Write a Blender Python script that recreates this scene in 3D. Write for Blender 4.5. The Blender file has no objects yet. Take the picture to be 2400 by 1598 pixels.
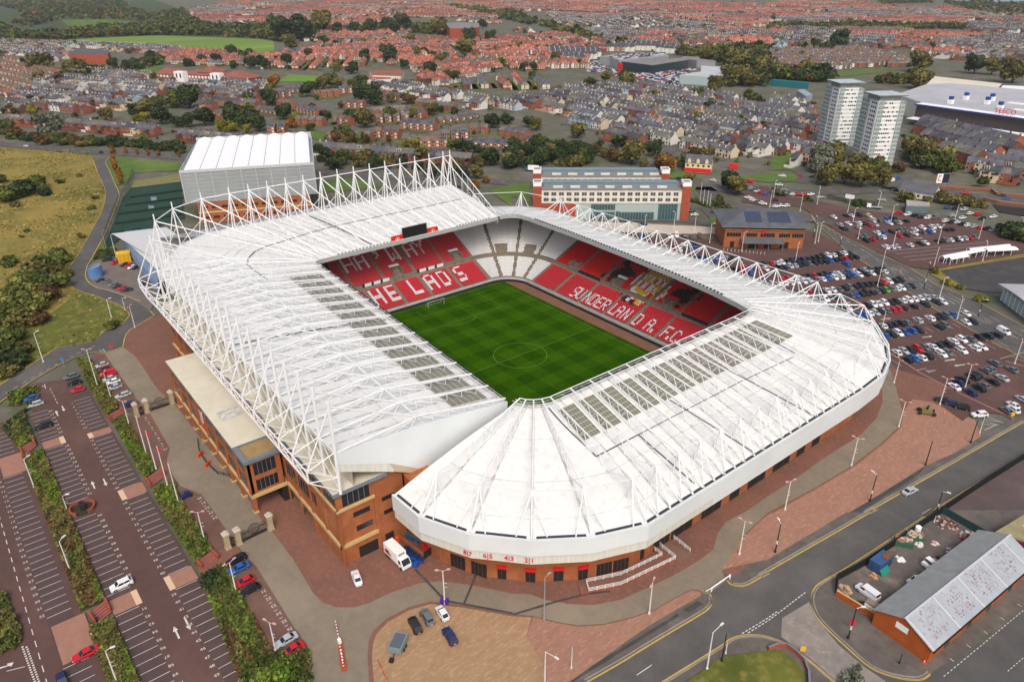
import bpy, math, random
import numpy as np
from mathutils import Vector, Matrix
C = bpy.context.scene.collection
SC = bpy.context.scene
# ------------------------------------------------------------------ camera
CAM = (170.479, -137.108, 116.301)
YAW, PIT, ROL, FOC = 2.47697, -0.46895, -0.00686, 1700.0
_f = np.array([math.cos(PIT)*math.cos(YAW), math.cos(PIT)*math.sin(YAW), math.sin(PIT)])
_r = np.array([math.sin(YAW), -math.cos(YAW), 0.0]); _u = np.cross(_r, _f)
_r, _u = _r*math.cos(ROL)+_u*math.sin(ROL), -_r*math.sin(ROL)+_u*math.cos(ROL)
cd = bpy.data.cameras.new('camera'); cam = bpy.data.objects.new('camera', cd); C.objects.link(cam)
cd.sensor_width = 36; cd.lens = FOC/2400*36; cd.clip_start = 1; cd.clip_end = 20000
m = Matrix.Identity(4)
for i in range(3):
    m[i][0] = _r[i]; m[i][1] = _u[i]; m[i][2] = -_f[i]; m[i][3] = CAM[i]
cam.matrix_world = m
SC.camera = cam
# ------------------------------------------------------------------ daylight (overcast)
SUN_EL, SUN_AZ = 50, -32            # degrees; azimuth measured from +x towards +y
w = bpy.data.worlds.new('World'); SC.world = w; w.use_nodes = True
nt = w.node_tree; sky = nt.nodes.new('ShaderNodeTexSky'); sky.sky_type = 'NISHITA'; sky.sun_disc = False
sky.sun_elevation = math.radians(SUN_EL); sky.sun_rotation = math.radians(90-SUN_AZ)
sky.air_density = 1.0; sky.dust_density = 6.0; sky.ozone_density = 0.6
nt.links.new(sky.outputs[0], nt.nodes['Background'].inputs[0]); nt.nodes['Background'].inputs[1].default_value = 0.15
sd = bpy.data.lights.new('sun', 'SUN'); sd.energy = 1.05; sd.angle = math.radians(22); sd.color = (1, .975, .94)
sun = bpy.data.objects.new('sun', sd); C.objects.link(sun)
sun.rotation_euler = (math.radians(90-SUN_EL), 0, math.radians(SUN_AZ+90))
SC.view_settings.view_transform = 'Standard'; SC.view_settings.look = 'None'
SC.view_settings.exposure = 0.0; SC.view_settings.gamma = 1
SC.cycles.max_bounces = 5; SC.cycles.diffuse_bounces = 3; SC.cycles.transparent_max_bounces = 4

# ------------------------------------------------------------------ helpers
rnd = random.Random(7)
def ray(px, py):
    d = _f + (px-1200)/FOC*_r - (py-799)/FOC*_u
    return d/np.linalg.norm(d)
def gp(px, py, z=0.0):
    "ground point seen at a pixel of the 2400 px photograph"
    d = ray(px, py); t = (z-CAM[2])/d[2]
    return (CAM[0]+d[0]*t, CAM[1]+d[1]*t)
def zp(ox, oy, s, z=0.0):
    "points read in a 3.92x enlargement of the photograph whose corner is (ox, oy)"
    out = []
    for a in s.split():
        x, y = a.split(','); out.append(gp(ox+float(x)/3.92, oy+float(y)/3.92, z))
    return out
def lin(c):
    return tuple(((v/255)/12.92 if v/255 <= .04045 else ((v/255+.055)/1.055)**2.4) for v in c)
MATS = {}
def mat(name, rgb, rough=.75, rgb2=None, scale=.3, detail=4, metal=0, stretch=None, contrast=(.35, .65), space='world', bump=0, spec=.3, rgb3=None, scale3=None):
    "procedural surface: base colour, second colour mixed in by noise, optional third at another scale"
    if name in MATS: return MATS[name]
    mt = bpy.data.materials.new(name); mt.use_nodes = True; n = mt.node_tree.nodes; l = mt.node_tree.links
    b = n['Principled BSDF']; b.inputs['Roughness'].default_value = rough; b.inputs['Metallic'].default_value = metal
    b.inputs['Specular IOR Level'].default_value = spec
    col = lin(rgb)+(1,)
    b.inputs['Base Color'].default_value = col; mt.diffuse_color = col
    if rgb2:
        if space == 'world':
            g = n.new('ShaderNodeNewGeometry'); src = g.outputs['Position']
        else:
            g = n.new('ShaderNodeTexCoord'); src = g.outputs['Object']
        if stretch:
            mp = n.new('ShaderNodeMapping'); mp.inputs['Scale'].default_value = stretch[:3]
            if len(stretch) > 3: mp.inputs['Rotation'].default_value = (0, 0, stretch[3])
            l.new(src, mp.inputs[0]); src = mp.outputs[0]
        def noise(sc, lo, hi):
            t = n.new('ShaderNodeTexNoise'); t.inputs['Scale'].default_value = sc; t.inputs['Detail'].default_value = detail
            t.inputs['Roughness'].default_value = .65
            l.new(src, t.inputs['Vector'])
            r = n.new('ShaderNodeMapRange'); r.inputs[1].default_value = lo; r.inputs[2].default_value = hi
            l.new(t.outputs['Fac'], r.inputs[0]); return r.outputs[0], t.outputs['Fac']
        mx = n.new('ShaderNodeMix'); mx.data_type = 'RGBA'
        f1, raw = noise(scale, *contrast); l.new(f1, mx.inputs[0])
        mx.inputs[6].default_value = col; mx.inputs[7].default_value = lin(rgb2)+(1,)
        out = mx.outputs[2]
        if rgb3:
            m2 = n.new('ShaderNodeMix'); m2.data_type = 'RGBA'; f3, _ = noise(scale3, .5, .68); l.new(f3, m2.inputs[0])
            l.new(out, m2.inputs[6]); m2.inputs[7].default_value = lin(rgb3)+(1,); out = m2.outputs[2]
        l.new(out, b.inputs['Base Color'])
        if bump:
            bp = n.new('ShaderNodeBump'); bp.inputs['Strength'].default_value = bump; l.new(raw, bp.inputs['Height']); l.new(bp.outputs[0], b.inputs['Normal'])
    MATS[name] = mt
    return mt
def instmat(name, cols, rough=.85, spec=.2, noise=None):
    "colour picked per object from a ramp (Object Info random), for repeats that share one mesh"
    if name in MATS: return MATS[name]
    mt = bpy.data.materials.new(name); mt.use_nodes = True; n = mt.node_tree.nodes; l = mt.node_tree.links
    b = n['Principled BSDF']; b.inputs['Roughness'].default_value = rough; b.inputs['Specular IOR Level'].default_value = spec
    oi = n.new('ShaderNodeObjectInfo'); cr = n.new('ShaderNodeValToRGB'); cr.color_ramp.interpolation = 'CONSTANT'
    e = cr.color_ramp.elements
    while len(e) < len(cols): e.new(.5)
    for i, c in enumerate(cols): e[i].position = i/len(cols); e[i].color = lin(c)+(1,)
    l.new(oi.outputs['Random'], cr.inputs[0]); out = cr.outputs[0]
    if noise:
        tc = n.new('ShaderNodeNewGeometry'); t = n.new('ShaderNodeTexNoise'); t.inputs['Scale'].default_value = noise[0]; l.new(tc.outputs['Position'], t.inputs['Vector'])
        mx = n.new('ShaderNodeMix'); mx.data_type = 'RGBA'; mx.blend_type = 'MULTIPLY'; mx.inputs[0].default_value = 1
        mr = n.new('ShaderNodeMapRange'); mr.inputs[1].default_value = .3; mr.inputs[2].default_value = .7; mr.inputs[3].default_value = noise[1]; mr.inputs[4].default_value = noise[2]
        l.new(t.outputs['Fac'], mr.inputs[0]); l.new(out, mx.inputs[6]); l.new(mr.outputs[0], mx.inputs[7]); out = mx.outputs[2]
    l.new(out, b.inputs['Base Color']); MATS[name] = mt; return mt
class MB:
    "collects shapes; build() links them as one mesh object"
    def __init__(s): s.v = []; s.f = []; s.m = []
    def poly(s, pts, mi=0):
        k = len(s.v); s.v += [tuple(p) for p in pts]; s.f.append(tuple(range(k, k+len(pts)))); s.m.append(mi)
    def box(s, x0, x1, y0, y1, z0, z1, mi=0, mt=None, M=None, bottom=True):
        P = [(x0,y0,z0),(x1,y0,z0),(x1,y1,z0),(x0,y1,z0),(x0,y0,z1),(x1,y0,z1),(x1,y1,z1),(x0,y1,z1)]
        if M is not None: P = [tuple(M @ Vector(p)) for p in P]
        k = len(s.v); s.v += P
        F = [(4,5,6,7),(0,1,5,4),(1,2,6,5),(2,3,7,6),(3,0,4,7)]+([(3,2,1,0)] if bottom else [])
        for i, f in enumerate(F): s.f.append(tuple(k+a for a in f)); s.m.append(mt if (mt is not None and i == 0) else mi)
    def prism(s, pts, z0, z1, mi=0, mt=None):
        n = len(pts); k = len(s.v)
        a = sum(pts[i][0]*pts[(i+1) % n][1]-pts[(i+1) % n][0]*pts[i][1] for i in range(n))
        if a < 0: pts = pts[::-1]
        s.v += [(p[0], p[1], z0) for p in pts]+[(p[0], p[1], z1) for p in pts]
        s.f.append(tuple(k+n+i for i in range(n))); s.m.append(mi if mt is None else mt)
        for i in range(n):
            j = (i+1) % n; s.f.append((k+i, k+j, k+n+j, k+n+i)); s.m.append(mi)
    def tube(s, a, b, r, mi=0, n=6, r2=None):
        a = Vector(a); b = Vector(b); d = b-a
        if d.length < 1e-6: return
        d.normalize(); x = d.orthogonal().normalized(); y = d.cross(x); k = len(s.v)
        r2 = r if r2 is None else r2
        for c, rr in ((a, r), (b, r2)):
            for i in range(n):
                t = 2*math.pi*i/n; s.v.append(tuple(c+x*(rr*math.cos(t))+y*(rr*math.sin(t))))
        for i in range(n):
            j = (i+1) % n; s.f.append((k+i, k+j, k+n+j, k+n+i)); s.m.append(mi)
        s.f.append(tuple(k+n-1-i for i in range(n))); s.m.append(mi); s.f.append(tuple(k+n+i for i in range(n))); s.m.append(mi)
    def path(s, pts, wd, z, mi=0, closed=False):
        "flat ribbon along points"
        pts = [Vector((p[0], p[1], 0)) for p in pts]; n = len(pts); L = []; Rr = []
        for i in range(n):
            a = pts[i-1] if (i > 0 or closed) else pts[i]; b = pts[(i+1) % n] if (i < n-1 or closed) else pts[i]
            d = (b-a); d = d.normalized() if d.length > 1e-9 else Vector((1, 0, 0)); nn = Vector((-d.y, d.x, 0))*wd/2
            L.append(pts[i]+nn); Rr.append(pts[i]-nn)
        for i in range(n if closed else n-1):
            j = (i+1) % n
            s.poly([(Rr[i].x, Rr[i].y, z), (Rr[j].x, Rr[j].y, z), (L[j].x, L[j].y, z), (L[i].x, L[i].y, z)], mi)
    def xf(s, M):
        s.v = [tuple(M @ Vector(p)) for p in s.v]; return s
    def add(s, o, M=None, dm=0):
        k = len(s.v); s.v += [tuple(M @ Vector(p)) for p in o.v] if M is not None else o.v
        s.f += [tuple(a+k for a in f) for f in o.f]; s.m += [a+dm for a in o.m]
    def mesh(s, name, mats, smooth=False):
        me = bpy.data.meshes.new(name); me.from_pydata(s.v, [], s.f)
        for t in (mats if isinstance(mats, (list, tuple)) else [mats]): me.materials.append(t)
        me.polygons.foreach_set('material_index', np.array(s.m, dtype=np.int32))
        if smooth: me.polygons.foreach_set('use_smooth', np.ones(len(s.f), dtype=bool))
        me.update(); return me
    def build(s, name, mats, parent=None, smooth=False):
        return link(name, s.mesh(name, mats, smooth), parent)
def link(name, me, parent=None, loc=None):
    o = bpy.data.objects.new(name, me); C.objects.link(o)
    if parent: o.parent = parent
    if loc: o.location = loc
    return o
def quads(name, V, mats, mi=None, parent=None):
    "fast mesh from an (n,4,3) array of quads"
    n = len(V); me = bpy.data.meshes.new(name)
    me.vertices.add(n*4); me.vertices.foreach_set('co', np.asarray(V, np.float32).ravel())
    me.loops.add(n*4); me.loops.foreach_set('vertex_index', np.arange(n*4, dtype=np.int32))
    me.polygons.add(n); me.polygons.foreach_set('loop_start', np.arange(0, n*4, 4, dtype=np.int32))
    try: me.polygons.foreach_set('loop_total', np.full(n, 4, dtype=np.int32))
    except Exception: pass
    for t in (mats if isinstance(mats, (list, tuple)) else [mats]): me.materials.append(t)
    if mi is not None: me.polygons.foreach_set('material_index', np.asarray(mi, np.int32))
    me.update(calc_edges=True); me.validate()
    return link(name, me, parent)
def tag(o, label, cat, group=None):
    o['label'] = label; o['category'] = cat
    if group: o['group'] = group
    return o
def kind(o, k='structure'): o['kind'] = k; return o
def empty(name, loc=(0, 0, 0), rz=0):
    o = bpy.data.objects.new(name, None); C.objects.link(o); o.location = loc; o.rotation_euler = (0, 0, rz); return o
def copy_tree(o, parent=None):
    c = o.copy(); C.objects.link(c)
    if parent: c.parent = parent
    for ch in [x for x in KIDS.get(o.name, [])]: copy_tree(ch, c)
    return c
KIDS = {}
def kids(o):
    "remember a prototype's tree so that copying needs no scene search"
    KIDS[o.name] = list(o.children)
    for c in o.children: kids(c)
    return o
def flat(name, pts, z, m, k='structure', thick=0):
    b = MB()
    if thick: b.prism(pts, z-thick, z)
    else:
        n = len(pts); a = sum(pts[i][0]*pts[(i+1) % n][1]-pts[(i+1) % n][0]*pts[i][1] for i in range(n))
        b.poly([(p[0], p[1], z) for p in (pts if a > 0 else pts[::-1])])
    return kind(b.build(name, m), k)
def text_mb(s, size, M, ext=0.0, mi=0, align='CENTER'):
    cu = bpy.data.curves.new('t', 'FONT'); cu.body = s; cu.size = size; cu.align_x = align; cu.align_y = 'CENTER'; cu.extrude = ext; cu.resolution_u = 2
    o = bpy.data.objects.new('t', cu); C.objects.link(o)
    dg = bpy.context.evaluated_depsgraph_get(); me = bpy.data.meshes.new_from_object(o.evaluated_get(dg))
    b = MB(); b.v = [tuple(M @ v.co) for v in me.vertices]; b.f = [tuple(p.vertices) for p in me.polygons]; b.m = [mi]*len(b.f)
    bpy.data.objects.remove(o); bpy.data.curves.remove(cu); bpy.data.meshes.remove(me)
    return b
def inside(p, poly):
    x, y = p; c = False; n = len(poly); j = n-1
    for i in range(n):
        xi, yi = poly[i]; xj, yj = poly[j]
        if (yi > y) != (yj > y) and x < (xj-xi)*(y-yi)/(yj-yi)+xi: c = not c
        j = i
    return c
def smooth_pts(pts, n=6, closed=False):
    "Catmull-Rom through points"
    P = [Vector((p[0], p[1], 0)) for p in pts]; out = []; N = len(P)
    for i in range(N if closed else N-1):
        a = P[(i-1) % N] if (closed or i > 0) else P[i]; b = P[i]; c = P[(i+1) % N]; d = P[(i+2) % N] if (closed or i < N-2) else c
        for k in range(n):
            t = k/n; q = .5*((2*b)+(c-a)*t+(2*a-5*b+4*c-d)*t*t+(3*b-a-3*c+d)*t**3); out.append((q.x, q.y))
    if not closed: out.append((P[-1].x, P[-1].y))
    return out
# ------------------------------------------------------------------ ground, roads, water
m_city = mat('city_ground', (108,103,97), .95, (82,90,60), .035, 7, rgb3=(122,112,104), scale3=.06)
m_asph = mat('asphalt', (95,93,90), .9, (84,82,80), .12, 8, rgb3=(106,103,98), scale3=.05)
m_asph2 = mat('asphalt_dark', (76,75,74), .9, (64,64,65), .3, 8, rgb3=(88,85,81), scale3=.12)
m_conc = mat('olive_paving', (136,125,109), .9, (126,116,101), .5, 9, rgb3=(146,134,116), scale3=.06)
m_pave = mat('pavement', (104,97,91), .9, (90,85,80), .4, 8, rgb3=(120,112,104), scale3=.12)
m_brown = mat('brown_paving', (130,92,78), .9, (116,84,72), .1, 9, rgb3=(142,100,84), scale3=.9)
m_pink = mat('pink_paving', (160,120,102), .9, (148,110,92), .5, 9, stretch=(1, .35, 1, .9), rgb3=(176,136,116), scale3=1.6)
m_gold = mat('gold_paving', (166,135,103), .9, (154,123,92), .5, 9, stretch=(1, .4, 1, 1.1), rgb3=(182,152,120), scale3=1.6)
m_maroon = mat('maroon_paving', (97,72,67), .9, (88,67,62), .3, 9, rgb3=(107,80,73), scale3=.05)
m_maroon2 = mat('maroon_paving_worn', (114,86,76), .9, (102,78,70), .3, 9, rgb3=(124,95,84), scale3=.06)
m_cross = mat('crossing_paving', (166,122,104), .9, (152,112,96), .6, 8)
m_cream = mat('cream_paving', (216,184,154), .9)
m_grass = mat('mown_grass', (92,116,48), .95, (78,102,42), .1, 6, rgb3=(108,124,60), scale3=.03)
m_rough = mat('rough_grass', (142,124,60), .95, (100,98,42), .035, 10, rgb3=(160,138,76), scale3=.14, contrast=(.42, .6))
m_rough2 = mat('green_rough_grass', (104,108,44), .95, (80,88,34), .08, 10, rgb3=(136,126,62), scale3=.25)
m_soil = mat('soil', (92,76,58), .95, (74,64,48), .5, 6)
m_white = mat('road_white', (222,218,212), .8, (200,196,190), 1.2)
m_yel = mat('road_yellow', (214,182,96), .8, (196,164,84), 1.0)
m_kerb = mat('kerb', (150,144,136), .9, (132,128,120), .4)
m_water = mat('sea', (150,164,180), .25, (140,154,172), .01)

b = MB(); b.box(-7600, 700, -2600, 5600, -3, -.3); kind(b.build('ground', m_city))
flat('sea', [gp(2290, 7), gp(2460, 13), gp(2600, -58), gp(2100, -58), gp(2210, 2)], .3, m_water)

# near plaza sheets, each a few centimetres above the one below
flat('plaza_paving', [(-112,-113), (-40,-113), (30,-117), (70,-125), (100,-120), (118,-60), (150,10), (118,70), (100,92), (80,105), (40,118), (-60,118), (-60,110), (-112,60)], 0, m_brown)
Lz = lambda s: zp(0, 800, s)
conc_w = zp(0,800,'960,110 1230,500 1380,660 1560,980 1530,1110 1640,1320 1850,1400 1960,1560')+zp(0,1198,'2230,370')+zp(600,1198,'0,545 300,1000 480,1240 515,1350 500,1440 440,1540 400,1700')+\
    zp(600,1198,'1060,1700 1040,1568 1025,1330 1035,1190 1080,1090 1200,980 1400,880 1600,825 1720,840 1900,860 2352,940')+zp(1200,1198,'200,960 400,1010 600,1045 850,1030 1100,970 1300,900 1500,790 1640,715 1720,720 1770,760 1820,752 1970,630 1930,560 1935,520 2000,450 2100,240')+\
    zp(1800,800,'0,1568 420,1350 770,1140 1030,940 1200,780 1230,640 1180,440 1120,250 1040,300 1050,480 1050,560 1000,700 850,860 500,1080 280,1240 0,1420')+zp(1200,1198,'2150,0 1960,100 1890,200 1850,350 1720,450 1500,580 1250,700 1000,810 750,860 520,850 300,810 170,760 0,755')+\
    zp(600,1198,'2000,680 1700,640 1500,660 1250,740 1040,840 900,880 740,880 600,830 520,740 350,450 160,200 60,90')+zp(0,800,'2280,1440 1990,1080 1640,620 1440,430 1250,140 1130,55')
flat('concourse_path', conc_w, .03, m_conc)
flat('gold_plaza', zp(600,1198,'1085,1568 1065,1340 1075,1210 1110,1120 1220,1010 1410,905 1600,850 1720,862 1900,882 2352,962')+zp(1200,1198,'180,972 130,1150 180,1220 240,1330 300,1450 320,1640')+zp(600,1198,'1600,1700 1100,1700'), .02, m_gold)
flat('pink_plaza', zp(1200,1198,'195,968 400,1022 600,1057 850,1042 1100,982 1300,912 1500,802 1640,727 1720,735 1740,770 1250,1052 420,1640 320,1640 300,1450 240,1330 180,1220 130,1150'), .021, m_pink)
flat('pink_plaza', zp(1800,1198,'-460,540 -440,470 -300,300 0,30')+zp(1800,800,'60,1568 430,1360 790,1150 1050,950 1220,790 1250,640 1330,530 1500,560 1900,720 1960,870 1720,1020 1450,1140 950,1450 750,1568')+zp(1800,1198,'720,10 300,260 0,440'), .021, m_pink)

# main road by the plaza, side street and their footways
street = zp(1200,1198,'440,1640 800,1470 1300,1190 1700,950 1810,880 1840,830 1835,780 1815,752 1975,632 2010,665 2070,682 2140,680 2220,640 2352,557')+zp(1800,1198,'950,0')+zp(1800,800,'1400,1285 2352,735 2600,590 2800,760 2352,1040 1500,1568')+zp(1800,1198,'1500,-5 800,455 490,640 430,690 395,800 410,880 450,960 540,1080 700,1230 820,1350 950,1440 1080,1500 1200,1530 1350,1548 1490,1490')+\
    zp(1800,1198,'2500,840 2700,1700 750,1700 600,1568 400,1380 180,1220 100,1180 0,1160')+zp(1200,1198,'2230,1130 2100,1137 2000,1170 1900,1240 1370,1568 1250,1640')
flat('pavement', zp(1200,1198,'380,1640 1250,1056 1740,772 1800,745 1830,700 1960,560 2000,610 2352,400')+zp(1800,1198,'0,440 300,260 720,10')+zp(1800,800,'950,1450 1450,1140 1720,1020 1960,870 2352,640 2700,400 2900,900')+zp(1800,1198,'2800,1700 600,1750')+zp(1200,1198,'800,1760'), .01, m_pave)
flat('road', street, .05, m_asph)
flat('road', zp(1800,1198,'380,830 130,980 120,1150 420,1380 640,1568 760,1700 1200,1700 1080,1560 900,1440 650,1230 440,980'), .062, mat('worn_concrete_road', (146,138,130), .9, (128,122,116), .2, 6, rgb3=(160,148,136), scale3=.5))
flat('yard_ground', zp(1800,1198,'610,640 1560,90 2000,260 1920,340 1060,880 1000,1000 640,780 620,740'), .062, mat('yard_dirt', (112,104,97), .95, (92,86,82), .2, 7, rgb3=(150,138,120), scale3=.12))
flat('vacant_lot', zp(1800,1198,'1640,-10 2380,-10 2040,200 1980,230')+zp(1800,800,'2800,1300 2352,1080 1600,1568'), .06, mat('lot_tarmac', (98,84,82), .95, (84,74,73), .1, 7, rgb3=(110,94,90), scale3=.03))
flat('patched_pavement', zp(1200,1198,'420,1610 1520,935 1540,960 440,1640'), .02, m_asph2)
flat('patched_pavement', zp(1200,1198,'1570,900 1700,820 1760,850 1620,930'), .02, m_asph2)
flat('patched_pavement', zp(1800,800,'730,1568 1000,1400 1340,1200 1450,1140 1380,1230 950,1500 850,1568'), .02, m_asph2)
flat('roundabout_grass', zp(1200,1198,'1500,1640 1800,1440 1850,1380 2000,1330 2352,1290')+zp(1800,1198,'0,1262 140,1290 260,1390 330,1500 350,1640'), .3, m_rough2)
# side drains and trench strips in the plaza
b = MB()
b.path(zp(600,1198,'1460,530 1540,610 1700,780 1780,830 1900,850 2352,935')+zp(1200,1198,'20,945 400,830 700,755 900,735'), .55, .06)
b.path(zp(600,1198,'2040,530 1990,660 1910,850'), .5, .061)
kind(b.build('drain_strip', m_asph2))

# west road, grassland, island car park
wr_l = smooth_pts(zp(0,0,'860,1480')+zp(0,400,'890,0 955,150 968,230 945,350 870,500 700,800 630,900 612,970 640,1040 720,1100 960,1180 1100,1240')+zp(0,400,'1178,1300 1190,1330'), 4)
wr_tail = zp(0,400,'1130,1410 960,1470 860,1568')+zp(0,800,'520,60 200,270 0,400 -300,580')
wr_r1 = zp(0,800,'-100,680 0,560 140,460 330,340 520,230 680,150 850,100 960,108 1130,50 1140,-10')+zp(0,400,'1160,1500 1200,1460 1420,1330 1380,1290')
wr_r2 = smooth_pts(zp(0,400,'1290,1200 1180,1160 1000,1100 880,1070 790,990 800,880 835,820 960,590 1010,470 1080,290 1095,210 1060,130 1005,0')+zp(0,0,'970,1490 1010,1440'), 4)
flat('grassland', [gp(-700, 1040), gp(-500, 320), gp(-60, 332)]+zp(0,0,'0,1350 400,1385 850,1430')+wr_l+wr_tail, .06, m_rough, 'structure')
flat('grassland', zp(0,400,'700,1130 960,1195 1100,1255 1170,1300 1180,1330 1130,1400 960,1460 850,1568')+zp(0,800,'520,55 200,265 -200,500 -100,100 100,-100 400,-200'), .075, m_rough2)
flat('access_road', wr_l+wr_tail+wr_r1+wr_r2, .04, m_asph)
flat('side_car_park', zp(0,400,'880,820 1160,800 1320,880 1420,1200 1380,1290 1180,1160 880,1070 800,960'), .055, mat('lot_grey', (122,112,106), .9, (108,100,95), .2, 6))
flat('lawn', zp(0,400,'900,660 1060,700 1080,790 850,830'), .06, m_rough2)
flat('lawn', zp(0,0,'990,1490 1080,1440 1650,1500')+zp(0,400,'1640,0 1230,20 1160,130 1070,130 1020,10'), .07, m_grass)
flat('brick_apron', zp(0,400,'1150,1568 1190,1490 1420,1340 1560,1568')+zp(0,800,'1600,400 1500,440 1250,150 1140,40'), .035, m_brown)
b = MB()
for e in (wr_l+wr_tail, wr_r1, wr_r2): b.path(e, .3, .09)
for k in (2, 3): b.path([(p[0], p[1]) for p in wr_l[4:]+wr_tail[:4]], .1, .09)
kind(b.build('yellow_edge_line', m_yel))

# left-hand parking terraces: three maroon terraces stepping with x
AXR = .0205
def cp(x, y): return (x, y+AXR*x)            # parking rows lie about a degree off the stadium axis
flat('parking_terrace', [cp(-84,-134.5), cp(-80,-124), cp(-72,-119.3), cp(120,-119.3), cp(120,-134.7), cp(-66,-135)], .02, m_maroon)
flat('parking_terrace', [cp(-62,-141), cp(120,-141), cp(120,-175), cp(-50,-175), cp(-66,-150)], .02, m_maroon)
flat('parking_terrace', zp(0,800,'830,160 960,115 1240,500 1240,640 1130,640 990,450 900,290')+[], .045, m_maroon2)
flat('parking_terrace', zp(0,800,'1150,690 1340,650 1560,980 1525,1110 1430,1170 1300,950'), .045, m_maroon2)
flat('parking_terrace', zp(0,800,'1500,1200 1545,1180 1660,1330 1860,1420 1975,1575')+zp(0,1198,'2040,130 2130,290 1990,370 1900,250 1760,40'), .045, m_maroon2)
flat('parking_terrace', zp(0,1198,'2050,480 2280,430 2352,500')+zp(600,1198,'230,870 420,1180 500,1290 430,1480 240,1290 100,1110 0,960')+zp(0,1198,'2340,880 2240,770 2150,610'), .045, m_maroon2)
b = MB()   # darker bay strips
for (y0, y1, x0, x1) in ((-124.2,-119.6,-70,110), (-136.2,-131.4,-63,110), (-146.9,-142.3,-55,110)):
    b.poly([cp(x0,y0)+(.035,), cp(x1,y0)+(.035,), cp(x1,y1)+(.035,), cp(x0,y1)+(.035,)])
kind(b.build('parking_bays', mat('bay_paving', (90,72,70), .9, (82,67,65), .3, 8)))
# brick walkways that cross the rows, with a pale end slab
b = MB()
CROSS = ((-40.4,-37.3), (-7.0,-2.2), (31.4,36.2), (78.5,83))
for (x0, x1) in CROSS:
    for (ya, yb, mi) in ((-124,-119.3,0), (-125.2,-124,1)):
        b.poly([cp(x0,ya)+(.05,), cp(x1,ya)+(.05,), cp(x1,yb)+(.05,), cp(x0,yb)+(.05,)], mi)
for (x0, x1) in ((-43.5,-39.3), (31.2,36.0), (79,83)):
    for (ya, yb, mi) in ((-136,-131.8,0), (-131.8,-130.6,1)):
        b.poly([cp(x0,ya)+(.05,), cp(x1,ya)+(.05,), cp(x1,yb)+(.05,), cp(x0,yb)+(.05,)], mi)
for (x0, x1) in ((-42,-31.5), (31.3,43.0)):
    b.poly([cp(x0,-146.6)+(.05,), cp(x1,-146.6)+(.05,), cp(x1,-140.6)+(.05,), cp(x0,-140.6)+(.05,)], 0)
kind(b.build('brick_walkway', [m_cross, m_cream]))
# painted bays and numbers
b = MB()
def bays(x0, x1, y0, y1, num0, step, up, tick, w=2.5, rows=None):
    x = x0; k = num0
    while x <= x1+.01:
        b.path([cp(x, y0), cp(x, y1)], .12, .06)
        if x+w <= x1+.01:
            M = Matrix.Translation(Vector(cp(x+w/2, tick)+(.06,))) @ Matrix.Rotation(-math.pi/2 if up else math.pi/2, 4, 'Z')
            b.add(text_mb(str(k), 1.05, M)); k += step
        x += w
# numbers read along the aisle
bays(-62.5,-41, -124.2,-119.8, 7, 1, False, -124.9, 2.45)
bays(-37,-7.2, -124.2,-119.8, 15, 1, False, -124.9, 2.48)
bays(-2,31.2, -124.2,-119.8, 28, 1, False, -124.9, 2.55)
bays(36.6,75, -124.2,-119.8, 39, 1, False, -124.9, 2.55)
bays(-62,-44, -136,-131.4, 68, -1, True, -130.8, 2.45)
bays(-38.6,-8, -136,-131.4, 87, -1, True, -130.8, 2.45)
bays(-1,30.6, -136,-131.4, 90, -1, True, -130.8, 2.55)
bays(36.6,75, -136,-131.4, 91, 1, True, -130.8, 2.55)
bays(-56,-43, -146.8,-142.4, 4, 1, False, -147.5, 2.45)
bays(-31,30.7, -146.8,-142.4, 9, 1, False, -147.5, 2.47)
bays(44,75, -146.8,-142.4, 35, 1, False, -147.5, 2.5)
for (x, y, d) in ((-60,-127.6,-1), (-58,-129.6,1), (-13,-126.7,-1), (-13.5,-129.3,1), (47.5,-125.2,-1), (48.5,-127.6,1)):
    px_, py_ = cp(x, y); s = -d    # lane arrows
    b.poly([(px_-1.8*s,py_-.17,.06), (px_+.6*s,py_-.17,.06), (px_+.6*s,py_+.17,.06), (px_-1.8*s,py_+.17,.06)][::int(s)])
    b.poly([(px_+.6*s,py_-.5,.06), (px_+2*s,py_,.06), (px_+.6*s,py_+.5,.06)][::int(s)])
for i in range(34): b.path([cp(-52+i*3.7,-149.7), cp(-52+i*3.7+1.9,-149.7)], .16, .06)
for i in range(5): b.path([cp(-76+i*2.6,-128.3), cp(-76+i*2.6+1.5,-128.3)], .15, .06)
# concourse bays on the strip beside the gates
for (s, n0, n1, y) in ((zp(0,800,'1340,700 1520,990'), 4, 10, 0), (zp(0,800,'1835,1440 1975,1620'), 20, 24, 0), (zp(600,1198,'70,735 310,1080'), 31, 36, 0)):
    for i, k in enumerate(range(n0, n1+1)):
        t = i/(n1-n0); x = s[0][0]+(s[1][0]-s[0][0])*t; yy = s[0][1]+(s[1][1]-s[0][1])*t
        b.add(text_mb(str(k), 1.15, Matrix.Translation(Vector((x, yy, .07))) @ Matrix.Rotation(-math.pi/2, 4, 'Z')))
        if i < n1-n0: b.path([(x+1.4, yy+.2), (x+1.4, yy-.5)], .12, .07)
for sx in (0, .7):
    for i in range(16): b.path([gp((205+sx*55+i*7.5)/3.92, 1198+(1240+i*21)/3.92), gp((205+sx*55+i*7.5+3.6)/3.92, 1198+(1240+i*21+11)/3.92)], .35, .06)
b.poly([p+(.06,) for p in zp(0,1198,'-60,1450 70,1412 65,1398 128,1385 105,1425 85,1418 -60,1465')])
b.path(zp(0,1198,'60,1468 230,1425'), .15, .06)
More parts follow.
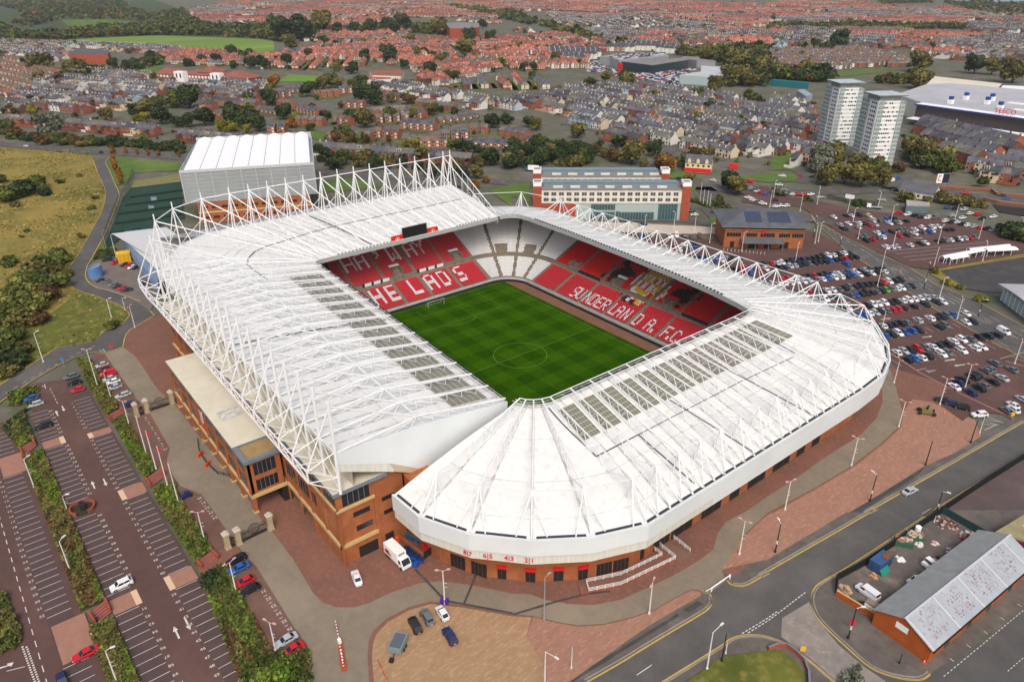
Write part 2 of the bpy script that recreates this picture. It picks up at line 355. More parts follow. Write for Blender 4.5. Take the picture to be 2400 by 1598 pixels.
# give-way triangles, dashed lines
for s in (zp(0,800,'390,410 420,435 410,395'), zp(0,800,'915,85 970,100 945,72')): b.path(s, .25, .09, closed=True)
for s, n in ((zp(0,800,'40,480 560,190'), 7), (zp(0,800,'630,150 900,30'), 4)):
    for i in range(n):
        t0, t1 = (i+.1)/n, (i+.6)/n; L = lambda t: (s[0][0]+(s[1][0]-s[0][0])*t, s[0][1]+(s[1][1]-s[0][1])*t)
        b.path([L(t0), L(t1)], .15, .09)
kind(b.build('parking_markings', m_white))
# ------------------------------------------------------------------ stadium
m_roof = mat('roof_white', (231,232,229), .6, (224,225,221), .12, 10, rgb3=(215,215,211), scale3=.5)
m_roofs = mat('roof_seam', (216,215,210), .7, (166,165,160), .55, 8, contrast=(.42,.62))
m_dark = mat('dark_gutter', (60,60,66), .7)
m_steel = mat('white_steel', (233,235,236), .45)
m_clad = mat('pale_cladding', (224,231,233), .5, (216,223,225), .08, 3)
m_clad2 = mat('corrugated_cladding', (220,220,210), .55, (206,206,196), 2.0, 2, stretch=(1,1,.05))
m_fasc = mat('grey_fascia', (172,176,176), .6)
m_brick = mat('stadium_brick', (166,101,62), .85, (152,90,54), .5, 8, rgb3=(178,114,76), scale3=.15)
m_stone = mat('stone_band', (208,180,128), .8, (196,168,118), .6)
m_trim = mat('slate_trim', (120,132,142), .5, (108,120,130), .4)
m_glass = mat('dark_glass', (38,40,44), .18, spec=.5)
m_dk = mat('dark_door_and_shade', (44,38,36), .8)  # near-black puts the shade inside openings into the colour; doors use it too
m_redp = mat('red_paint', (216,34,40), .6)
m_cree = mat('terrace_concrete', (140,130,116), .9, (122,114,102), .8, 5)
m_flatroof = mat('cream_roof', (218,212,192), .8, (206,200,180), .25, 5)
m_board = mat('pitch_board', (40,44,54), .6)
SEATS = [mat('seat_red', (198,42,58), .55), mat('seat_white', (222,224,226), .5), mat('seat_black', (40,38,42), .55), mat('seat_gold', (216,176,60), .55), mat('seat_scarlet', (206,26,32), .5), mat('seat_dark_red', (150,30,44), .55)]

ST = empty('football_stadium', (0, 0, 0))
tag(ST, 'white roofed football stadium with masts, red seats and a green pitch', 'stadium')

# pitch -------------------------------------------------------------------
mp = bpy.data.materials.new('pitch_turf'); mp.use_nodes = True; n = mp.node_tree.nodes; l = mp.node_tree.links
g = n.new('ShaderNodeNewGeometry'); sx = n.new('ShaderNodeSeparateXYZ'); l.new(g.outputs['Position'], sx.inputs[0])
def _math(op, a, b_=None, v=None):
    q = n.new('ShaderNodeMath'); q.operation = op; l.new(a, q.inputs[0])
    if b_ is not None: l.new(b_, q.inputs[1])
    elif v is not None: q.inputs[1].default_value = v
    return q.outputs[0]
def _stripe(src, wdt): return _math('GREATER_THAN', _math('FRACT', _math('MULTIPLY', src, v=1/(2*wdt))), v=.5)
s1 = _stripe(sx.outputs[0], 5.5); s2 = _stripe(sx.outputs[1], 5.7)
tot = _math('ADD', _math('MULTIPLY', s1, v=.5), _math('MULTIPLY', s2, v=.5))
tn = n.new('ShaderNodeTexNoise'); tn.inputs['Scale'].default_value = .5; tn.inputs['Detail'].default_value = 8; l.new(g.outputs['Position'], tn.inputs['Vector'])
tot = _math('ADD', tot, _math('MULTIPLY', _math('SUBTRACT', tn.outputs['Fac'], v=.5), v=1.1))
mx = n.new('ShaderNodeMix'); mx.data_type = 'RGBA'; l.new(tot, mx.inputs[0]); mx.inputs[6].default_value = lin((36,70,2))+(1,); mx.inputs[7].default_value = lin((54,90,4))+(1,)
bb = n['Principled BSDF']; l.new(mx.outputs[2], bb.inputs['Base Color']); bb.inputs['Roughness'].default_value = .95; bb.inputs['Specular IOR Level'].default_value = 0
flat('football_pitch', [(-57,-38.5), (60,-38.5), (60,36.2), (-57,36.2)], .06, mp)
flat('pitch_track', [(-59.4,-44), (60.4,-44), (60.4,43), (-59.4,43)], .04, mat('track_brown', (128,92,72), .95, (112,80,64), .3, 5))
b = MB(); LW = .11; zl = .1
def rect(x0, x1, y0, y1): b.path([(x0,y0),(x1,y0),(x1,y1),(x0,y1)], LW, zl, closed=True)
rect(-52.5, 52.5, -34, 34); b.path([(0,-34),(0,34)], LW, zl)
for s in (-1, 1):
    for dx, hy in ((16.5, 20.16), (5.5, 9.16)): b.path([(s*52.5,-hy),(s*(52.5-dx),-hy),(s*(52.5-dx),hy),(s*52.5,hy)], LW, zl)
    b.path([(s*(41.5-9.15*math.cos(t)), 9.15*math.sin(t)) for t in np.linspace(-.925,.925,24)], LW, zl)
b.path([(9.15*math.cos(t), 9.15*math.sin(t)) for t in np.linspace(0, 2*math.pi, 72)[:-1]], LW, zl, closed=True)
kind(b.build('pitch_markings', mat('pitch_line', (120,150,74), .9)))
for s in (-1, 1):
    go = empty('football_goal', (s*52.5, 0, .06)); tag(go, 'white football goal on the goal line in front of the '+('HE LADS stand' if s < 0 else 'translucent roof strip'), 'goal', 'goals on the pitch')
    b = MB()
    for y in (-3.66, 3.66): b.tube((0,y,0), (0,y,2.44), .05)
    b.tube((0,-3.66,2.44), (0,3.66,2.44), .05); b.build('goal_frame', m_steel, go)
    b = MB()
    for y in (-3.66, 3.66): b.tube((0,y,2.44), (s*1.0,y,2.3), .02); b.tube((s*1,y,2.3), (s*2,y,0), .02)
    b.tube((s*2,-3.66,.05), (s*2,3.66,.05), .02)
    for k in range(12): b.tube((s*1,-3.66+k*.665,2.3), (s*2,-3.66+k*.665,.0), .012, n=3)
    b.build('goal_net', m_steel, go)

# seating bowl --------------------------------------------------------------
# front line of the seats, walked anticlockwise from the far touchline side; each piece: line or arc
CX, CY0, CY1 = 46.0, -29.0, 31.5
SEG = [('L', (-59.3,CY1), (-59.3,CY0), (-1,0), 13.0, .55), ('A', (-CX,CY0), (13.3,13), math.pi, 1.5*math.pi, 13, .5), ('L', (-CX,-42), (CX,-42), (0,-1), 13, .5), ('A', (CX,CY0), (13,13.3), 1.5*math.pi, 2*math.pi, 12.5, .43),
       ('L', (59.3,CY0), (59.3,CY1), (1,0), 12.5, .43), ('A', (CX,CY1), (13.3,12), 0, .5*math.pi, 12.5, .43), ('L', (CX,43.5), (-CX,43.5), (0,1), 12.5, .43), ('A', (-CX,CY1), (12,13.3), .5*math.pi, math.pi, 12.7, .48)]
def seatz(d, up, sl): return 1.2+.45*min(d, 11.3) if d < up else 7.2+(.4 if sl > .5 else 0)+sl*(d-up)
def segpt(sg, t, d):
    if sg[0] == 'L':
        (x0,y0), (x1,y1), nn = sg[1:4]; return (x0+(x1-x0)*t+nn[0]*d, y0+(y1-y0)*t+nn[1]*d), nn
    c, (r0,r1), a0, a1 = sg[1:5]; a = a0+(a1-a0)*t; r = r0+(r1-r0)*t+d; nn = (math.cos(a), math.sin(a)); return (c[0]+r*nn[0], c[1]+r*nn[1]), nn
FONT = {'A':'01110 10001 10001 11111 10001 10001 10001','C':'01110 10001 10000 10000 10000 10001 01110','D':'11110 10001 10001 10001 10001 10001 11110','E':'11111 10000 10000 11110 10000 10000 11111','F':'11111 10000 10000 11110 10000 10000 10000','H':'10001 10001 10001 11111 10001 10001 10001','L':'10000 10000 10000 10000 10000 10000 11111','N':'10001 11001 11001 10101 10011 10011 10001','R':'11110 10001 10001 11110 10100 10010 10001','S':'01111 10000 10000 01110 00001 00001 11110','T':'11111 00100 00100 00100 00100 00100 00100','U':'10001 10001 10001 10001 10001 10001 01110','W':'10001 10001 10001 10101 10101 11011 10001','Y':'10001 10001 01010 00100 00100 00100 00100',"'":'01100 01100 00100 01000 00000 00000 00000','.':'00000 00000 00000 00000 00000 01100 01100'}
FONT = {k: v.split() for k, v in FONT.items()}
TXT = []
def lettering(seg, items, w, d0, d1, sgn):
    for ch, a in items: TXT.append((seg, ch, a, w, d0, d1, sgn))
lettering(0, [('T',-32.5),('H',-20.5),('E',-13.9),('L',-3.5),('A',3.9),('D',10.4),('S',18.4)], 4.4, 2.3, 10.2, 1)
lettering(0, [('H',-23.6),('A',-18.1),("'",-10.1),('W',-3.4),('A',4.3),('Y',9.6)], 4.7, 19, 26.6, 1)
lettering(6, [('S',-24.8),('U',-21.7),('N',-17.1),('D',-14.0),('E',-10.9),('R',-7.8),('L',-3.3),('A',-.3),('N',2.9),('D',9.1),('A',14.6),('.',17.4),('F',22.3),('.',24.6),('C',26.6),('.',29.6)], 2.65, .95, 6.41, 1)
# emblem laid out in coloured seats on the far upper tier (k black, w white, y gold, r red)
CREST = ['...kkkk..........yyyyyyyyyyyy..........kkkk....',
         '..kk.kkkk......yywywywywwrwrww.......kkkkkk.k.',
         '......kkkkk....yywywywyrwwrwwr.....kkkkkkk..k.',
         '.k.k.kkkkkkkk..wyywyywyrwwrwwrw...kkkkkkk.k.k.',
         '.kk.kkkkkkkkkk.wyyyyyyyyyyyyyyy..kkkkkkkk.kk..',
         '...kkkkkkkkk...wrwwrwwrwwryyyyw..kkkkkkkkkk...',
         '..kkkkkkk......wrwwrwwrwwrwyyyyw..kkkkkkkkk...',
         '.kkkkkkk.......wyyyrwwrwwyyyrrww...kkkkkk.....',
         'kkk.kkk........yyywyyyrwyyywryyw...kkkk.......',
         'kk..kk...........wwyyyyyywrryyw....kkk.kk.....',
         '.....k............wwwyyywyrryw......kkk.......']
CR0, CR1 = -20.5, 24.5
CLOW = ['kkk..kwwryykk...kkk', '.kk.kkrwwryywyy.kk.', '..kkkkwwkkryywr....', '....kkk..kkk.......']
def seatcol(si, a, d, up, sl, t):
    base = {0: 0, 6: 4}.get(si, 1 if si in (7,) else 0)
    if si == 0 and d < up and a > 31: return 1
    if si == 6 and a < -46: return 1
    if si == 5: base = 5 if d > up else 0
    if si == 6 and d < up: base = 0
    for (sg, ch, a0, w_, d0, d1, sgn) in TXT:
        if sg == si and a0 <= a < a0+w_ and d0 <= d < d1:
            r_ = 6-int((d-d0)/(d1-d0)*7); c_ = int((a-a0)/w_*5)
            if FONT[ch][r_][c_] == '1': return 1
    if si == 6 and d > up:
        if CR0 <= a < CR1 and d-up < 11.5:
            ch = CREST[10-min(10, int((d-up)/11.5*11))][min(45, int((a-CR0)/(CR1-CR0)*46))]
            if ch != '.': return {'k':2,'w':1,'y':3,'r':4}[ch]
        if d-up >= 11.5 and -19 < a < -6 and (int(a*1.3)+int(d)) % 3: return 2
        if d-up >= 11.5 and 12 < a < 24 and (int(a*1.1)+int(d)) % 4: return 2
        if d-up >= 11.5 and -6 < a < 12: return 1 if int(a*1.6) % 2 else 4
    if si == 6 and d < up and d > 8 and -6.5 < a < 9.5:
        ch = CLOW[min(3, int((11.4-d)/3.4*4))][min(18, int((a+6.5)/16*19))]
        if ch != '.': return {'k':2,'w':1,'y':3,'r':4}[ch]
    return base
AISLE = {0: [-21.5,-8.7,3,17.2,31.4], 6: [-46,-32.3,-18,-4.2,8.2,21.4,34.8], 2: [-40,-27,-14,-1,12,25,38], 4: [-26,-13,0,13,26]}
ROWS_LOW = [i*.78+.3 for i in range(14)]
VOM = {(0, 24.5): 1, (0, -4.5): 1, (6, -35.5): 1, (6, -10.5): 1, (6, 15.5): 1}
NROW = {0: 32, 1: 32, 2: 32, 3: 26, 4: 25, 5: 26, 6: 26, 7: 27}
blocks = {}
for si, sg in enumerate(SEG):
    up, sl = sg[-2], sg[-1]
    rows = ROWS_LOW+[up+.5+i*.78 for i in range(NROW[si])]
    for ri, d in enumerate(rows):
        (pa, _), (pb, _) = segpt(sg, 0, d), segpt(sg, 1, d)
        if sg[0] == 'L': Ln = math.hypot(pa[0]-pb[0], pa[1]-pb[1])
        else: Ln = abs(sg[4]-sg[3])*(sg[2][0]+sg[2][1]+2*d)/2
        sp = .52 if si in (0, 6, 7) else 1.04
        ns = int(Ln/sp); z = seatz(d, up, sl)
        for k in range(ns):
            t = (k+.5)/ns; (x, y), nn = segpt(sg, t, d)
            if sg[0] == 'L':
                a = y if si in (0, 4) else x
                al = AISLE[si] if not (si == 0 and d > up) else [-24.8,-10.9,3.2,17.4,31.6]
                if any(abs(a-q) < .75 for q in al): continue
                bi = sum(1 for q in al if a > q)
                if any(v[0] == si and abs(a-v[1]) < 2.2 and up < d < up+4.8 for v in VOM): continue
            else:
                a = t; f = t*4; bi = int(f)
                if abs(f-round(f)) < .7/(Ln/4): continue
                if si == 7 and up < d < up+5 and (abs(t-.25-.12) < .06 or abs(t-.66) < .06): continue
            tier = 1 if d > up else 0
            col = seatcol(si, a, d, up, sl, t)
            blocks.setdefault((si, bi, tier), []).append((x, y, z, nn[0], nn[1], col, sp*.42))
SEATM = {}
for key, L in blocks.items():
    A = np.array(L); x, y, z, nx, ny, hw = A[:,0], A[:,1], A[:,2], A[:,3], A[:,4], A[:,6]; tx, ty = -ny, nx
    def P(o, s, h): return np.stack([x+nx*o+tx*hw*s, y+ny*o+ty*hw*s, z+h], 1)
    back = np.stack([P(.18,-1,.38), P(.18,1,.38), P(.3,1,.84), P(.3,-1,.84)], 1)
    seat = np.stack([P(-.22,-1,.44), P(-.22,1,.44), P(.2,1,.4), P(.2,-1,.4)], 1)
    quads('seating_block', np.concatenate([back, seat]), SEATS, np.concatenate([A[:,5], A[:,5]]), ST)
# concrete terracing under the seats
for si, sg in enumerate(SEG):
    up, sl = sg[-2], sg[-1]; b = MB(); ns = 1 if sg[0] == 'L' else 14
    ds = [-.6]+[r-.45 for r in ROWS_LOW]+[11.4, up]+[up+.05+i*.78 for i in range(NROW[si]+1)]
    for i in range(len(ds)-1):
        d0, d1 = ds[i], ds[i+1]; zz = seatz((d0+d1)/2, up, sl) if d0 >= -.3 else 1.1
        if 11.3 <= d0 < up: zz = 6.2
        zn = zz if i == len(ds)-2 else (seatz((d1+ds[i+2])/2, up, sl) if not 11.3 <= d1 < up else 6.2)
        for k in range(ns):
            p0, p1 = segpt(sg, k/ns, d0)[0], segpt(sg, (k+1)/ns, d0)[0]; q0, q1 = segpt(sg, k/ns, d1)[0], segpt(sg, (k+1)/ns, d1)[0]
            b.poly([p0+(zz,), p1+(zz,), q1+(zz,), q0+(zz,)]); b.poly([q0+(zz,), q1+(zz,), q1+(zn,), q0+(zn,)])
    b.build('terracing', m_cree, ST)
    b = MB()   # front wall of the stand
    for k in range(ns):
        p0, p1 = segpt(sg, k/ns, -.6)[0], segpt(sg, (k+1)/ns, -.6)[0]; o0, o1 = segpt(sg, k/ns, -.9)[0], segpt(sg, (k+1)/ns, -.9)[0]
        b.poly([o0+(0,), o1+(0,), o1+(1.45,), o0+(1.45,)]); b.poly([o0+(1.45,), o1+(1.45,), p1+(1.45,), p0+(1.45,)]); b.poly([p1+(1.1,), p0+(1.1,), p0+(1.45,), p1+(1.45,)])
    b.build('front_wall', mat('white_wall', (196,196,192), .7, (180,180,176), .4), ST)
    b = MB()   # dark perimeter boards
    for k in range(ns):
        o0, o1 = segpt(sg, k/ns, -2.1)[0], segpt(sg, (k+1)/ns, -2.1)[0]; p0, p1 = segpt(sg, k/ns, -1.8)[0], segpt(sg, (k+1)/ns, -1.8)[0]
        b.poly([o0+(.05,), o1+(.05,), o1+(1.0,), o0+(1.0,)]); b.poly([o0+(1,), o1+(1,), p1+(1,), p0+(1,)]); b.poly([p1+(.05,), p0+(.05,), p0+(1,), p1+(1,)])
    b.build('perimeter_board', m_board, ST)
# vomitories, tier-front boards
for (si, a) in VOM:
    sg = SEG[si]; up, sl = sg[-2], sg[-1]
    t = (a-CY1)/(CY0-CY1) if si == 0 else (CX-a)/(2*CX)
    (x, y), nn = segpt(sg, t, up); M = Matrix.Translation(Vector((x, y, 0))) @ Matrix.Rotation(math.atan2(nn[1], nn[0])-math.pi/2, 4, 'Z')
    v = MB(); z0 = 6.2; z1 = seatz(up+5, up, sl)+.9
    v.box(-2.1,-1.8,0,4.6,z0,z1-.5,0,M=M); v.box(1.8,2.1,0,4.6,z0,z1-.5,0,M=M); v.box(-1.8,1.8,4.2,4.6,z0,z1-.2,1,M=M)  # back wall coloured dark in place of an unlit passage
    o = v.build('vomitory', [m_cree, m_dk], ST)
    v = MB(); v.box(-2.2,2.2,3.5,4.7,z1-.5,z1+.1,0,M=M); v.build('portal_hood', m_redp if a in (-35.5, 15.5) else m_steel, o)
for si, spans, c1 in ((0, [(-21,-9), (4,16.7)], 'w'), (6, [(-31.5,-18.8), (22.5,34)], 'k')):
    sg = SEG[si]; up = sg[-2]
    for (a0, a1) in spans:
        v = MB()
        for k in range(12):
            q0, q1 = a0+(a1-a0)*k/12, a0+(a1-a0)*(k+1)/12
            mi = (1 if (k % 4) == 0 else 0) if c1 == 'w' else 1
            if si == 0: v.box(-59.3-up-.1, -59.3-up+.1, q0, q1, 6.9, 8.2, mi)
            else: v.box(q0, q1, 43.5+up-.1, 43.5+up+.1, 6.8, 7.9, mi)
        v.build('tier_board', [m_steel, m_board], ST)

# roofs ---------------------------------------------------------------------
# each station: inner edge point, outer eave point
def seg_st(i0, i1, o0, o1, n, last=False):
    return [((i0[0]+(i1[0]-i0[0])*k/n, i0[1]+(i1[1]-i0[1])*k/n), (o0[0]+(o1[0]-o0[0])*k/n, o0[1]+(o1[1]-o0[1])*k/n)) for k in range(n+(1 if last else 0))]
NWF = [((-61.5,-42.4), (-66,-91.3)), ((-63.0,-42.2), (-76,-91)), ((-64.4,-41.6), (-88.5,-86.5)), ((-65.2,-40.6), (-100,-77.5)), ((-65.5,-39.2), (-106.6,-65.5))]
HI = seg_st((53.4,-46.9), (-59.9,-42.4), (53.4,-91), (-59.3,-91), 31)+NWF+seg_st((-65.6,-37.5), (-65.9,41), (-107,-55), (-107,45), 27, True)
SWF = [((55.0,-45.2), (56.5,-81.0)), ((56.2,-44.9), (66.2,-80.3)), ((57.4,-44.2), (77,-75.2)), ((58.5,-43.0), (86.3,-66.6)), ((59.3,-41.4), (93.2,-56.6))]
SEF = [((59.3,39.2), (96.6,52)), ((58.6,41.0), (93.5,61.5)), ((57.4,42.2), (88.2,71)), ((55.9,43.0), (79.5,81)), ((54,43.6), (69,84.2))]
NEF = [((-62,49.4), (-71,84.5)), ((-63.4,48.7), (-83,83.5)), ((-64.6,47.4), (-94,77)), ((-65.4,45.8), (-102.5,66)), ((-65.8,44), (-106.6,56)), ((-65.9,42), (-107,46.5))]
EI = [(51.5,44.3), (40,46.2), (20,48), (0,49.2), (-30,50.2), (-61,50.2)]
def ei(x):
    for (xa,ya), (xb,yb) in zip(EI, EI[1:]):
        if xb <= x <= xa: return ya+(yb-ya)*(x-xa)/(xb-xa)
    return EI[-1][1]
NE_ = 32
LO = SWF+seg_st((59.8,-39.4), (59.6,37.5), (97.6,-45), (97.4,43.8), 24)+SEF+[((51.5-112*k/NE_, ei(51.5-112*k/NE_)), (58.5-125*k/NE_, 84.4)) for k in range(NE_)]+NEF
def rz(hi, t): return (24.9+4.7*t+.7*math.sin(math.pi*t)) if hi else (25.0-9.0*t+.7*math.sin(math.pi*t))
def rp(st, t, hi, dz=0):
    (a, b_) = st; return (a[0]+(b_[0]-a[0])*t, a[1]+(b_[1]-a[1])*t, rz(hi, t)+dz)
def roof(name, S, hi, parts):
    for (i0, i1) in parts:
        b = MB(); NT = 8
        for i in range(i0, i1):
            A, B = S[i], S[i+1]
            for k in range(NT):
                t0, t1 = k/NT, (k+1)/NT
                q = [rp(A,t0,hi), rp(A,t1,hi), rp(B,t1,hi), rp(B,t0,hi)]
                b.poly(q if not hi else q[::-1]); w_ = [(x,y,z-.55) for x,y,z in q]; b.poly(w_[::-1] if not hi else w_)
            # inner fascia
            a0, a1 = rp(A,0,hi), rp(B,0,hi); h = 1.5
            b.poly([(a0[0],a0[1],a0[2]+.15), (a1[0],a1[1],a1[2]+.15), (a1[0],a1[1],a1[2]-h), (a0[0],a0[1],a0[2]-h)], 2)
            # seams: one ridge along every station line, cross joints
            for st in ([A] if i > i0 else []):
                for k in range(NT):
                    p, q = Vector(rp(st,k/NT,hi,.05)), Vector(rp(st,(k+1)/NT,hi,.05)); sd_ = (q-p).cross(Vector((0,0,1))).normalized()*.26
                    b.poly([p-sd_, q-sd_, q+sd_, p+sd_], 1)
            for t in (.3, .62, .86):
                p0, p1 = Vector(rp(A,t,hi,.06)), Vector(rp(B,t,hi,.06)); o = (Vector(rp(A,t+.01,hi,.06))-p0).normalized()*(.1 if t != .62 else .16)
                b.poly([p0, p0+o, p1+o, p1], 1)
        b.build('roof', [m_roof, m_roofs, m_fasc], ST)
roof('roof', HI, True, [(0, 31), (31, 36), (36, len(HI)-1)])
nS = len(SWF)+24; nE0 = nS+len(SEF)
roof('roof', LO, False, [(0, 5), (5, nS), (nS, nE0), (nE0, nE0+NE_), (nE0+NE_, len(LO)-1)])
# dark walkway gutters on the roofs
def strip(S, hi, pts, wd, m, name='roof_gutter', dz=.12, seg=8):
    b = MB()
    for (i0,t0), (i1,t1) in zip(pts, pts[1:]):
        P = []
        for k in range(seg+1):
            f = k/seg; i = i0+(i1-i0)*f; t = t0+(t1-t0)*f; j = min(int(i), len(S)-2); fr = i-j
            p, q = Vector(rp(S[j],t,hi,dz)), Vector(rp(S[j+1],t,hi,dz)); P.append(p.lerp(q, fr))
        for p, q in zip(P, P[1:]):
            s_ = (q-p).cross(Vector((0,0,1))).normalized()*wd/2; b.poly([p-s_, q-s_, q+s_, p+s_], 0)
    return b.build(name, m, ST)
m_gut = mat('gutter_grey', (88,90,100), .7)
strip(HI, True, [(29,.44), (32,.45), (35,.45), (40,.52), (44,.55), (62,.55)], .55, m_gut, seg=20)
strip(HI, True, [(43.6,.97), (43.0,.04)], .8, m_gut)
strip(HI, True, [(16,.05), (16.4,.5), (17,.99)], .7, m_gut)
strip(LO, False, [(4.6,.04), (5.1,.5), (7.2,.5), (9.0,.5), (9.6,.93)], .38, m_gut)
strip(LO, False, [(9.0,.5), (20,.5), (27,.52)], .25, m_gut)
strip(LO, False, [(13.6,.38), (15.2,.98)], .4, m_gut); strip(LO, False, [(20.5,.36), (22,.98)], .4, m_gut); strip(LO, False, [(27.6,.04), (27.4,.5)], .35, m_gut)
b = MB()    # dark eaves slot behind the fascia
for i in range(0, 40):
    A, B = LO[i], LO[i+1]
    for (f0, f1) in ((.08, .92),):
        a0, a1 = Vector(rp(A,.965,False,.1)), Vector(rp(B,.965,False,.1)); c0, c1 = Vector(rp(A,.98,False,.1)), Vector(rp(B,.98,False,.1))
        b.poly([a0.lerp(a1,f0), c0.lerp(c1,f0), c0.lerp(c1,f1), a0.lerp(a1,f1)])
b.build('eaves_slot', m_dark, ST)
# eaves fascia of the low roof, soffit
b = MB(); lo = []
for i in range(len(LO)-1):
    A, B = rp(LO[i],1,False), rp(LO[i+1],1,False)
    def inw(st, m_): (a, c) = st; L = math.hypot(c[0]-a[0], c[1]-a[1]); return (c[0]-(c[0]-a[0])*m_/L, c[1]-(c[1]-a[1])*m_/L)
    A1, B1 = A[:2], B[:2]; A2, B2 = inw(LO[i], .35), inw(LO[i+1], .35); A3, B3 = inw(LO[i], 5.6), inw(LO[i+1], 5.6)
    b.poly([A1+(12.4,), B1+(12.4,), B1+(16.5,), A1+(16.5,)], 0); b.poly([A1+(16.5,), B1+(16.5,), inw(LO[i+1],.5)+(16.5,), inw(LO[i],.5)+(16.5,)], 0)
    b.poly([A2+(12.4,), B2+(12.4,), B1+(12.4,), A1+(12.4,)], 0); b.poly([A2+(10.0,), B2+(10.0,), B2+(12.4,), A2+(12.4,)], 1 if i < 11 else 0)
    b.poly([A3+(10.0,), B3+(10.0,), B2+(10.0,), A2+(10.0,)], 0)
A = rp(LO[0],1,False)
b.build('eaves_fascia', [m_clad, m_clad2], ST)
b = MB()
for i in range(len(LO)-1):
    A3, B3 = [ (lambda st: (st[1][0]-(st[1][0]-st[0][0])*5.6/math.hypot(st[1][0]-st[0][0], st[1][1]-st[0][1]), st[1][1]-(st[1][1]-st[0][1])*5.6/math.hypot(st[1][0]-st[0][0], st[1][1]-st[0][1])))(s) for s in (LO[i], LO[i+1])]
    b.poly([A3+(0,), B3+(0,), B3+(11,), A3+(11,)])
lw = b.build('outer_wall', m_brick, ST)
def wallpt(i, fr, out=0.0):
    st0, st1 = LO[i], LO[i+1]
    def w_(st): L = math.hypot(st[1][0]-st[0][0], st[1][1]-st[0][1]); return Vector((st[1][0]-(st[1][0]-st[0][0])*5.6/L, st[1][1]-(st[1][1]-st[0][1])*5.6/L, 0))
    a, c = w_(st0), w_(st1); d = (c-a).normalized(); nn = Vector((d.y, -d.x, 0)); return a.lerp(c, fr)+nn*out, d, nn
def opening(i, fr, wd, h, hood, z0=0.0):
    p, d, nn = wallpt(i, fr, .04); M = Matrix(((d.x, nn.x, 0, p.x), (d.y, nn.y, 0, p.y), (0, 0, 1, z0), (0, 0, 0, 1)))
    v = MB(); v.box(-wd/2, wd/2, -.3, .05, .03, h, 0, M=M)
    for k in range(1, int(wd/.9)): v.box(-wd/2+k*.9-.05, -wd/2+k*.9+.05, .05, .1, .03, h, 1, M=M)
    o = v.build('turnstile_door', [m_dk, mat('door_brown', (86,66,58), .7)], ST)
    if hood:
        v = MB(); v.box(-wd/2-.1, wd/2+.1, -.2, .45, h, h+.75, 0, M=M); v.build('door_hood', m_redp, o)
for (i, fr, wd, h, hd) in ((1,.45,3.6,3.6,0),(1,.95,3.6,3.6,0),(2,.42,1.9,3.2,1),(2,.98,2.1,3.2,1),(3,.55,2.1,3.2,1),(4,.05,2.1,3.2,1),(4,.5,3.6,3.2,0),(4,.86,3.6,3.2,0),(6,.3,1.2,3.2,0),(7,.55,1.6,3.2,1),(8,.2,4.4,5.2,0)): opening(i, fr, wd, h, hd)
for i in range(9, 29):
    if i in (9, 10, 12, 13, 15, 17, 18, 20, 21, 23, 25): opening(i, .3, 2.2, 3.4, i in (13, 17, 21)); opening(i, .8, 1.7, 3.4, i in (9, 10))
m_red = mat('sign_red', (206,34,44), .6)
for (s, px_, py_) in (('8|7', 600+1945/3.92, 1198+360/3.92), ('6|5', 600+2130/3.92, 1198+405/3.92), ('4|3', 600+2325/3.92, 1198+437/3.92), ('2|1', 1200+160/3.92, 1198+460/3.92)):
    # centre of the figures on the corrugated band: nearest band facet along the viewing ray
    best = None; d = ray(px_, py_)
    for i in range(0, 6):
        p0, dd, nn = wallpt(i, .0); p0 = p0+nn*5.28; o = Vector(CAM); rd = Vector(d); t = (p0-o).dot(nn)/rd.dot(nn); q = o+rd*t; u = (q-p0).dot(dd); L = (wallpt(i, 1.0)[0]-wallpt(i, 0)[0]).length*1.14
        if -.5 < u < L+.5 and t > 0 and (best is None or t < best[0]): best = (t, q, dd, nn)
    t, q, dd, nn = best; q = q+nn*.12
    M = Matrix(((dd.x, 0, nn.x, q.x), (dd.y, 0, nn.y, q.y), (0, 1, 0, 11.15), (0, 0, 0, 1)))
    text_mb(s, 1.65, M, .03).build('gate_number', m_red, ST)
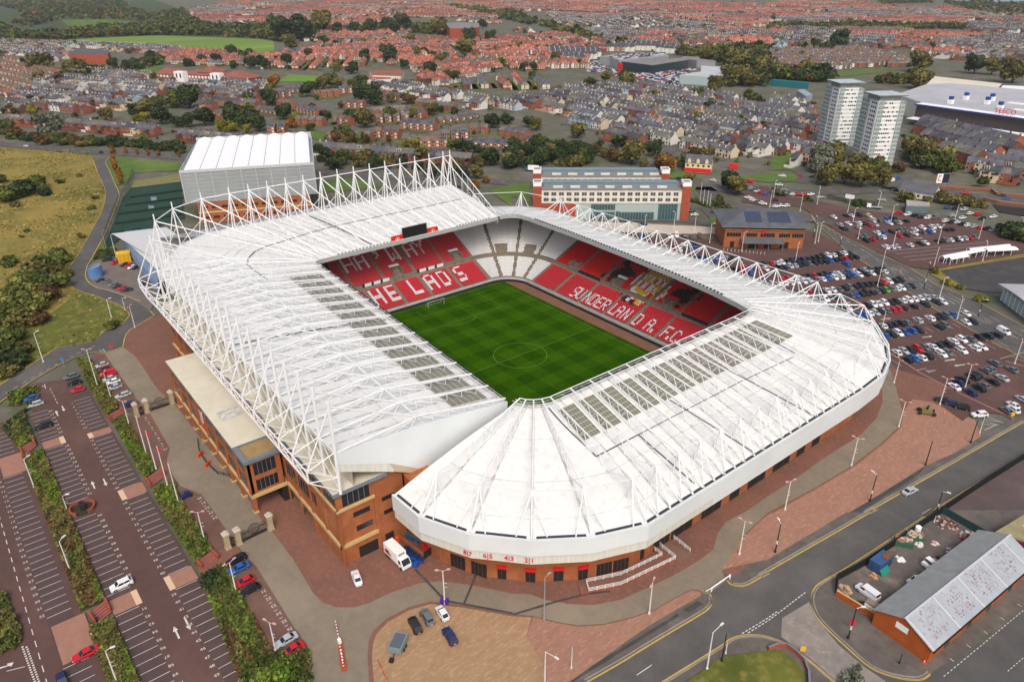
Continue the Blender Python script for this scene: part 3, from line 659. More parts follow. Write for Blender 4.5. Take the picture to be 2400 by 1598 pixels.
# roof trusses, one part each ------------------------------------------------
def frame(st):
    a, c = st; L = math.hypot(c[0]-a[0], c[1]-a[1]); return Vector((a[0],a[1],0)), Vector(((c[0]-a[0])/L, (c[1]-a[1])/L, 0)), L
def tp(st, d, z, s=0.0):
    a, n_, L = frame(st); q = a+n_*d; return Vector((q.x-n_.y*s, q.y+n_.x*s, z))
def hz(st, d, hi): return rz(hi, d/frame(st)[2])
def west_truss(st, nx):
    "mast on the building, bent tie with a high node over the roof, raking outrigger"
    b = MB(); L = frame(st)[2]; f = L/44.5
    top = tp(st,L,41); N = tp(st,25*f,31.2); inn = tp(st,.6,26.4); foot = tp(st,L,30); base = tp(st,L,19.8); o1 = tp(st,L+6.3,28.3); o2 = tp(st,L+6.3,25.6)
    b.tube(base, tp(st,L,42.2), .36, n=8); b.tube(top, N, .2); b.tube(N, inn, .2); b.tube(N, foot, .19)
    b.tube(top, o1, .17); b.tube(o1, o2, .2); b.tube(o1, tp(st,L,30.3), .14); b.tube(o1, tp(st,L,24), .14); b.tube(o2, tp(st,L,24), .13); b.tube(o2, tp(st,L,20.5), .15)
    b.tube(tp(st,L,33), foot, .2)
    for d in (14, 18.5, 23, 27, 31.5, 36): b.tube(N, tp(st,d*f,hz(st,d*f,True)), .09, n=4)
    zc = lambda d: 26.4+(31.2-26.4)*d/(25*f)
    for k in range(1, 6):
        d = 4.2*k*f; p = tp(st,d,zc(d)); b.tube(p, tp(st,d,hz(st,d,True)), .08, n=4)
        if k > 1: b.tube(p, tp(st,d-4.2*f,hz(st,d-4.2*f,True)), .08, n=4)
    zf = lambda d: 31.2+(30-31.2)*(d-25*f)/(L-25*f)
    for d in (30, 35, 40):
        p = tp(st,d*f,zf(d*f)); b.tube(p, tp(st,d*f,hz(st,d*f,True)), .07, n=4); b.tube(p, tp(st,(d-4)*f,hz(st,(d-4)*f,True)), .07, n=4)
    if nx:
        b.tube(N, tp(nx,25*frame(nx)[2]/44.5,31.2), .17)
        b.tube(o1, tp(nx,frame(nx)[2]+6.3,28.3), .17); b.tube(o2, tp(nx,frame(nx)[2]+6.3,25.6), .2)
        b.tube(foot, tp(nx,frame(nx)[2],30), .17); b.tube(tp(st,L,24), tp(nx,frame(nx)[2],30), .1, n=4); b.tube(o2, tp(nx,frame(nx)[2]+6.3,28.3), .1, n=4); b.tube(top, tp(nx,frame(nx)[2],41), .1, n=4)
        b.tube(tp(st,L,20.5), tp(nx,frame(nx)[2],24), .1, n=4)
    b.build('roof_truss', m_steel, ST)
def north_truss(st, nx):
    b = MB(); L = frame(st)[2]
    tip = tp(st,L-.5,45.4); top = tp(st,L-.5,43); inn = tp(st,1.2,26.3); zf = hz(st,L-3,True)
    b.tube(tp(st,L-.5,zf), top, .24, n=8); b.tube(top, tip, .24); b.tube(top, inn, .2); b.tube(top, tp(st,L-5.5,zf), .17); b.tube(top, tp(st,L-2,zf,2.6), .18); b.tube(top, tp(st,L+5,24.5), .2)
    zc = lambda d: 26.3+(43-26.3)*(d-1.2)/(L-1.7)
    for k in range(1, 7):
        d = 1.2+(L-8)/7*k; p = tp(st,d,zc(d)); b.tube(p, tp(st,d,hz(st,d,True)), .06, n=4)
        if k < 4: b.tube(p, tp(st,d-4.5,hz(st,d-4.5,True)), .06, n=4)
    if nx:
        L2 = frame(nx)[2]; b.tube(top, tp(nx,L2-.5,43), .17); b.tube(tp(st,L-.5,zf+.3), tp(nx,L2-.5,zf+7), .1, n=4); b.tube(tp(st,L-.5,zf+.4), tp(nx,L2-.5,zf+.4), .16)
        d = L*.55; b.tube(tp(st,d,hz(st,d,True)+.4), tp(nx,L2*.55,hz(nx,L2*.55,True)+.4), .12, n=4)
        b.tube(tp(st,L*.5,zc(L*.5)), tp(nx,L2*.55,hz(nx,L2*.55,True)+.4), .06, n=4)
    b.build('roof_truss', m_steel, ST)
def low_truss(st, nx, east=False):
    b = MB(); L = frame(st)[2]; da = L-(4.5 if east else 6.3)
    za = 24.6 if east else 23.8
    apex = tp(st,da,za); inn = tp(st,.5,27.0); ez = 16.3
    b.tube(inn if not east else tp(st,da-15,hz(st,da-15,False)+.1), apex, .19); b.tube(apex, tp(st,L-.9,ez), .15); b.tube(apex, tp(st,da-1,hz(st,da-1,False)), .18); b.tube(apex, tp(st,L-1.2,ez+.2,3.1), .14); b.tube(apex, tp(st,L-1.2,ez+.2,-3.1), .14)
    b.tube(apex, tp(st,da-9,hz(st,da-9,False)), .11)
    zc = lambda d: 27.0+(za-27.0)*(d-.5)/(da-.5)
    q = None
    for k in range(9 if not east else 0):
        d = 2.2+k*1.75; p = tp(st,d,zc(d)) if k % 2 else tp(st,d,hz(st,d,False)+.25)
        if q is not None: b.tube(q, p, .09, n=4)
        q = p
    d = da*.62
    if not east: b.tube(tp(st,d,zc(d)), tp(st,d-2.2,hz(st,d-2.2,False)), .08); b.tube(tp(st,d,zc(d)), tp(st,d+2.2,hz(st,d+2.2,False)), .08)
    b.tube(tp(st,1.2,hz(st,1.2,False)+.3), tp(st,18,hz(st,18,False)+.3), .14, n=4)
    if nx:
        L2 = frame(nx)[2]; b.tube(apex, tp(nx,L2-(4.5 if east else 6.3),za), .12, n=4)
        if not east: b.tube(tp(st,d,zc(d)), tp(nx,frame(nx)[2]*.52,zc(d)), .07, n=4)
        b.tube(inn, tp(nx,.5,27), .12, n=4); b.tube(tp(st,L-.9,ez), tp(nx,L2-8,hz(nx,L2-8,False)+.2), .08, n=4); b.tube(tp(nx,L2-.9,ez), tp(st,L-8,hz(st,L-8,False)+.2), .08, n=4)
    b.build('roof_truss', m_steel, ST)
tw = [HI[i] for i in range(0, 31, 2)]+[HI[31], HI[32]]
for i, st in enumerate(tw): west_truss(st, tw[i+1] if i+1 < len(tw) else None)
tn = [HI[33], HI[34], HI[35]]+[HI[i] for i in range(36, len(HI), 2)]
tn = tn+[HI[-1]] if tn[-1] != HI[-1] else tn
for i, st in enumerate(tn): north_truss(st, tn[i+1] if i+1 < len(tn) else None)
ts = LO[1:5]+[LO[i] for i in range(5, nS, 2)]+[LO[i] for i in range(nS, nE0)]
for i, st in enumerate(ts): low_truss(st, ts[i+1] if i+1 < len(ts) else None)
te = [LO[i] for i in range(nE0, nE0+NE_+1, 2)]+[LO[i] for i in range(nE0+NE_+2, len(LO)-1, 2)]
for i, st in enumerate(te): low_truss(st, te[i+1] if i+1 < len(te) else None, True)
# floodlights and catwalk along the inner edge
FL = []
def lamps(S, hi, i0, i1, step, out=.9):
    for i in np.arange(i0, i1, step):
        j = int(i); p = Vector(rp(S[j],0,hi)).lerp(Vector(rp(S[min(j+1,len(S)-1)],0,hi)), i-j); n_ = frame(S[j])[1]; FL.append((p, p-n_*out, n_))
lamps(LO, False, 7, 27, .45); lamps(HI, True, 2, 28, .6); lamps(HI, True, 38, 46, .5, -.8); lamps(HI, True, 56, 62, .5, -.8); lamps(LO, False, 36, 64, .45, -.7)
fb = MB()
for k, (p, q, n_) in enumerate(FL):
    b = MB() if k < 98 else fb; b.box(q.x-.35,q.x+.35,q.y-.35,q.y+.35,q.z-.7,q.z+.2,0); b.tube(q, p+n_*.5+Vector((0,0,.6)), .06, n=4)
    if k < 98: b.build('floodlight', m_board, ST)
kind(fb.build('distant_floodlights', m_board, ST), 'stuff')
b = MB()
for S, hi, r_ in ((HI, True, range(0, 31)), (LO, False, range(0, 30))):
    for i in r_:
        for dd, zz in ((.6, 1.3), (1.6, 1.3), (1.1, .3)):
            p, q = tp(S[i],dd,rz(hi,0)+zz), tp(S[i+1],dd,rz(hi,0)+zz); b.tube(p, q, .07, n=4)
        b.tube(tp(S[i],.6,rz(hi,0)+1.3), tp(S[i+1],1.1,rz(hi,0)+.3), .05, n=4); b.tube(tp(S[i],1.6,rz(hi,0)+1.3), tp(S[i],.2,rz(hi,0)), .06, n=4)
b.build('catwalk', m_roofs, ST)
# translucent roof lights
m_pan = mat('roof_light_panel', (126,125,104), .4, (116,117,100), .3, 5, spec=.4, rgb3=(132,120,112), scale3=.05); m_grid = mat('roof_light_bar', (198,197,186), .6)
def rooflight(S, hi, i, ta, tb, f0, f1, nc, nr):
    A, B = S[i], S[i+2]; b = MB()
    P = lambda t, f: Vector(rp(A,t,hi,.1)).lerp(Vector(rp(B,t,hi,.1)), f)
    b.poly([P(ta,f0), P(tb,f0), P(tb,f1), P(ta,f1)][::1 if not hi else -1], 0)
    up = Vector((0,0,.05))
    for k in range(nc+1):
        f = f0+(f1-f0)*k/nc; e = .007; b.poly([P(ta,f-e)+up, P(tb,f-e)+up, P(tb,f+e)+up, P(ta,f+e)+up][::1 if not hi else -1], 1)
    for k in range(nr+1):
        t = ta+(tb-ta)*k/nr; e = .0022; b.poly([P(t-e,f0)+up, P(t+e,f0)+up, P(t+e,f1)+up, P(t-e,f1)+up][::1 if not hi else -1], 1)
    b.build('roof_light', [m_pan, m_grid], ST)
for i in range(5, nS-1, 2): rooflight(LO, False, i, .085, .37, .1, .86, 6, 7)
for i in range(1, 28, 2): rooflight(HI, True, i, .07, .3, .06, .8, 6, 6)
# tall end wall of the main stand roof, lower roof skirt
b = MB(); X = 53.5
top = [rp(HI[0],t,True,.35) for t in np.linspace(0,1,9)]; bot = [(X,-47,23.2), (X,-70,16.2), (X,-79,20), (X,-90.6,25.6), (X,-91.3,25.8)]
for (xx, fl) in ((X, 1), (X-.5, -1)):
    P = [(xx, p[1], p[2]) for p in top]+[(xx, q[1], q[2]) for q in bot[::-1]]; b.poly(P[::-fl])
for p, q in zip(top, top[1:]): b.poly([(X-.5,p[1],p[2]), (X,p[1],p[2]), (X,q[1],q[2]), (X-.5,q[1],q[2])], 0)
P = [(X+.06,-91.3,29.0), (X+.06,-91.3,25.6), (X+.06,-72,16.4), (X+.06,-72,17.3)]
b.build('end_wall', [m_clad, m_clad2], ST)
b = MB(); b.poly([(X+.2,-91.2,25.7), (X+.2,-78.4,19.7), (X+.2,-79.5,22.4), (X+.2,-91.2,27.4)]); b.poly([(X+.15,-78.2,19.6), (X+.15,-70.5,15.4), (X+.15,-71,16.8), (X+.15,-79.3,22.3)], 1); b.build('end_skirt', [m_clad2, mat('sand_panel', (190,176,152), .7)], ST)
b = MB(); YN = 41.3
P = [(rp(HI[-1],t,True)[0], YN+(3.7*t), rp(HI[-1],t,True)[2]+.2) for t in np.linspace(0,1,6)]; b.poly(P+[(-107,45,15), (-66,41.2,22)]); b.build('end_wall', m_clad, ST)
b = MB()
for i in range(0, 32):
    A, B = rp(HI[i],.93,True), rp(HI[i+1],.93,True); b.poly([A[:2]+(19.9,), B[:2]+(19.9,), B[:2]+(29.2,), A[:2]+(29.2,)][::-1])
b.build('rear_wall', mat('beige_cladding', (200,196,184), .7, (184,180,168), .3), ST)
# rear slope behind the far stand
b = MB(); b.poly([(-107,-62,27.5), (-107,45,27.5), (-131,44,24), (-131,-78,24)], 0); b.poly([(-131,-78,24), (-131,44,24), (-131,44,0), (-131,-78,0)], 1); b.poly([(-131,44,24), (-107,45,27.5), (-107,45,0), (-131,44,0)], 1)
b.build('rear_roof', [mat('grey_roof', (176,176,176), .6, (150,152,154), .1, 6, rgb3=(120,122,126), scale3=.2), m_clad], ST)
b = MB(); b.poly([(-131,-62,13.6), (-131,-78,13.4), (-196,-84,10.4), (-188,-62,11)][::-1], 0)
Pc = [(-196,-78,10.4), (-197.5,-80.5,8.6), (-198.5,-80,4), (-198.5,-79.5,0)]; Pd = [(-131,-78,13.4), (-131,-80.5,11), (-131,-82,5), (-131,-82,0)]
b.poly([(-196,-84,10.4), (-131,-78,13.4), (-131,-81,11.6), (-196.5,-81,8.8)], 0)
for k in range(3): b.poly([Pc[k], Pc[k+1], Pd[k+1], Pd[k]], 1)
b.poly([(-198.5,-79.5,0), (-196,-78,10.4), (-188,-62,11), (-190,-62,0)], 1)
b.build('curved_annex', [mat('annex_roof', (206,206,206), .6), mat('pale_blue_panel', (142,166,198), .45, (122,148,186), .3)], ST)

# main building in brick -------------------------------------------------------
b = MB(); y0 = -92
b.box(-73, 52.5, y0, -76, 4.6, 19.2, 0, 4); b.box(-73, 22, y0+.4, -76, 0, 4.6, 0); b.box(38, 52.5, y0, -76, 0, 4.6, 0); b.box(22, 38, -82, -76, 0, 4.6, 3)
b.box(52.5, 53.3, -76, -60, 0, 18, 0); b.box(50.5, 56, -76, -70, 0, 17.5, 0)
b.box(-73.5, 53.3, y0-.8, -80, 19.2, 20.2, 2, 4)
b.box(-73.2, 52.8, y0-.35, y0+.3, 14.6, 15.2, 1); b.box(-73.2, 52.9, y0-.4, y0+.3, 4.7, 5.6, 1); b.box(52.4, 52.9, y0-.4, -83.2, 4.7, 5.6, 1); b.box(52.4, 52.9, y0-.35, -83.2, 14.6, 15.2, 1)
for x in np.arange(-72, 53, 7.35): b.box(x-.45, x+.45, y0-.28, y0, 0, 14.6, 0)
for y in (-92.1, -83.5): b.box(52.4, 52.75, y, y+.9, 0, 14.6, 0)
wb = b.build('main_building', [m_brick, m_stone, m_trim, m_dk, m_flatroof], ST)
def window(x0, x1, y, z0, z1, par, nm=4, face='y'):
    v = MB()
    if face == 'y':
        v.box(x0, x1, y-.06, y+.1, z0, z1, 0)
        for k in range(1, nm): xx = x0+(x1-x0)*k/nm; v.box(xx-.05, xx+.05, y-.1, y-.055, z0, z1, 1)
    else:
        v.box(y-.1, y+.06, x0, x1, z0, z1, 0)
        for k in range(1, nm): xx = x0+(x1-x0)*k/nm; v.box(y+.055, y+.1, xx-.05, xx+.05, z0, z1, 1)
    return v.build('window', [m_glass, m_trim], par)
window(-90.6,-84.2, 52.5, 15.4, 18.6, wb, 5, 'x')
for (ya, yb, za, zb) in ((-88.5,-84.6,11.6,12.8), (-88.2,-84.3,7.6,8.9), (-81.5,-78.5,12.4,13.4), (-81.3,-78.3,8.6,9.6)): window(ya, yb, 52.55, za, zb, wb, 1, 'x')
v = MB(); v.box(52.45,52.65,-88.2,-83.6,.05,3.0,0); v.build('shutter_door', m_dk, wb); v = MB(); v.box(52.45,52.65,-81.6,-79.5,.05,3.0,0); v.build('shutter_door', m_dk, wb)
for k in range(7):
    x = -72+7.35*k
    if x < -42: window(x+.7, x+6.6, y0, 15.5, 18.7, wb); window(x+1, x+6.3, y0, 10.2, 12.2, wb)
for x in (38.8, 46.2): window(x+.4, x+5.6, y0, 15.5, 18.7, wb)
window(38.5, 41, y0, 9, 12, wb, 2); window(24, 29.5, y0, 15.4, 18.6, wb); window(31, 36.8, y0, 15.4, 18.6, wb); window(24, 29.5, y0, 8.5, 12, wb); window(31, 36.8, y0, 8.5, 12, wb)
# projecting block on pillars
x0, x1, yf = -39.5, 23.3, -100.9
b = MB(); b.box(x0, x1, yf, y0-.9, 4.8, 14.6, 0); b.box(x0-.6, 16, yf-.7, y0-.85, 14.6, 15.4, 1, 2); b.box(16, x1+.6, yf-.7, yf+.5, 14.6, 15.4, 1); b.box(x1-.5, x1+.6, yf+.5, y0-.85, 14.6, 15.4, 1)
b.box(16, x1-.5, yf+.5, y0-.9, 14.5, 14.75, 4); b.box(x0-.3, x1+.3, yf-.35, yf+.1, 4.6, 5.5, 3); b.box(x1-.1, x1+.35, yf-.3, y0, 4.6, 5.5, 3); b.box(x0, x1, y0-1.6, y0-.2, 0, 4.6, 5)  # last box: dark back wall, shade under the arcade put into its colour
b.box(-2, 3, yf+1.5, yf+7, 15.41, 15.5, 6)
pb = b.build('projecting_block', [m_brick, m_trim, m_flatroof, m_stone, mat('terrace_deck', (168,142,98), .8, (150,126,86), .6), m_dk, m_roofs], ST)
nb = 8
for k in range(nb+1):
    x = x0+.6+(x1-x0-1.2)*k/nb; v = MB(); v.box(x-.6, x+.6, yf-.3, yf+.7, 0, 14.5, 0); v.box(x-.75, x+.75, yf-.4, yf+.8, 0, .6, 1); v.build('pillar', [m_brick, m_stone], pb)
    if k < nb:
        xx = x+(x1-x0-1.2)/nb
        if k != 3: window(x+1, xx-1, yf, 11.0, 13.9, pb, 4); window(x+1, xx-1, yf, 6.4, 9.0, pb, 4)
window(yf+1.4, y0-2.2, x1, 10.6, 13.9, pb, 5, 'x'); window(yf+1.4, y0-2.2, x1, 6.2, 9.2, pb, 5, 'x')
# emblem on the block: red and white striped shield with black supporters
xm = x0+.6+(x1-x0-1.2)*3.5/nb; v = MB()
def disc(cx, cz, r_, mi, dy, sx=1.0): v.poly([(cx+sx*r_*math.cos(t), yf-dy, cz+r_*math.sin(t)) for t in np.linspace(0, 2*math.pi, 17)[:-1]], mi)
disc(xm-1.5, 10, 1.7, 2, .08, .55); disc(xm+1.5, 10, 1.7, 2, .08, .55); disc(xm, 12.4, .8, 2, .08)
for k in range(6): xx = xm-1.35+k*.45; v.box(xx, xx+.45, yf-.2, yf, 7.6+abs(k-2.5)*.35, 11.9, k % 2)
v.box(xm-1.9, xm+1.9, yf-.22, yf, 6.3, 7.0, 0)
v.build('wall_emblem', [m_red, m_steel, m_board], pb)
# low curved railing and orange barriers by the entrance are separate things (below)
# scoreboard on the far roof ---------------------------------------------------
SCB = empty('scoreboard', (-66.6, 0, 25.2)); SCB.parent = ST
def scr(y0_, y1_, z0_, z1_, m, name):
    v = MB(); v.box(-.5, .35, y0_, y1_, z0_, z1_); return v.build(name, m, SCB)
scr(-4.6, 6.2, -1.2, 3.9, mat('screen_black', (36,38,40), .35), 'screen')
for (a_, c_) in ((-9.5,-4.75), (6.35,11.3)):
    o = scr(a_, c_, -1.4, 1.5, m_redp, 'side_panel'); v = MB(); ym = (a_+c_)/2
    v.poly([(.4, ym+1.0*math.cos(t), .05+1.05*math.sin(t)) for t in np.linspace(0, 2*math.pi, 20)[:-1]], 0); v.poly([(.42, ym+.7*math.cos(t), .05+.75*math.sin(t)) for t in np.linspace(0, 2*math.pi, 20)[:-1]], 1)
    v.poly([(.44, ym-.35, -.5), (.44, ym+.3, -.3), (.44, ym+.1, .6), (.44, ym-.3, .4)], 2); v.build('panel_emblem', [mat('emblem_gold', (226,190,110), .6), m_redp, m_steel], o)
v = MB()
for y in (-4, -1, 2.5, 5.5): v.tube((-.5,y,3), (-3.5,y,.2), .13)
v.build('screen_frame', m_steel, SCB)
# ------------------------------------------------------------------ other buildings
class Bld:
    "a building with its own frame: local x along the front, local y away from the viewer"
    def __init__(s, name, org, u, label, cat='building', group=None):
        s.o = empty(name, (org[0], org[1], 0), math.atan2(u[1], u[0])); tag(s.o, label, cat, group)
    def part(s, name, b, m, par=None): return b.build(name, m, par or s.o)
    def box(s, name, m, *a, par=None, **k): b = MB(); b.box(*a, **k); return s.part(name, b, m, par)
m_rbrick = mat('red_brick', (168,86,62), .85, (150,74,54), .4, 5); m_hbrick = mat('house_brick', (150,92,74), .85, (134,82,66), .3, 5)
m_render = mat('white_render', (226,222,208), .7, (214,210,196), .3); m_roofgrey = mat('roof_felt', (138,136,134), .85, (126,124,122), .2)
m_teal = mat('teal_glass', (62,92,96), .2, spec=.5); m_pglass = mat('pale_glass', (170,190,188), .25, spec=.5); m_plant = mat('plant_grey', (122,142,154), .5)
m_slate = mat('slate_roof', (98,100,106), .75, (84,86,92), .25, 4); m_solar = mat('solar_panel', (58,66,84), .3, (66,76,98), .4, spec=.5)
m_silver = mat('silver_cladding', (166,172,174), .42, (178,184,186), .06, 2, metal=.35); m_memb = mat('white_membrane', (246,246,246), .5)
def win(B, par, x0, x1, y, z0, z1, m=None, div=2, fr=None):
    b = MB(); b.box(x0, x1, y-.06, y+.08, z0, z1, 0)
    for k in range(1, div): xx = x0+(x1-x0)*k/div; b.box(xx-.05, xx+.05, y-.1, y-.05, z0, z1, 1)
    return B.part('window', b, [m or m_glass, fr or m_render], par)

# sports hall with a fabric roof
B = Bld('sports_hall', (-223,-42.5), (.398,.917), 'large grey clad hall with scalloped white fabric roof behind the stadium', 'sports hall')
b = MB(); b.box(0, 66, 0, 72, 11, 27.4, 0); b.box(-.3, 66.3, -.3, 0, 26.6, 28, 1); b.box(-.3, 0, 0, 72, 26.6, 28, 1); b.box(66, 66.3, 0, 72, 26.6, 28, 1); b.box(0, 66, 71.6, 72.3, 27.4, 30.5, 1)
for k in range(10): b.box(k*66/9-.15, k*66/9+.15, -.35, -.3 if False else 0, 11, 26.6, 1)
for z in range(13, 27, 2): b.box(0, 66, -.12, 0, z, z+.09, 1)
for k in range(10): b.box(-.3, 0, k*8-.15, k*8+.15, 11, 26.6, 1)
wl = B.part('cladding', b, [m_silver, mat('silver_frame', (196,200,202), .45)])
b = MB(); NX, NY = 64, 10
def fz(x, y): u = (x-1.5)/63*8; s_ = abs(math.sin(math.pi*u)); t = (y-1)/68; return 27.6+2.4*t+(.1+1.3*t*t)*s_**1.2
for i in range(NX):
    for j in range(NY):
        xs = [1.5+63*(i+a)/NX for a in (0, 1)]; ys = [1+68*(j+a)/NY for a in (0, 1)]
        b.poly([(xs[0],ys[0],fz(xs[0],ys[0])), (xs[1],ys[0],fz(xs[1],ys[0])), (xs[1],ys[1],fz(xs[1],ys[1])), (xs[0],ys[1],fz(xs[0],ys[1]))])
    xs = [1.5+63*(i+a)/NX for a in (0, 1)]; b.poly([(xs[1],69,fz(xs[1],69)), (xs[0],69,fz(xs[0],69)), (xs[0],69,27.4), (xs[1],69,27.4)], 1)
for k in range(9):
    x = 1.5+63*k/8
    for j in range(NY): ys = [1+68*(j+a)/NY for a in (0, 1)]; b.poly([(x-.12,ys[0],fz(x,ys[0])+.1), (x+.12,ys[0],fz(x,ys[0])+.1), (x+.12,ys[1],fz(x,ys[1])+.1), (x-.12,ys[1],fz(x,ys[1])+.1)], 1)
B.part('fabric_roof', b, [m_memb, m_plant])
b = MB(); b.box(5, 62, -.6, 70, 0, 10.8, 0); b.box(5, 62, -.75, -.6, 5.2, 6.0, 1); bs = B.part('brick_base', b, [m_brick, m_stone])
for k in range(11):
    for z in (2.2, 7.6): win(B, bs, 7+k*5, 10+k*5, -.62, z, z+1.3, m_glass, 3, m_brick)

# all-weather cages
m_turf = mat('dark_turf', (42,72,58), .95, (36,62,50), .15, 6)
flat('sports_cage_turf', zp(0,400,'1200,165 1660,110 1700,440 1300,560 1150,590 985,725 955,700 1130,250'), .07, m_turf); flat('bare_pitch', zp(0,400,'1225,95 1650,30 1660,105 1205,160'), .072, mat('bare_turf', (134,130,84), .95, (110,112,70), .3))
cg = empty('mesh_fence', (0,0,0)); tag(cg, 'dark green mesh fence enclosing the small all weather pitches', 'fence')
m_mesh = mat('fence_green', (40,66,58), .7)
b = MB(); e = zp(0,400,'960,700 1030,480 1100,310 1190,160 1235,40'); W_ = zp(0,400,'985,725 1150,590')
for a_, c_ in list(zip(e, e[1:]))+list(zip(W_, W_[1:])):
    L = math.hypot(c_[0]-a_[0], c_[1]-a_[1]); nn = max(1, int(L/3))
    for k in range(nn+1): t = k/nn; b.tube((a_[0]+(c_[0]-a_[0])*t, a_[1]+(c_[1]-a_[1])*t, 0), (a_[0]+(c_[0]-a_[0])*t, a_[1]+(c_[1]-a_[1])*t, 5), .06, n=4)
    for z in np.arange(.2, 5.1, .35): b.tube((a_[0], a_[1], z), (c_[0], c_[1], z), .03, n=3)
b.build('fence_panel', m_mesh, cg)
for s in ('1195,255 1690,190', '1150,330 1690,260', '1090,410 1690,330', '1060,500 1690,410', '1020,595 1300,545'):
    a_, c_ = zp(0,400,s); dv = empty('pitch_divider', a_+(0,)); rz_ = math.atan2(c_[1]-a_[1], c_[0]-a_[0]); dv.rotation_euler = (0,0,rz_); L = math.hypot(c_[0]-a_[0], c_[1]-a_[1])
    tag(dv, 'low dark kickboard dividing the green all weather pitches', 'fence', 'dividers between the green pitches'); b = MB(); b.box(0, L, -.08, .08, .07, 1.3); b.build('board', mat('kickboard', (30,50,44), .8), dv)
for (s, lab) in (('1385,245 1440,245 1440,280 1390,280', 'pale square mat lying on the far small green pitch'), ('1362,325 1415,325 1415,355 1368,355', 'pale square mat lying on the middle small green pitch')):
    b = MB(); b.prism(zp(0,400,s), .1, .25); tag(b.build('floor_mat', m_plant), lab, 'mat')

# hotel: two parallel wings with brick stair towers
def wing(B, y0, L, lower):
    b = MB(); b.box(0, L, y0, y0+13, 9 if lower else 0, 16, 0); b.box(-.2, L+.2, y0-.3, y0+13.2, 16, 16.5, 1); w_ = B.part('white_wall', b, [m_render, m_roofgrey])
    b = MB(); b.box(1, L-2, y0+5, y0+9, 16.5, 19.2, 0); b.box(.5, L-1.5, y0+4.6, y0+5.2, 18.6, 19.4, 0)
    for k in range(7): b.box(6+k*9, 11+k*9, y0+2.6, y0+4.2, 16.5, 17.3, 1)
    B.part('plant_screen', b, [m_plant, m_render])
    n_ = 18
    for k in range(n_):
        x = 1.2+k*(L-1.6)/n_
        for z in (10.1, 13.1): win(B, w_, x, x+2.5, y0, z, z+1.7, mat('grey_glass', (92,98,106), .2, (70,76,84), .3, spec=.5), 2)
    for x in (-4.4, L):
        b = MB(); b.box(x, x+4.4, y0-.4, y0+5.5, 0, 18, 0); b.box(x+.02, x+4.38, y0-.38, y0+5.48, 18, 20, 1, 2); b.box(x-.15, x+.35, y0-.5, y0+5.6, 20, 20.3, 1); b.box(x+4.05, x+4.55, y0-.5, y0+5.6, 20, 20.3, 1); b.box(x+.35, x+4.05, y0-.5, y0, 20, 20.3, 1); b.box(x+.35, x+4.05, y0+5.1, y0+5.6, 20, 20.3, 1)
        B.part('stair_tower', b, [m_rbrick, m_memb, m_roofgrey])
    if lower:
        b = MB(); b.box(0, 18, y0, y0+13, 0, 9, 0); B.part('brick_base', b, m_rbrick)
        b = MB(); b.box(18, L, y0+.3, y0+13, 0, 9, 0)
        for (x0, x1, z0, z1) in ((26,38.5,5.4,8.4), (26,38.5,.3,4.4), (41,59,.3,4.2), (61,71,.3,8.6), (39,41,.3,4.6)):
            b.box(x0, x1, y0+.1, y0+.3, z0, z1, 1)
        for k in range(36): b.box(18+k*1.5, 18.08+k*1.5, y0, y0+.1, 0, 9, 2)
        B.part('glass_front', b, [m_pglass, m_teal, m_silver])
B = Bld('hotel', (-111.5,104), (.64,.768), 'white hotel with two long wings, brick stair towers and a glass ground floor', 'hotel')
wing(B, 0, 72.6, True); wing(B, 27, 66, False); B.box('link_block', m_roofgrey, 36, 39, 13, 27, 0, 15)

# brick office with hipped slate roof and solar panels
B = Bld('brick_office', (-24.5,143), (.68,.735), 'brown brick office with hipped slate roof and two solar arrays', 'office')
b = MB(); b.box(0, 36.5, 0, 24, 0, 11, 0); b.box(-.25, 36.7, -.25, 24, 8.7, 9.0, 1); ww = B.part('wall', b, [m_brick, m_stone])
b = MB(); E_ = [(-2,-2), (38.5,-2), (38.5,26), (-2,26)]; Rg = [(12,12), (24.5,12)]
b.poly([E_[0]+(10.8,), E_[1]+(10.8,), Rg[1]+(15.6,), Rg[0]+(15.6,)]); b.poly([E_[1]+(10.8,), E_[2]+(10.8,), Rg[1]+(15.6,)]); b.poly([E_[2]+(10.8,), E_[3]+(10.8,), Rg[0]+(15.6,), Rg[1]+(15.6,)]); b.poly([E_[3]+(10.8,), E_[0]+(10.8,), Rg[0]+(15.6,)])
b.box(-2, 38.5, -2, 26, 10.4, 10.79, 1); rf = B.part('roof', b, [m_slate, m_trim])
for (x0, x1) in ((9.5,17), (20,30)):
    b = MB(); zz = lambda y: 10.8+4.8*(y+2)/14+.12; nn = int((x1-x0)/1.6)
    for k in range(nn): xa, xb = x0+(x1-x0)*k/nn, x0+(x1-x0)*(k+.94)/nn; b.poly([(xa,1.5,zz(1.5)), (xb,1.5,zz(1.5)), (xb,9.5,zz(9.5)), (xa,9.5,zz(9.5))])
    B.part('solar_panel', b, m_solar, rf)
win(B, ww, .5, 36, 0, 9.2, 10.4, m_glass, 18, m_trim)
for (x0, x1) in ((1,7.5), (10,15), (16.5,23), (25,30), (31,36)): win(B, ww, x0, x1, 0, 5.4, 7.2, m_glass, 5, m_trim)
b = MB(); b.poly([(7.5,-4,3.6), (27,-4,3.6), (27,0,5.0), (7.5,0,5.0)]); b.box(7.5, 27, -4, -3.8, 3.2, 3.6); B.part('canopy', b, m_slate)
for x in (8, 14, 20, 26.5): B.box('canopy_post', m_trim, x-.12, x+.12, -3.7, -3.46, 0, 3.4)
for (x0, x1) in ((3,5), (11.5,16), (19,22), (26,30)): b = MB(); b.box(x0, x1, -.08, .05, .05, 3, 0); B.part('door', b, m_dk, ww)
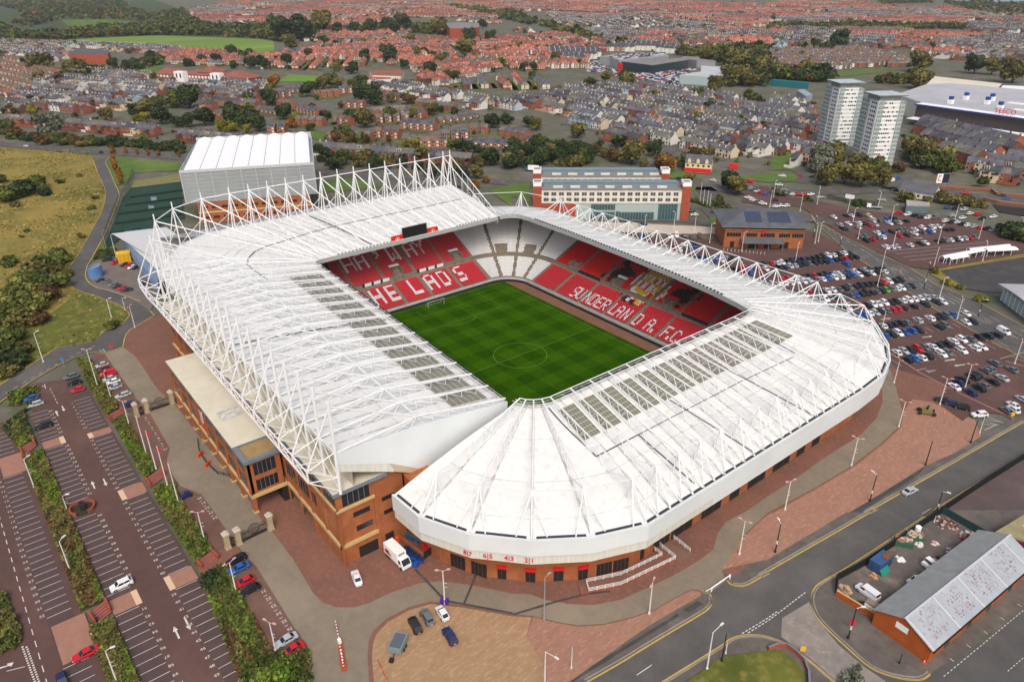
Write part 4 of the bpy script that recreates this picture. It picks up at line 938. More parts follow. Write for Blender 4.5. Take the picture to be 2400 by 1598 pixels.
b = MB(); b.poly([(17.6+1.1*math.cos(t), -.12, 7.9+1.1*math.sin(t)) for t in np.linspace(0, 2*math.pi, 18)[:-1]]); b.box(16.7, 18.5, -.14, -.1, 7.2, 7.5); B.part('wall_emblem', b, m_sign if 'm_sign' in globals() else m_red)

# pair of tower blocks
def tower(org, label):
    B = Bld('tower_block', org, (.55,.835), label, 'tower block', 'pair of white tower blocks'); nf = 15; fh = 2.72
    b = MB(); b.box(0, 18, 0, 18, 0, 41, 0); b.box(-.2, .4, -.25, .1, 0, 41.6, 1); core = B.part('wall', b, [mat('tower_white', (240,241,240), .6), mat('tower_grey', (170,172,174), .6)])
    b = MB(); b.box(2, 16, 2, 17, 41, 44, 0); B.part('plant_room', b, mat('weathered_render', (176,176,168), .8, (140,140,134), .5))
    b = MB(); b.box(.5, 19, -1, 18.5, 44.2, 44.9, 1, 0); b.box(-1, .5, -1, 18.5, 44.2, 44.9, 1, 0); B.part('roof', b, [mat('pale_roof', (196,206,210), .6, (170,182,188), .3), m_plant])
    for (x0, x1, tall) in ((.9, 4.2, 1), (15.2, 18.6, 1)):
        b = MB(); b.box(x0, x1, -.7, 0, 0, 41, 0)
        for f in range(nf): b.box(x0-.03, x1+.03, -.74, 0, f*fh+.1, f*fh+.75, 1)
        for k in range(5): b.box(x0+k*(x1-x0)/4-.04, x0+k*(x1-x0)/4+.04, -.78, -.74, 0, 41, 1)
        B.part('balcony_glazing', b, [mat('balcony_glass', (158,174,170), .25, (126,146,144), .35, spec=.5), mat('tower_mullion', (196,204,204), .5)])
    b = MB(); b.box(-.7, 0, 9.5, 18.2, 0, 41, 0)
    for f in range(nf): b.box(-.74, 0, 9.5, 18.2, f*fh+.1, f*fh+.75, 1)
    B.part('balcony_glazing', b, [MATS['balcony_glass'], MATS['tower_mullion']])
    r = random.Random(int(org[0]))
    for f in range(nf):
        z = f*fh+1.1
        b = MB(); b.box(4.6, 15, -.05, .08, z, z+1.15, 1)
        for k in range(7):
            if r.random() < .6: b.box(4.8+k*1.46, 5.8+k*1.46, -.09, -.05, z+.06, z+1.1, 0)
        B.part('window', b, [m_glass, mat('pale_window', (214,217,216), .4)], core)
        b = MB()
        for k in range(3): b.box(-.06, .08, 1.4+k*2.3, 2.8+k*2.3, z, z+1.15, 0)
        B.part('window', b, [m_glass, m_render], core)
    b = MB(); b.box(-.05, 18.05, -.05, 18.05, 0, 2.6); B.part('ground_storey', b, m_roofgrey)
tower((-65.9,349.7), 'white tower block in front, overlapping its twin by the railway'); tower((-113.7,386), 'white tower block behind, half covered by its twin')

# supermarket with a lettered roof
B = Bld('supermarket', (-119,527.5), (.9962,-.087), 'wide supermarket with pale flat roof, dark front and blue topped vents', 'supermarket')
b = MB(); b.box(0, 330, 0, 10, 5, 15, 0); b.box(-1, 330, -2, 10, 15, 15.6, 2); b.box(-1, 330, -2.2, -2, 14.6, 15.8, 1); ww = B.part('front_wall', b, [mat('dark_brown_wall', (70,62,62), .8), mat('royal_blue', (38,72,140), .5), m_memb])
b = MB(); P_ = [(-1,10), (330,10), (330,170), (60,170), (-55,150), (-62,120), (-42,40)]; b.prism(P_, 0, 15.2, 0, 1); rf = B.part('roof', b, [m_render, mat('pale_store_roof', (186,186,190), .7, (172,172,178), .04, 4)])
b = MB(); b.box(2, 330, 1, 10, 0, 5, 0)
for k in range(80): b.box(4+k*4, 4.35+k*4, -.3, 1, 0, 5, 1)
B.part('glass_front', b, [m_teal, m_render])
b = MB(); b.box(58, 73, -.5, 0, 1.2, 5.4); B.part('poster', b, mat('poster_blue', (40,78,150), .5, (70,110,180), .5))
b = MB(); b.box(0, 330, -12, 0, 4.6, 5.0); B.part('canopy', b, m_memb)
V_ = [(14,26), (26,70), (33,48), (52,30), (68,62), (78,46), (92,26), (100,70), (118,58), (126,38), (138,20), (150,48), (162,30), (10,58), (176,14)]
for (x, y) in V_:
    b = MB(); b.box(x-1.9, x+1.9, y-1.9, y+1.9, 15.2, 18.6, 0); b.prism([(x+2.1*math.cos(t), y+2.1*math.sin(t)) for t in np.linspace(0, 2*math.pi, 9)[:-1]], 18.6, 21, 1); B.part('roof_vent', b, [m_memb, MATS['royal_blue']], rf)
for (x, y) in ((60,34), (105,30), (150,64), (40,66), (120,20)): b = MB(); b.box(x, x+12, y, y+6, 15.2, 15.9); B.part('skylight', b, m_memb, rf)
q = gp(1800+2255/3.92, 1040/3.92, 15.6); qx = (q[0]+119)*.9962+(q[1]-527.5)*-.087; qy = (q[0]+119)*.087+(q[1]-527.5)*.9962
b = text_mb('TESCO', 5.2, Matrix.Translation((qx, 3, 18)) @ Matrix.Rotation(math.radians(80), 4, 'X'), .3); B.part('roof_sign', b, m_red)
b = MB()
for k in range(5): b.box(qx-6.6+k*2.7, qx-4.6+k*2.7, -2.5, -2.3, 14.9, 15.6, 0)
for k in range(5): b.box(qx-6.3+k*2.7, qx-6.1+k*2.7, 2.6, 2.9, 15.2, 16, 0)
B.part('sign_dashes', b, MATS['royal_blue'])
def pxblock(name, ox, oy, s, h, mw, mr, label, cat='building', z0=0):
    "flat-roofed block whose roof outline is read off the photograph at height h"
    pts = zp(ox, oy, s, h); o = empty(name, (pts[0][0], pts[0][1], 0)); tag(o, label, cat); P = [(p[0]-pts[0][0], p[1]-pts[0][1]) for p in pts]
    b = MB(); b.prism(P, z0, h-.4, 0); b.build('wall', mw, o); b = MB(); b.prism(P, h-.4, h, 0); b.build('roof', mr, o); return o
m_croof = mat('cream_metal_roof', (226,218,198), .6, (214,206,186), .05)
pxblock('store_hall', 1800,0,'1530,702 2150,770 2085,840 1455,778', 11, m_hbrick, m_croof, 'long low hall with cream roof behind the supermarket', 'warehouse')
pxblock('store_hall', 1800,0,'2160,785 2500,800 2500,910 2090,860', 11, m_hbrick, m_memb, 'white roofed hall at the picture edge behind the supermarket', 'warehouse')
m_dglass = mat('showroom_glass', (44,62,72), .2, spec=.5)
o = pxblock('car_showroom', 1200,0,'1000,565 1290,600 1622,550 1590,528 1290,560 1060,548', 11, m_dglass, m_roofgrey, 'dark glass car showroom with a red sign on its corner', 'car showroom')
b = MB(); q = gp(1200+1060/3.92, 605/3.92, 9); b.box(q[0]-o.location.x-4, q[0]-o.location.x+4, q[1]-o.location.y-14, q[1]-o.location.y-13, 5, 13); b.build('sign_panel', m_redp, o)
pxblock('car_showroom', 1200,0,'810,520 905,530 990,560 1440,515 1420,490 1150,480 960,495', 12, m_silver, mat('car_deck', (150,152,156), .8), 'grey showroom with a rooftop deck of cars behind the dark glass one', 'car showroom')
pxblock('car_showroom', 1200,0,'1545,690 1840,708 1930,690 2050,655 1930,615 1740,605 1735,660 1660,668', 10, m_pglass, mat('silver_roof', (196,200,204), .5, (184,188,194), .05), 'low showroom with a curved silver roof beside the trees', 'car showroom')
pxblock('car_showroom', 1200,0,'1545,515 1720,525 1725,540 1870,560 1870,570 1700,560 1620,545', 9, m_silver, m_roofgrey, 'two stepped grey sheds beside the dark glass showroom', 'shed')
pxblock('school_field_shed', 1800,0,'20,735 60,728 375,755 375,765', 6, mat('teal_metal', (30,110,118), .6), MATS['teal_metal'], 'long narrow teal canopy over the station platform', 'station canopy')
pxblock('station_shelter', 1800,0,'265,830 330,820 410,870 350,885', 6, m_silver, mat('shelter_roof', (150,166,178), .5), 'grey barrel roofed station shelter by the church', 'shelter')
pxblock('brick_office_block', 600,0,'1740,215 1900,205 2050,215 2050,250 1960,262 1780,260', 24, m_rbrick, m_roofgrey, 'tall red brick block with white banding far beyond the red roofs', 'office')
pxblock('brick_hall', 0,0,'625,468 1000,463 1010,480 990,500 630,500', 14, m_rbrick, m_slate, 'large red brick hall with a row of dark windows below the playing field', 'hall')
pxblock('pavilion', 600,0,'1000,705 1240,700 1240,725 1010,730', 5, m_render, mat('brown_roof', (150,92,76), .8), 'low white pavilion with brown roof beside the small green pitch', 'pavilion')
pxblock('community_hall', 600,0,'1040,650 1320,640 1360,660 1330,700 1070,690', 7, m_render, MATS['brown_roof'], 'wide hall with brown roof above the white pavilion', 'hall')
pxblock('kiosk', 1800,400,'1270,268 1487,292 1484,325 1274,318', 4.2, mat('blue_grey_wall', (96,112,124), .7), mat('dirty_white_roof', (176,174,168), .8, (150,146,138), .3), 'small shuttered kiosk with pale roof beside the upper car park', 'kiosk')
# glass showroom at the right edge
B = Bld('glass_pavilion', (94.9,165.5), (-.93,.37), 'glass fronted pavilion with curved pale roof beside the dark tarmac lot', 'pavilion')
B.o.rotation_euler = (0, 0, math.atan2(10.4, -11.2)); b = MB()
for k in range(8):
    xa, xb = -14+k*4, -10+k*4; za, zb = 5.4+1.6*math.sin(math.pi*(k+1)/11), 5.4+1.6*math.sin(math.pi*(k+2)/11)
    b.poly([(xa,-24,za), (xb,-24,zb), (xb,1.6,zb), (xa,1.6,za)][::-1]); b.poly([(xa,1.6,za-.5), (xb,1.6,zb-.5), (xb,1.6,zb), (xa,1.6,za)]); b.poly([(xa,-24,za-.4), (xb,-24,zb-.4), (xb,1.6,zb-.5), (xa,1.6,za-.5)])
B.part('roof', b, mat('curved_roof', (168,170,172), .5, (182,184,186), .1))
b = MB(); b.box(-13, 16, -24, 0, 0, 5, 0)
for k in range(11): b.box(-13+k*2.9-.12, -13+k*2.9+.12, 0, .12, 0, 5.6, 1)
for k in range(9): b.box(16, 16.12, -24+k*3-.1, -24+k*3+.1, 0, 5.2, 1)
B.part('glass_wall', b, [m_pglass, m_memb])

# workshop by the side street with its yard
B = Bld('workshop', (144.2,-17.9), (.075,.997), 'orange brick workshop with rusty grey corrugated roof by the side street', 'workshop')
Lw, Dw, eh, rh = 40.5, 11.2, 3.9, 6.6
mr1 = mat('rusty_sheet_roof', (172,178,184), .55, (160,166,174), .4, 5, rgb3=None); mr2 = mat('asbestos_roof', (158,160,158), .8, (142,146,144), .5, 5)
b = MB(); b.box(0, Lw, 0, Dw, 0, eh, 0)
b.poly([(0,Dw,eh), (0,0,eh), (0,5.6,rh)], 0); b.poly([(Lw,0,eh), (Lw,Dw,eh), (Lw,5.6,rh)], 0); ww = B.part('wall', b, mat('orange_brick', (178,92,40), .85, (160,80,36), .5, 6))
b = MB(); z = lambda y: eh+.15+(rh-eh)*(y/5.6 if y < 5.6 else (Dw-y)/(Dw-5.6))
b.poly([(-.4,-.5,z(-.5)), (Lw,-.5,z(-.5)), (Lw,5.6,z(5.6)), (-.4,5.6,z(5.6))], 0); b.poly([(-.4,5.6,z(5.6)), (Lw,5.6,z(5.6)), (Lw,Dw+.4,z(Dw+.4)), (-.4,Dw+.4,z(Dw+.4))], 1)
b.box(-.4, Lw, 5.4, 5.8, rh+.1, rh+.32, 2)
for k in range(7): x = -.1+k*9.2; b.poly([(x,-.52,z(-.5)+.06), (x+.35,-.52,z(-.5)+.06), (x+.35,5.5,z(5.5)+.06), (x,5.5,z(5.5)+.06)], 2)
rr = random.Random(3)
for k in range(330):
    x, y = rr.uniform(.8, 38), rr.choice([.5,1,1.5,2,2.5,3,3.5,4,4.5,5]); h = rr.uniform(.12, .5)
    if rr.random() < .75: x = (int(x/9.2)*9.2)+2+rr.uniform(0, 5.5)
    b.poly([(x,y,z(y)+.05), (x+.07*rr.uniform(.7,1.8),y,z(y)+.05), (x+.07*rr.uniform(.7,1.8),y+h,z(y+h)+.05), (x,y+h,z(y+h)+.05)], 3)
b.box(-.45, Lw, -.75, -.5, z(-.5)-.25, z(-.5)+.02, 4)
B.part('roof', b, [mr1, mr2, mat('ridge_cap', (200,204,208), .5), mat('rust', (148,84,80), .9), m_dk])
b = MB(); b.box(-.05, 0, 4.6, 7.0, 3.3, 4.7); B.part('wall_notice', b, m_memb, ww)
for x in (6, 14.5, 22, 31): b = MB(); b.box(x, x+1.6, -.08, .05, .05, 2.4); B.part('door', b, mat('green_door', (58,76,66), .7), ww)
# yard walls, fence, and things in the yard
yf = empty('spiked_fence', (0,0,0)); tag(yf, 'black spiked metal fence along the yard beside the street', 'fence'); b = MB()
pts = zp(1800,1198,'620,745 625,640 700,600 800,545 900,490 1000,420 1180,300 1370,165 1560,40')+zp(1800,800,'1700,1500 2000,1300 2352,1080 2700,880')
for a_, c_ in zip(pts, pts[1:]):
    L = math.hypot(c_[0]-a_[0], c_[1]-a_[1]); nn = max(1, int(L/.45))
    for k in range(nn): t = k/nn; x, y = a_[0]+(c_[0]-a_[0])*t, a_[1]+(c_[1]-a_[1])*t; b.box(x-.13, x+.13, y-.1, y+.1, 0, 2.1+.15*(k % 2))
    for zz in (.5, 1.8): b.tube((a_[0],a_[1],zz), (c_[0],c_[1],zz), .06, n=4)
b.build('fence_panel', mat('fence_black', (40,42,46), .7), yf)
def wallrun(name, ox, oy, s, h, th, m, label, cap=None, cat='wall'):
    pts = zp(ox, oy, s); o = empty(name, (0,0,0)); tag(o, label, cat); b = MB()
    for a_, c_ in zip(pts, pts[1:]):
        d = Vector((c_[0]-a_[0], c_[1]-a_[1], 0)); L = d.length; d.normalize(); nn = Vector((-d.y, d.x, 0))*th/2; A, C_ = Vector(a_+(0,)), Vector(c_+(0,))
        b.prism([tuple((A-nn)[:2]), tuple((C_-nn)[:2]), tuple((C_+nn)[:2]), tuple((A+nn)[:2])], 0, h, 0, 1 if cap else 0)
    b.build('wall_run', [m, cap or m], o); return o
wallrun('brick_wall', 1800,1198,'620,775 1010,1010', 1.6, .35, MATS['orange_brick'], 'orange brick yard wall joining the rusty roofed workshop', m_stone)
wallrun('brick_wall', 1200,1198,'2352,1280 2450,1240 2520,1245 2600,1300 2680,1380 2720,1490 2730,1640', 1.1, .4, m_rbrick, 'curved brick wall round the grassy corner bed', m_trim)
wallrun('corrugated_fence', 1800,1198,'1575,10 1640,40 1980,235', 2.0, .15, mat('dark_teal_sheet', (44,72,72), .7), 'dark teal sheet fence between the yard and the empty lot', None, 'fence')
wallrun('road_wall', 1800,400,'1250,155 1560,165 2050,190 2100,230 2352,250', 1.8, .4, m_hbrick, 'long red brick wall beside the upper main road', m_stone)
pxblock('side_shed', 1800,1198,'895,820 930,795 1080,870 1035,915', 2.4, m_memb, mat('flat_shed_roof', (140,128,108), .85), 'small white shed with flat brown roof beside the workshop gable', 'shed')
pxblock('market_hall', 1800,1198,'2090,185 2352,30 2500,60 2500,330 2360,270', 4.5, mat('maroon_sheet', (110,44,50), .7), mat('yellow_grey_roof', (160,150,112), .8, (146,138,104), .5), 'yellow grey flat roof behind the rusty workshop at the edge', 'shed')
o = empty('shipping_container', gp(1800+1010/3.92, 1198+585/3.92)+(.07,), 0); tag(o, 'blue shipping container with a brown board on top in the yard', 'container')
a_, c_ = zp(1800,1198,'1020,585 1170,470'); o.rotation_euler = (0,0,math.atan2(c_[1]-a_[1], c_[0]-a_[0])); m_cont = mat('container_blue', (62,94,138), .6, (54,82,122), .6)
b = MB(); b.box(0, 5.2, 0, 2.5, 0, 2.6)
for k in range(14): b.box(.2+k*.36, .36+k*.36, -.06, 0, .2, 2.4)
for k in range(4): b.box(-.07, 0, .15+k*.6, .3+k*.6, .1, 2.5)
b.build('container_shell', m_cont, o); b = MB(); b.box(2.6, 4.9, .2, 1.4, 2.62, 2.8); b.build('lid_board', mat('brown_board', (130,80,46), .8), o)
o = empty('leaning_board', gp(1800+1050/3.92, 1198+605/3.92)+(.07,), math.atan2(c_[1]-a_[1], c_[0]-a_[0])); tag(o, 'teal board leaning on the side of the blue container', 'board'); b = MB(); b.box(0, 3, -.05, .05, 0, 2.2, M=Matrix.Rotation(math.radians(-38), 4, 'X')); b.build('board_panel', mat('teal_board', (30,140,124), .6), o)
def skip(px_, py_, label, cols, rz_):
    o = empty('rubbish_skip', gp(1800+px_/3.92, 1198+py_/3.92)+(.07,), rz_); tag(o, label, 'skip'); b = MB(); b.prism([(-1.9,-1.1), (1.9,-1.1), (1.9,1.1), (-1.9,1.1)], 0, 1.3); b.build('skip_body', mat('skip_green', (60,100,80), .7), o)
    b = MB(); r = random.Random(px_)
    for k in range(40): x, y, s_ = r.uniform(-1.6,1.6), r.uniform(-.9,.9), r.uniform(.15,.45); b.box(x-s_, x+s_, y-s_/2, y+s_/2, 1.2, 1.35+r.uniform(0,.4), r.randrange(3), M=Matrix.Rotation(r.uniform(-.3,.3), 4, 'Z'))
    b.build('rubble_load', [mat('rubble_%d' % px_, cols, .9), mat('rubble_b', (206,198,186), .9), mat('rubble_c', (150,130,106), .9)], o)
skip(1335, 255, 'green skip heaped with pale rubble next to the fence', (196,170,140), .55); skip(1240, 305, 'green skip full of mixed rubbish beside the blue container', (186,120,110), .55)
def heap(name, ox, oy, x, y, r_, n_, cols, label, cat='heap'):
    c0 = gp(ox+x/3.92, oy+y/3.92); r = random.Random(int(x)); b = MB()
    for k in range(n_):
        a, d = r.uniform(0, 6.28), r_*math.sqrt(r.random()); s_ = r.uniform(.15,.5); h = r.uniform(.2,.8)*(1.2-d/r_)
        b.box(d*math.cos(a)-s_, d*math.cos(a)+s_, d*math.sin(a)-s_*.7, d*math.sin(a)+s_*.7, 0, h, r.randrange(len(cols)), M=Matrix.Rotation(r.uniform(0,3), 4, 'Z'))
    o = b.build(name, [mat('heap_%d_%d_%d' % c, c, .9) for c in cols]); o.location = c0+(.07,); tag(o, label, cat); return o
heap('scrap_heap', 1800,1198,1640,120,2.6,50,[(150,110,96),(190,180,170),(90,60,60)],'heap of scrap and planks against the teal sheet fence')
heap('scrap_heap', 1800,1198,1850,245,2.2,50,[(200,194,184),(140,60,56),(110,120,110)],'heap of pale junk by the far end of the workshop')
heap('pallet_stack', 1800,1198,700,730,1.5,30,[(190,170,140),(170,140,110)],'loose wooden pallets in the yard corner beside the white van','pallets')
heap('brick_pile', 1800,1198,1390,305,.8,14,[(226,222,214)],'small white bag of rubble on the yard floor','bag')
heap('rubble_bag', 1800,1198,1205,440,.9,14,[(230,230,228)],'white builders bag beside the blue container','bag')
heap('rubble_bag', 1800,1198,1530,300,.7,10,[(200,160,150),(226,216,200)],'small round pile of pinkish rubble in mid yard','heap')
heap('bin_bag', 1800,1198,970,600,.7,8,[(200,150,110)],'tan box dumped by the corner of the blue container','box')
o = heap('storage_tank', 1800,1198,1365,200,.1,0,[(220,220,216)],'white plastic tank standing against the black fence','tank'); b = MB(); b.prism([(.7*math.cos(t), .7*math.sin(t)) for t in np.linspace(0,6.28,13)[:-1]], 0, 1.9); b.box(-.2,.2,-.2,.2,1.9,2.05); o.data = b.mesh('storage_tank', m_memb)
heap('ladder_stack', 1800,1198,1720,390,1.6,26,[(196,196,196),(150,150,156),(120,110,100)],'pile of grey ladders and poles beside the workshop wall','pile')

# white pub and half-timbered pub near the junctions
def cottage(name, pts, h, rh, mw, mr, label, cat, gable=False, extra=None):
    (x0,y0), (x1,y1), dep = pts; o = empty(name, (x0,y0,0), math.atan2(y1-y0, x1-x0)); tag(o, label, cat); L = math.hypot(x1-x0, y1-y0)
    b = MB(); b.box(0, L, 0, dep, 0, h); 
    b.poly([(0,dep,h), (0,0,h), (0,dep/2,rh)]); b.poly([(L,0,h), (L,dep,h), (L,dep/2,rh)]); w_ = b.build('wall', mw, o)
    b = MB(); b.poly([(-.3,-.3,h), (L+.3,-.3,h), (L+.3,dep/2,rh+.1), (-.3,dep/2,rh+.1)]); b.poly([(L+.3,dep+.3,h), (-.3,dep+.3,h), (-.3,dep/2,rh+.1), (L+.3,dep/2,rh+.1)]); b.build('roof', mr, o)
    n_ = max(2, int(L/3))
    for k in range(n_):
        for z in ([1] if h < 4 else [1, 3.9]):
            b = MB(); b.box((k+.3)*L/n_, (k+.7)*L/n_, -.06, .05, z, z+1.3); b.build('window', m_glass, w_)
    return o, L
cottage('white_pub', ((-16,294), (2,297), 13), 3.4, 7.5, m_render, m_slate, 'white walled low pub with slate roof behind the advertising board', 'pub')
o, L = cottage('cream_pub', ((-131,243), (-117,252), 11), 6, 10.5, mat('cream_render', (222,208,168), .7), m_slate, 'cream and red pub with gabled dormers at the road junction', 'pub')
b = MB(); b.box(-.15, L+.15, -.2, 0, .3, 2.9); b.build('red_front', m_redp, o)
for x in (2.5, 8, 13.5): b = MB(); b.box(x-1, x+1, -.15, 3, 6, 8, 0); b.poly([(x-1.2,-.2,8), (x+1.2,-.2,8), (x,-.2,9.4)], 0); b.poly([(x-1.2,-.2,8), (x,-.2,9.4), (x,4,9.4), (x-1.2,4,8)], 1); b.poly([(x,-.2,9.4), (x+1.2,-.2,8), (x+1.2,4,8), (x,4,9.4)], 1); b.build('dormer', [MATS['cream_render'], m_slate], o)
# church
o, L = cottage('red_church', ((-112,425), (-99,440), 22), 9, 16, m_hbrick, m_slate, 'dark brick church with steep gable left of the towers', 'church')
b = MB(); b.box(-3,3,0,6,0,15); b.poly([(-3,0,15),(3,0,15),(0,3,21)]); b.poly([(3,0,15),(3,6,15),(0,3,21)]); b.poly([(3,6,15),(-3,6,15),(0,3,21)]); b.poly([(-3,6,15),(-3,0,15),(0,3,21)]); b.build('belfry', m_hbrick, o)
# school: long white trimmed blocks under brown hipped roofs
def hipped(o, x0, x1, y0, y1, h, rh, mw, mr):
    b = MB(); b.box(x0, x1, y0, y1, 0, h); w_ = b.build('wall', mw, o); b = MB(); d = (y1-y0)/2; ym = (y0+y1)/2
    a = [(x0-.5,y0-.5,h), (x1+.5,y0-.5,h), (x1+.5,y1+.5,h), (x0-.5,y1+.5,h)]; r0, r1 = (x0+d,ym,rh), (x1-d,ym,rh)
    b.poly([a[0],a[1],r1,r0]); b.poly([a[1],a[2],r1]); b.poly([a[2],a[3],r0,r1]); b.poly([a[3],a[0],r0]); b.build('roof', mr, o); return w_
a_, c_ = zp(0,0,'1420,740 2300,790'); o = empty('school', a_+(0,), math.atan2(c_[1]-a_[1], c_[0]-a_[0])); tag(o, 'long school with brown hipped roofs and white entrance bays', 'school'); Ls = math.hypot(c_[0]-a_[0], c_[1]-a_[1])
m_sroof = mat('school_roof', (148,92,78), .8, (134,82,70), .1)
for (f0, f1, y0, y1, h, rh) in ((0,.3,0,22,8,14), (.3,.7,6,26,8,13), (.72,1,0,22,8,14), (.42,.58,10,34,11,18)):
    w_ = hipped(o, f0*Ls, f1*Ls, y0, y1, h, rh, m_hbrick, m_sroof); 
    for k in range(int((f1-f0)*Ls/5)): win(B, w_, f0*Ls+1+k*5, f0*Ls+4+k*5, y0, 4.5, 7, m_memb, 2)
for f in (.24, .62):
    b = MB(); b.box(f*Ls, f*Ls+14, -2, 6, 0, 12, 0); b.box(f*Ls+3, f*Ls+5, -2.1, -2, 5, 10, 1); b.box(f*Ls+9, f*Ls+11, -2.1, -2, 5, 10, 1); b.build('entrance_bay', [m_memb, m_glass], o)

# playing fields and greens in the distance
for (ox, oy, s, nm) in ((0,0,'470,385 900,352 1450,330 2360,362','a'),):
    pass
pf = zp(0,0,'130,390 480,380 900,350 1450,328 2352,360')+zp(600,0,'160,378 172,470 20,500')+zp(0,0,'2100,490 1720,458 1400,440 1000,430 560,412')
flat('playing_field', pf, .15, mat('field_grass', (116,140,62), .95, (102,128,54), .02, 3, stretch=(1,.15,1,.6), rgb3=(136,158,76), scale3=.01))
GREENS = [pf, zp(0,0,'570,185 950,178 1330,212 1300,242 1000,250 620,240'), zp(600,0,'290,690 660,700 570,757 205,750'), zp(1800,0,'35,660 290,690 280,735 40,705'), zp(1800,0,'565,668 1125,630 1020,672 700,705 600,700'), zp(1800,0,'80,1380 330,1420 250,1560 0,1568'), zp(0,0,'960,680 1500,590 1480,640 1100,690'),
          zp(1200,400,'0,120 160,110 165,300 0,230'), zp(600,400,'2140,190 2352,120 2352,330'), zp(600,400,'600,90 850,75 1130,120 1160,150 850,180 600,200'), zp(1200,400,'1220,10 1600,0 1640,60 1400,80 1230,60'), zp(1200,400,'1620,130 1690,150 1680,190 1620,180'), zp(1200,400,'1810,430 1910,430 1910,480 1830,490'), zp(1200,400,'2060,60 2352,25')+zp(1800,400,'0,20 330,40 230,100 0,110')+zp(1200,400,'2150,90'), zp(600,0,'500,1200 650,1230 600,1290 480,1260')]
for k, g_ in enumerate(GREENS[1:]): flat('green', g_, .12 if k not in (0,3) else .16, m_grass if k != 1 else mat('bright_turf', (104,146,46), .95, (94,134,40), .02))
flat('park_ground', zp(0,0,'-300,60 0,20 1100,0 1420,0 1700,100 1760,200 1900,250 2352,262 2352,372 1400,335 900,350 500,385 150,395 -300,420'), .02, mat('park_grass', (74,84,52), .95, (62,72,44), .02, 6))
# roads beyond the stadium
b = MB()
def road(pts, wd, z=.03): b.path(smooth_pts(pts, 4), wd, z)
MAIN = [gp(-60,332)]+zp(0,0,'0,1322 300,1352 900,1400 1500,1432')+[(-330,30), (-281,62), (-235,96)]+zp(600,400,'1750,65')+[(-150,162), (-128,200), (-98,222), (-72,238), (-52,262), (-30,295), (-8,318), (20,330), (60,352), (120,392)]
road(MAIN, 13)
road([(-132,208), (-160,250), (-205,330), (-260,420)], 9); road([(-100,222), (-70,205), (-45,207), (-20,216), (-14,212)], 12); road(zp(1800,400,'300,110 360,60 250,-20 150,-120'), 8)
road(zp(1800,400,'1090,170 1250,80 1330,20'), 7); road([(-72,190), (-45,170), (-58,165), (-75,150), (-120,95), (-128,60)], 8)
kind(b.build('main_road', m_asph))
er_n = zp(1800,400,'400,415 440,480 700,720 1000,920 1470,1230 1700,1370 2352,1725 2700,1900'); er_f = zp(1800,400,'2700,1560 2352,1435 1900,1185 1560,1060 1300,890 960,740 520,510 420,440 395,395')
flat('east_road', er_n+er_f, .04, m_asph)
flat('car_park', [(-112,108), (-45,118), (-30,110), (70,88), (100,92), (104,78), (112,74)]+zp(1800,800,'1900,640 2350,690')+zp(1800,400,'2450,1700 2280,1570 1700,1290 1460,1190 1000,905 690,700 430,560 300,560 0,690')+[(-20,160), (-60,128)], .028, m_maroon)
flat('car_park', zp(1800,400,'0,290 300,330 430,420 640,560 960,740 1100,780 1290,880 1500,910 1570,900 2352,780 2600,740 2600,500 2100,560 1560,430 900,370 400,270 0,215'), .029, m_maroon)
flat('tarmac_lot', zp(1800,400,'1570,925 2352,795 2600,750 2600,1150 2040,1120 1830,1090 1700,1010 1640,980'), .045, m_asph2)
flat('verge', zp(1800,400,'1500,915 2352,765 2352,795 1580,920 1660,985 1830,1075 1780,1095 1600,1010 1490,950'), .05, m_rough)
flat('hotel_forecourt', [(-104,113), (-40,170), (-34,163), (-52,140), (-96,98)], .05, mat('pale_paving', (196,186,172), .9, (182,172,158), .4))
flat('car_park', zp(1200,400,'2160,150 2352,140')+zp(1800,400,'0,160 150,270 0,300')+zp(1200,400,'2352,330 2110,290'), .05, m_maroon)
for o_ in [x for x in C.objects if x.name.startswith(('east_road',))]: pass
b = MB()
for s in (er_n, er_f): b.path(s, .22, .075)
for (x0,y0,x1,y1) in ():
    pass
kind(b.build('yellow_edge_line', m_yel))
b = MB()
yl1 = zp(1200,1198,'680,1568 1000,1385 1300,1200 1700,962 1800,895 1835,840 1830,780 1812,755'); yl2 = zp(1200,1198,'1372,1568 1900,1243 2000,1172 2100,1138 2230,1132 2352,1150')+zp(1800,1198,'180,1222 400,1382 620,1568'); yl3 = zp(1200,1198,'1975,632 2010,665 2070,680 2140,678 2220,640 2352,557')+zp(1800,1198,'0,547 950,0')+zp(1800,800,'910,1568 1400,1285 2352,735'); yl4 = zp(1800,1198,'1490,1490 1400,1540 1200,1525 950,1435 700,1225 470,1000 400,850 400,760 430,700 490,645 800,462 1500,0')+zp(1800,800,'1480,1568 2352,1040 2700,830')
for y_ in (yl1, yl2, yl3, yl4):
    P = smooth_pts(y_, 4); b.path(P, .14, .085)
    off = [(p[0]+.16, p[1]-.22) for p in P]; b.path(off, .13, .085)
kind(b.build('yellow_edge_line', m_yel))
b = MB()
for y_, sg in ((yl1, 1), (yl2, -1), (yl3, 1), (yl4, -1)):
    P = smooth_pts(y_, 4)
    for p, q in zip(P, P[1:]):
        d = Vector((q[0]-p[0], q[1]-p[1], 0)).normalized(); nn = Vector((-d.y, d.x, 0))*sg; A, B_, C_, D = [Vector(a+(0,))+nn*k for a, k in ((p,.35),(q,.35),(q,.65),(p,.65))]; b.prism([tuple(v)[:2] for v in (A,B_,C_,D)], 0, .16)
kind(b.build('kerb', m_kerb))
b = MB()
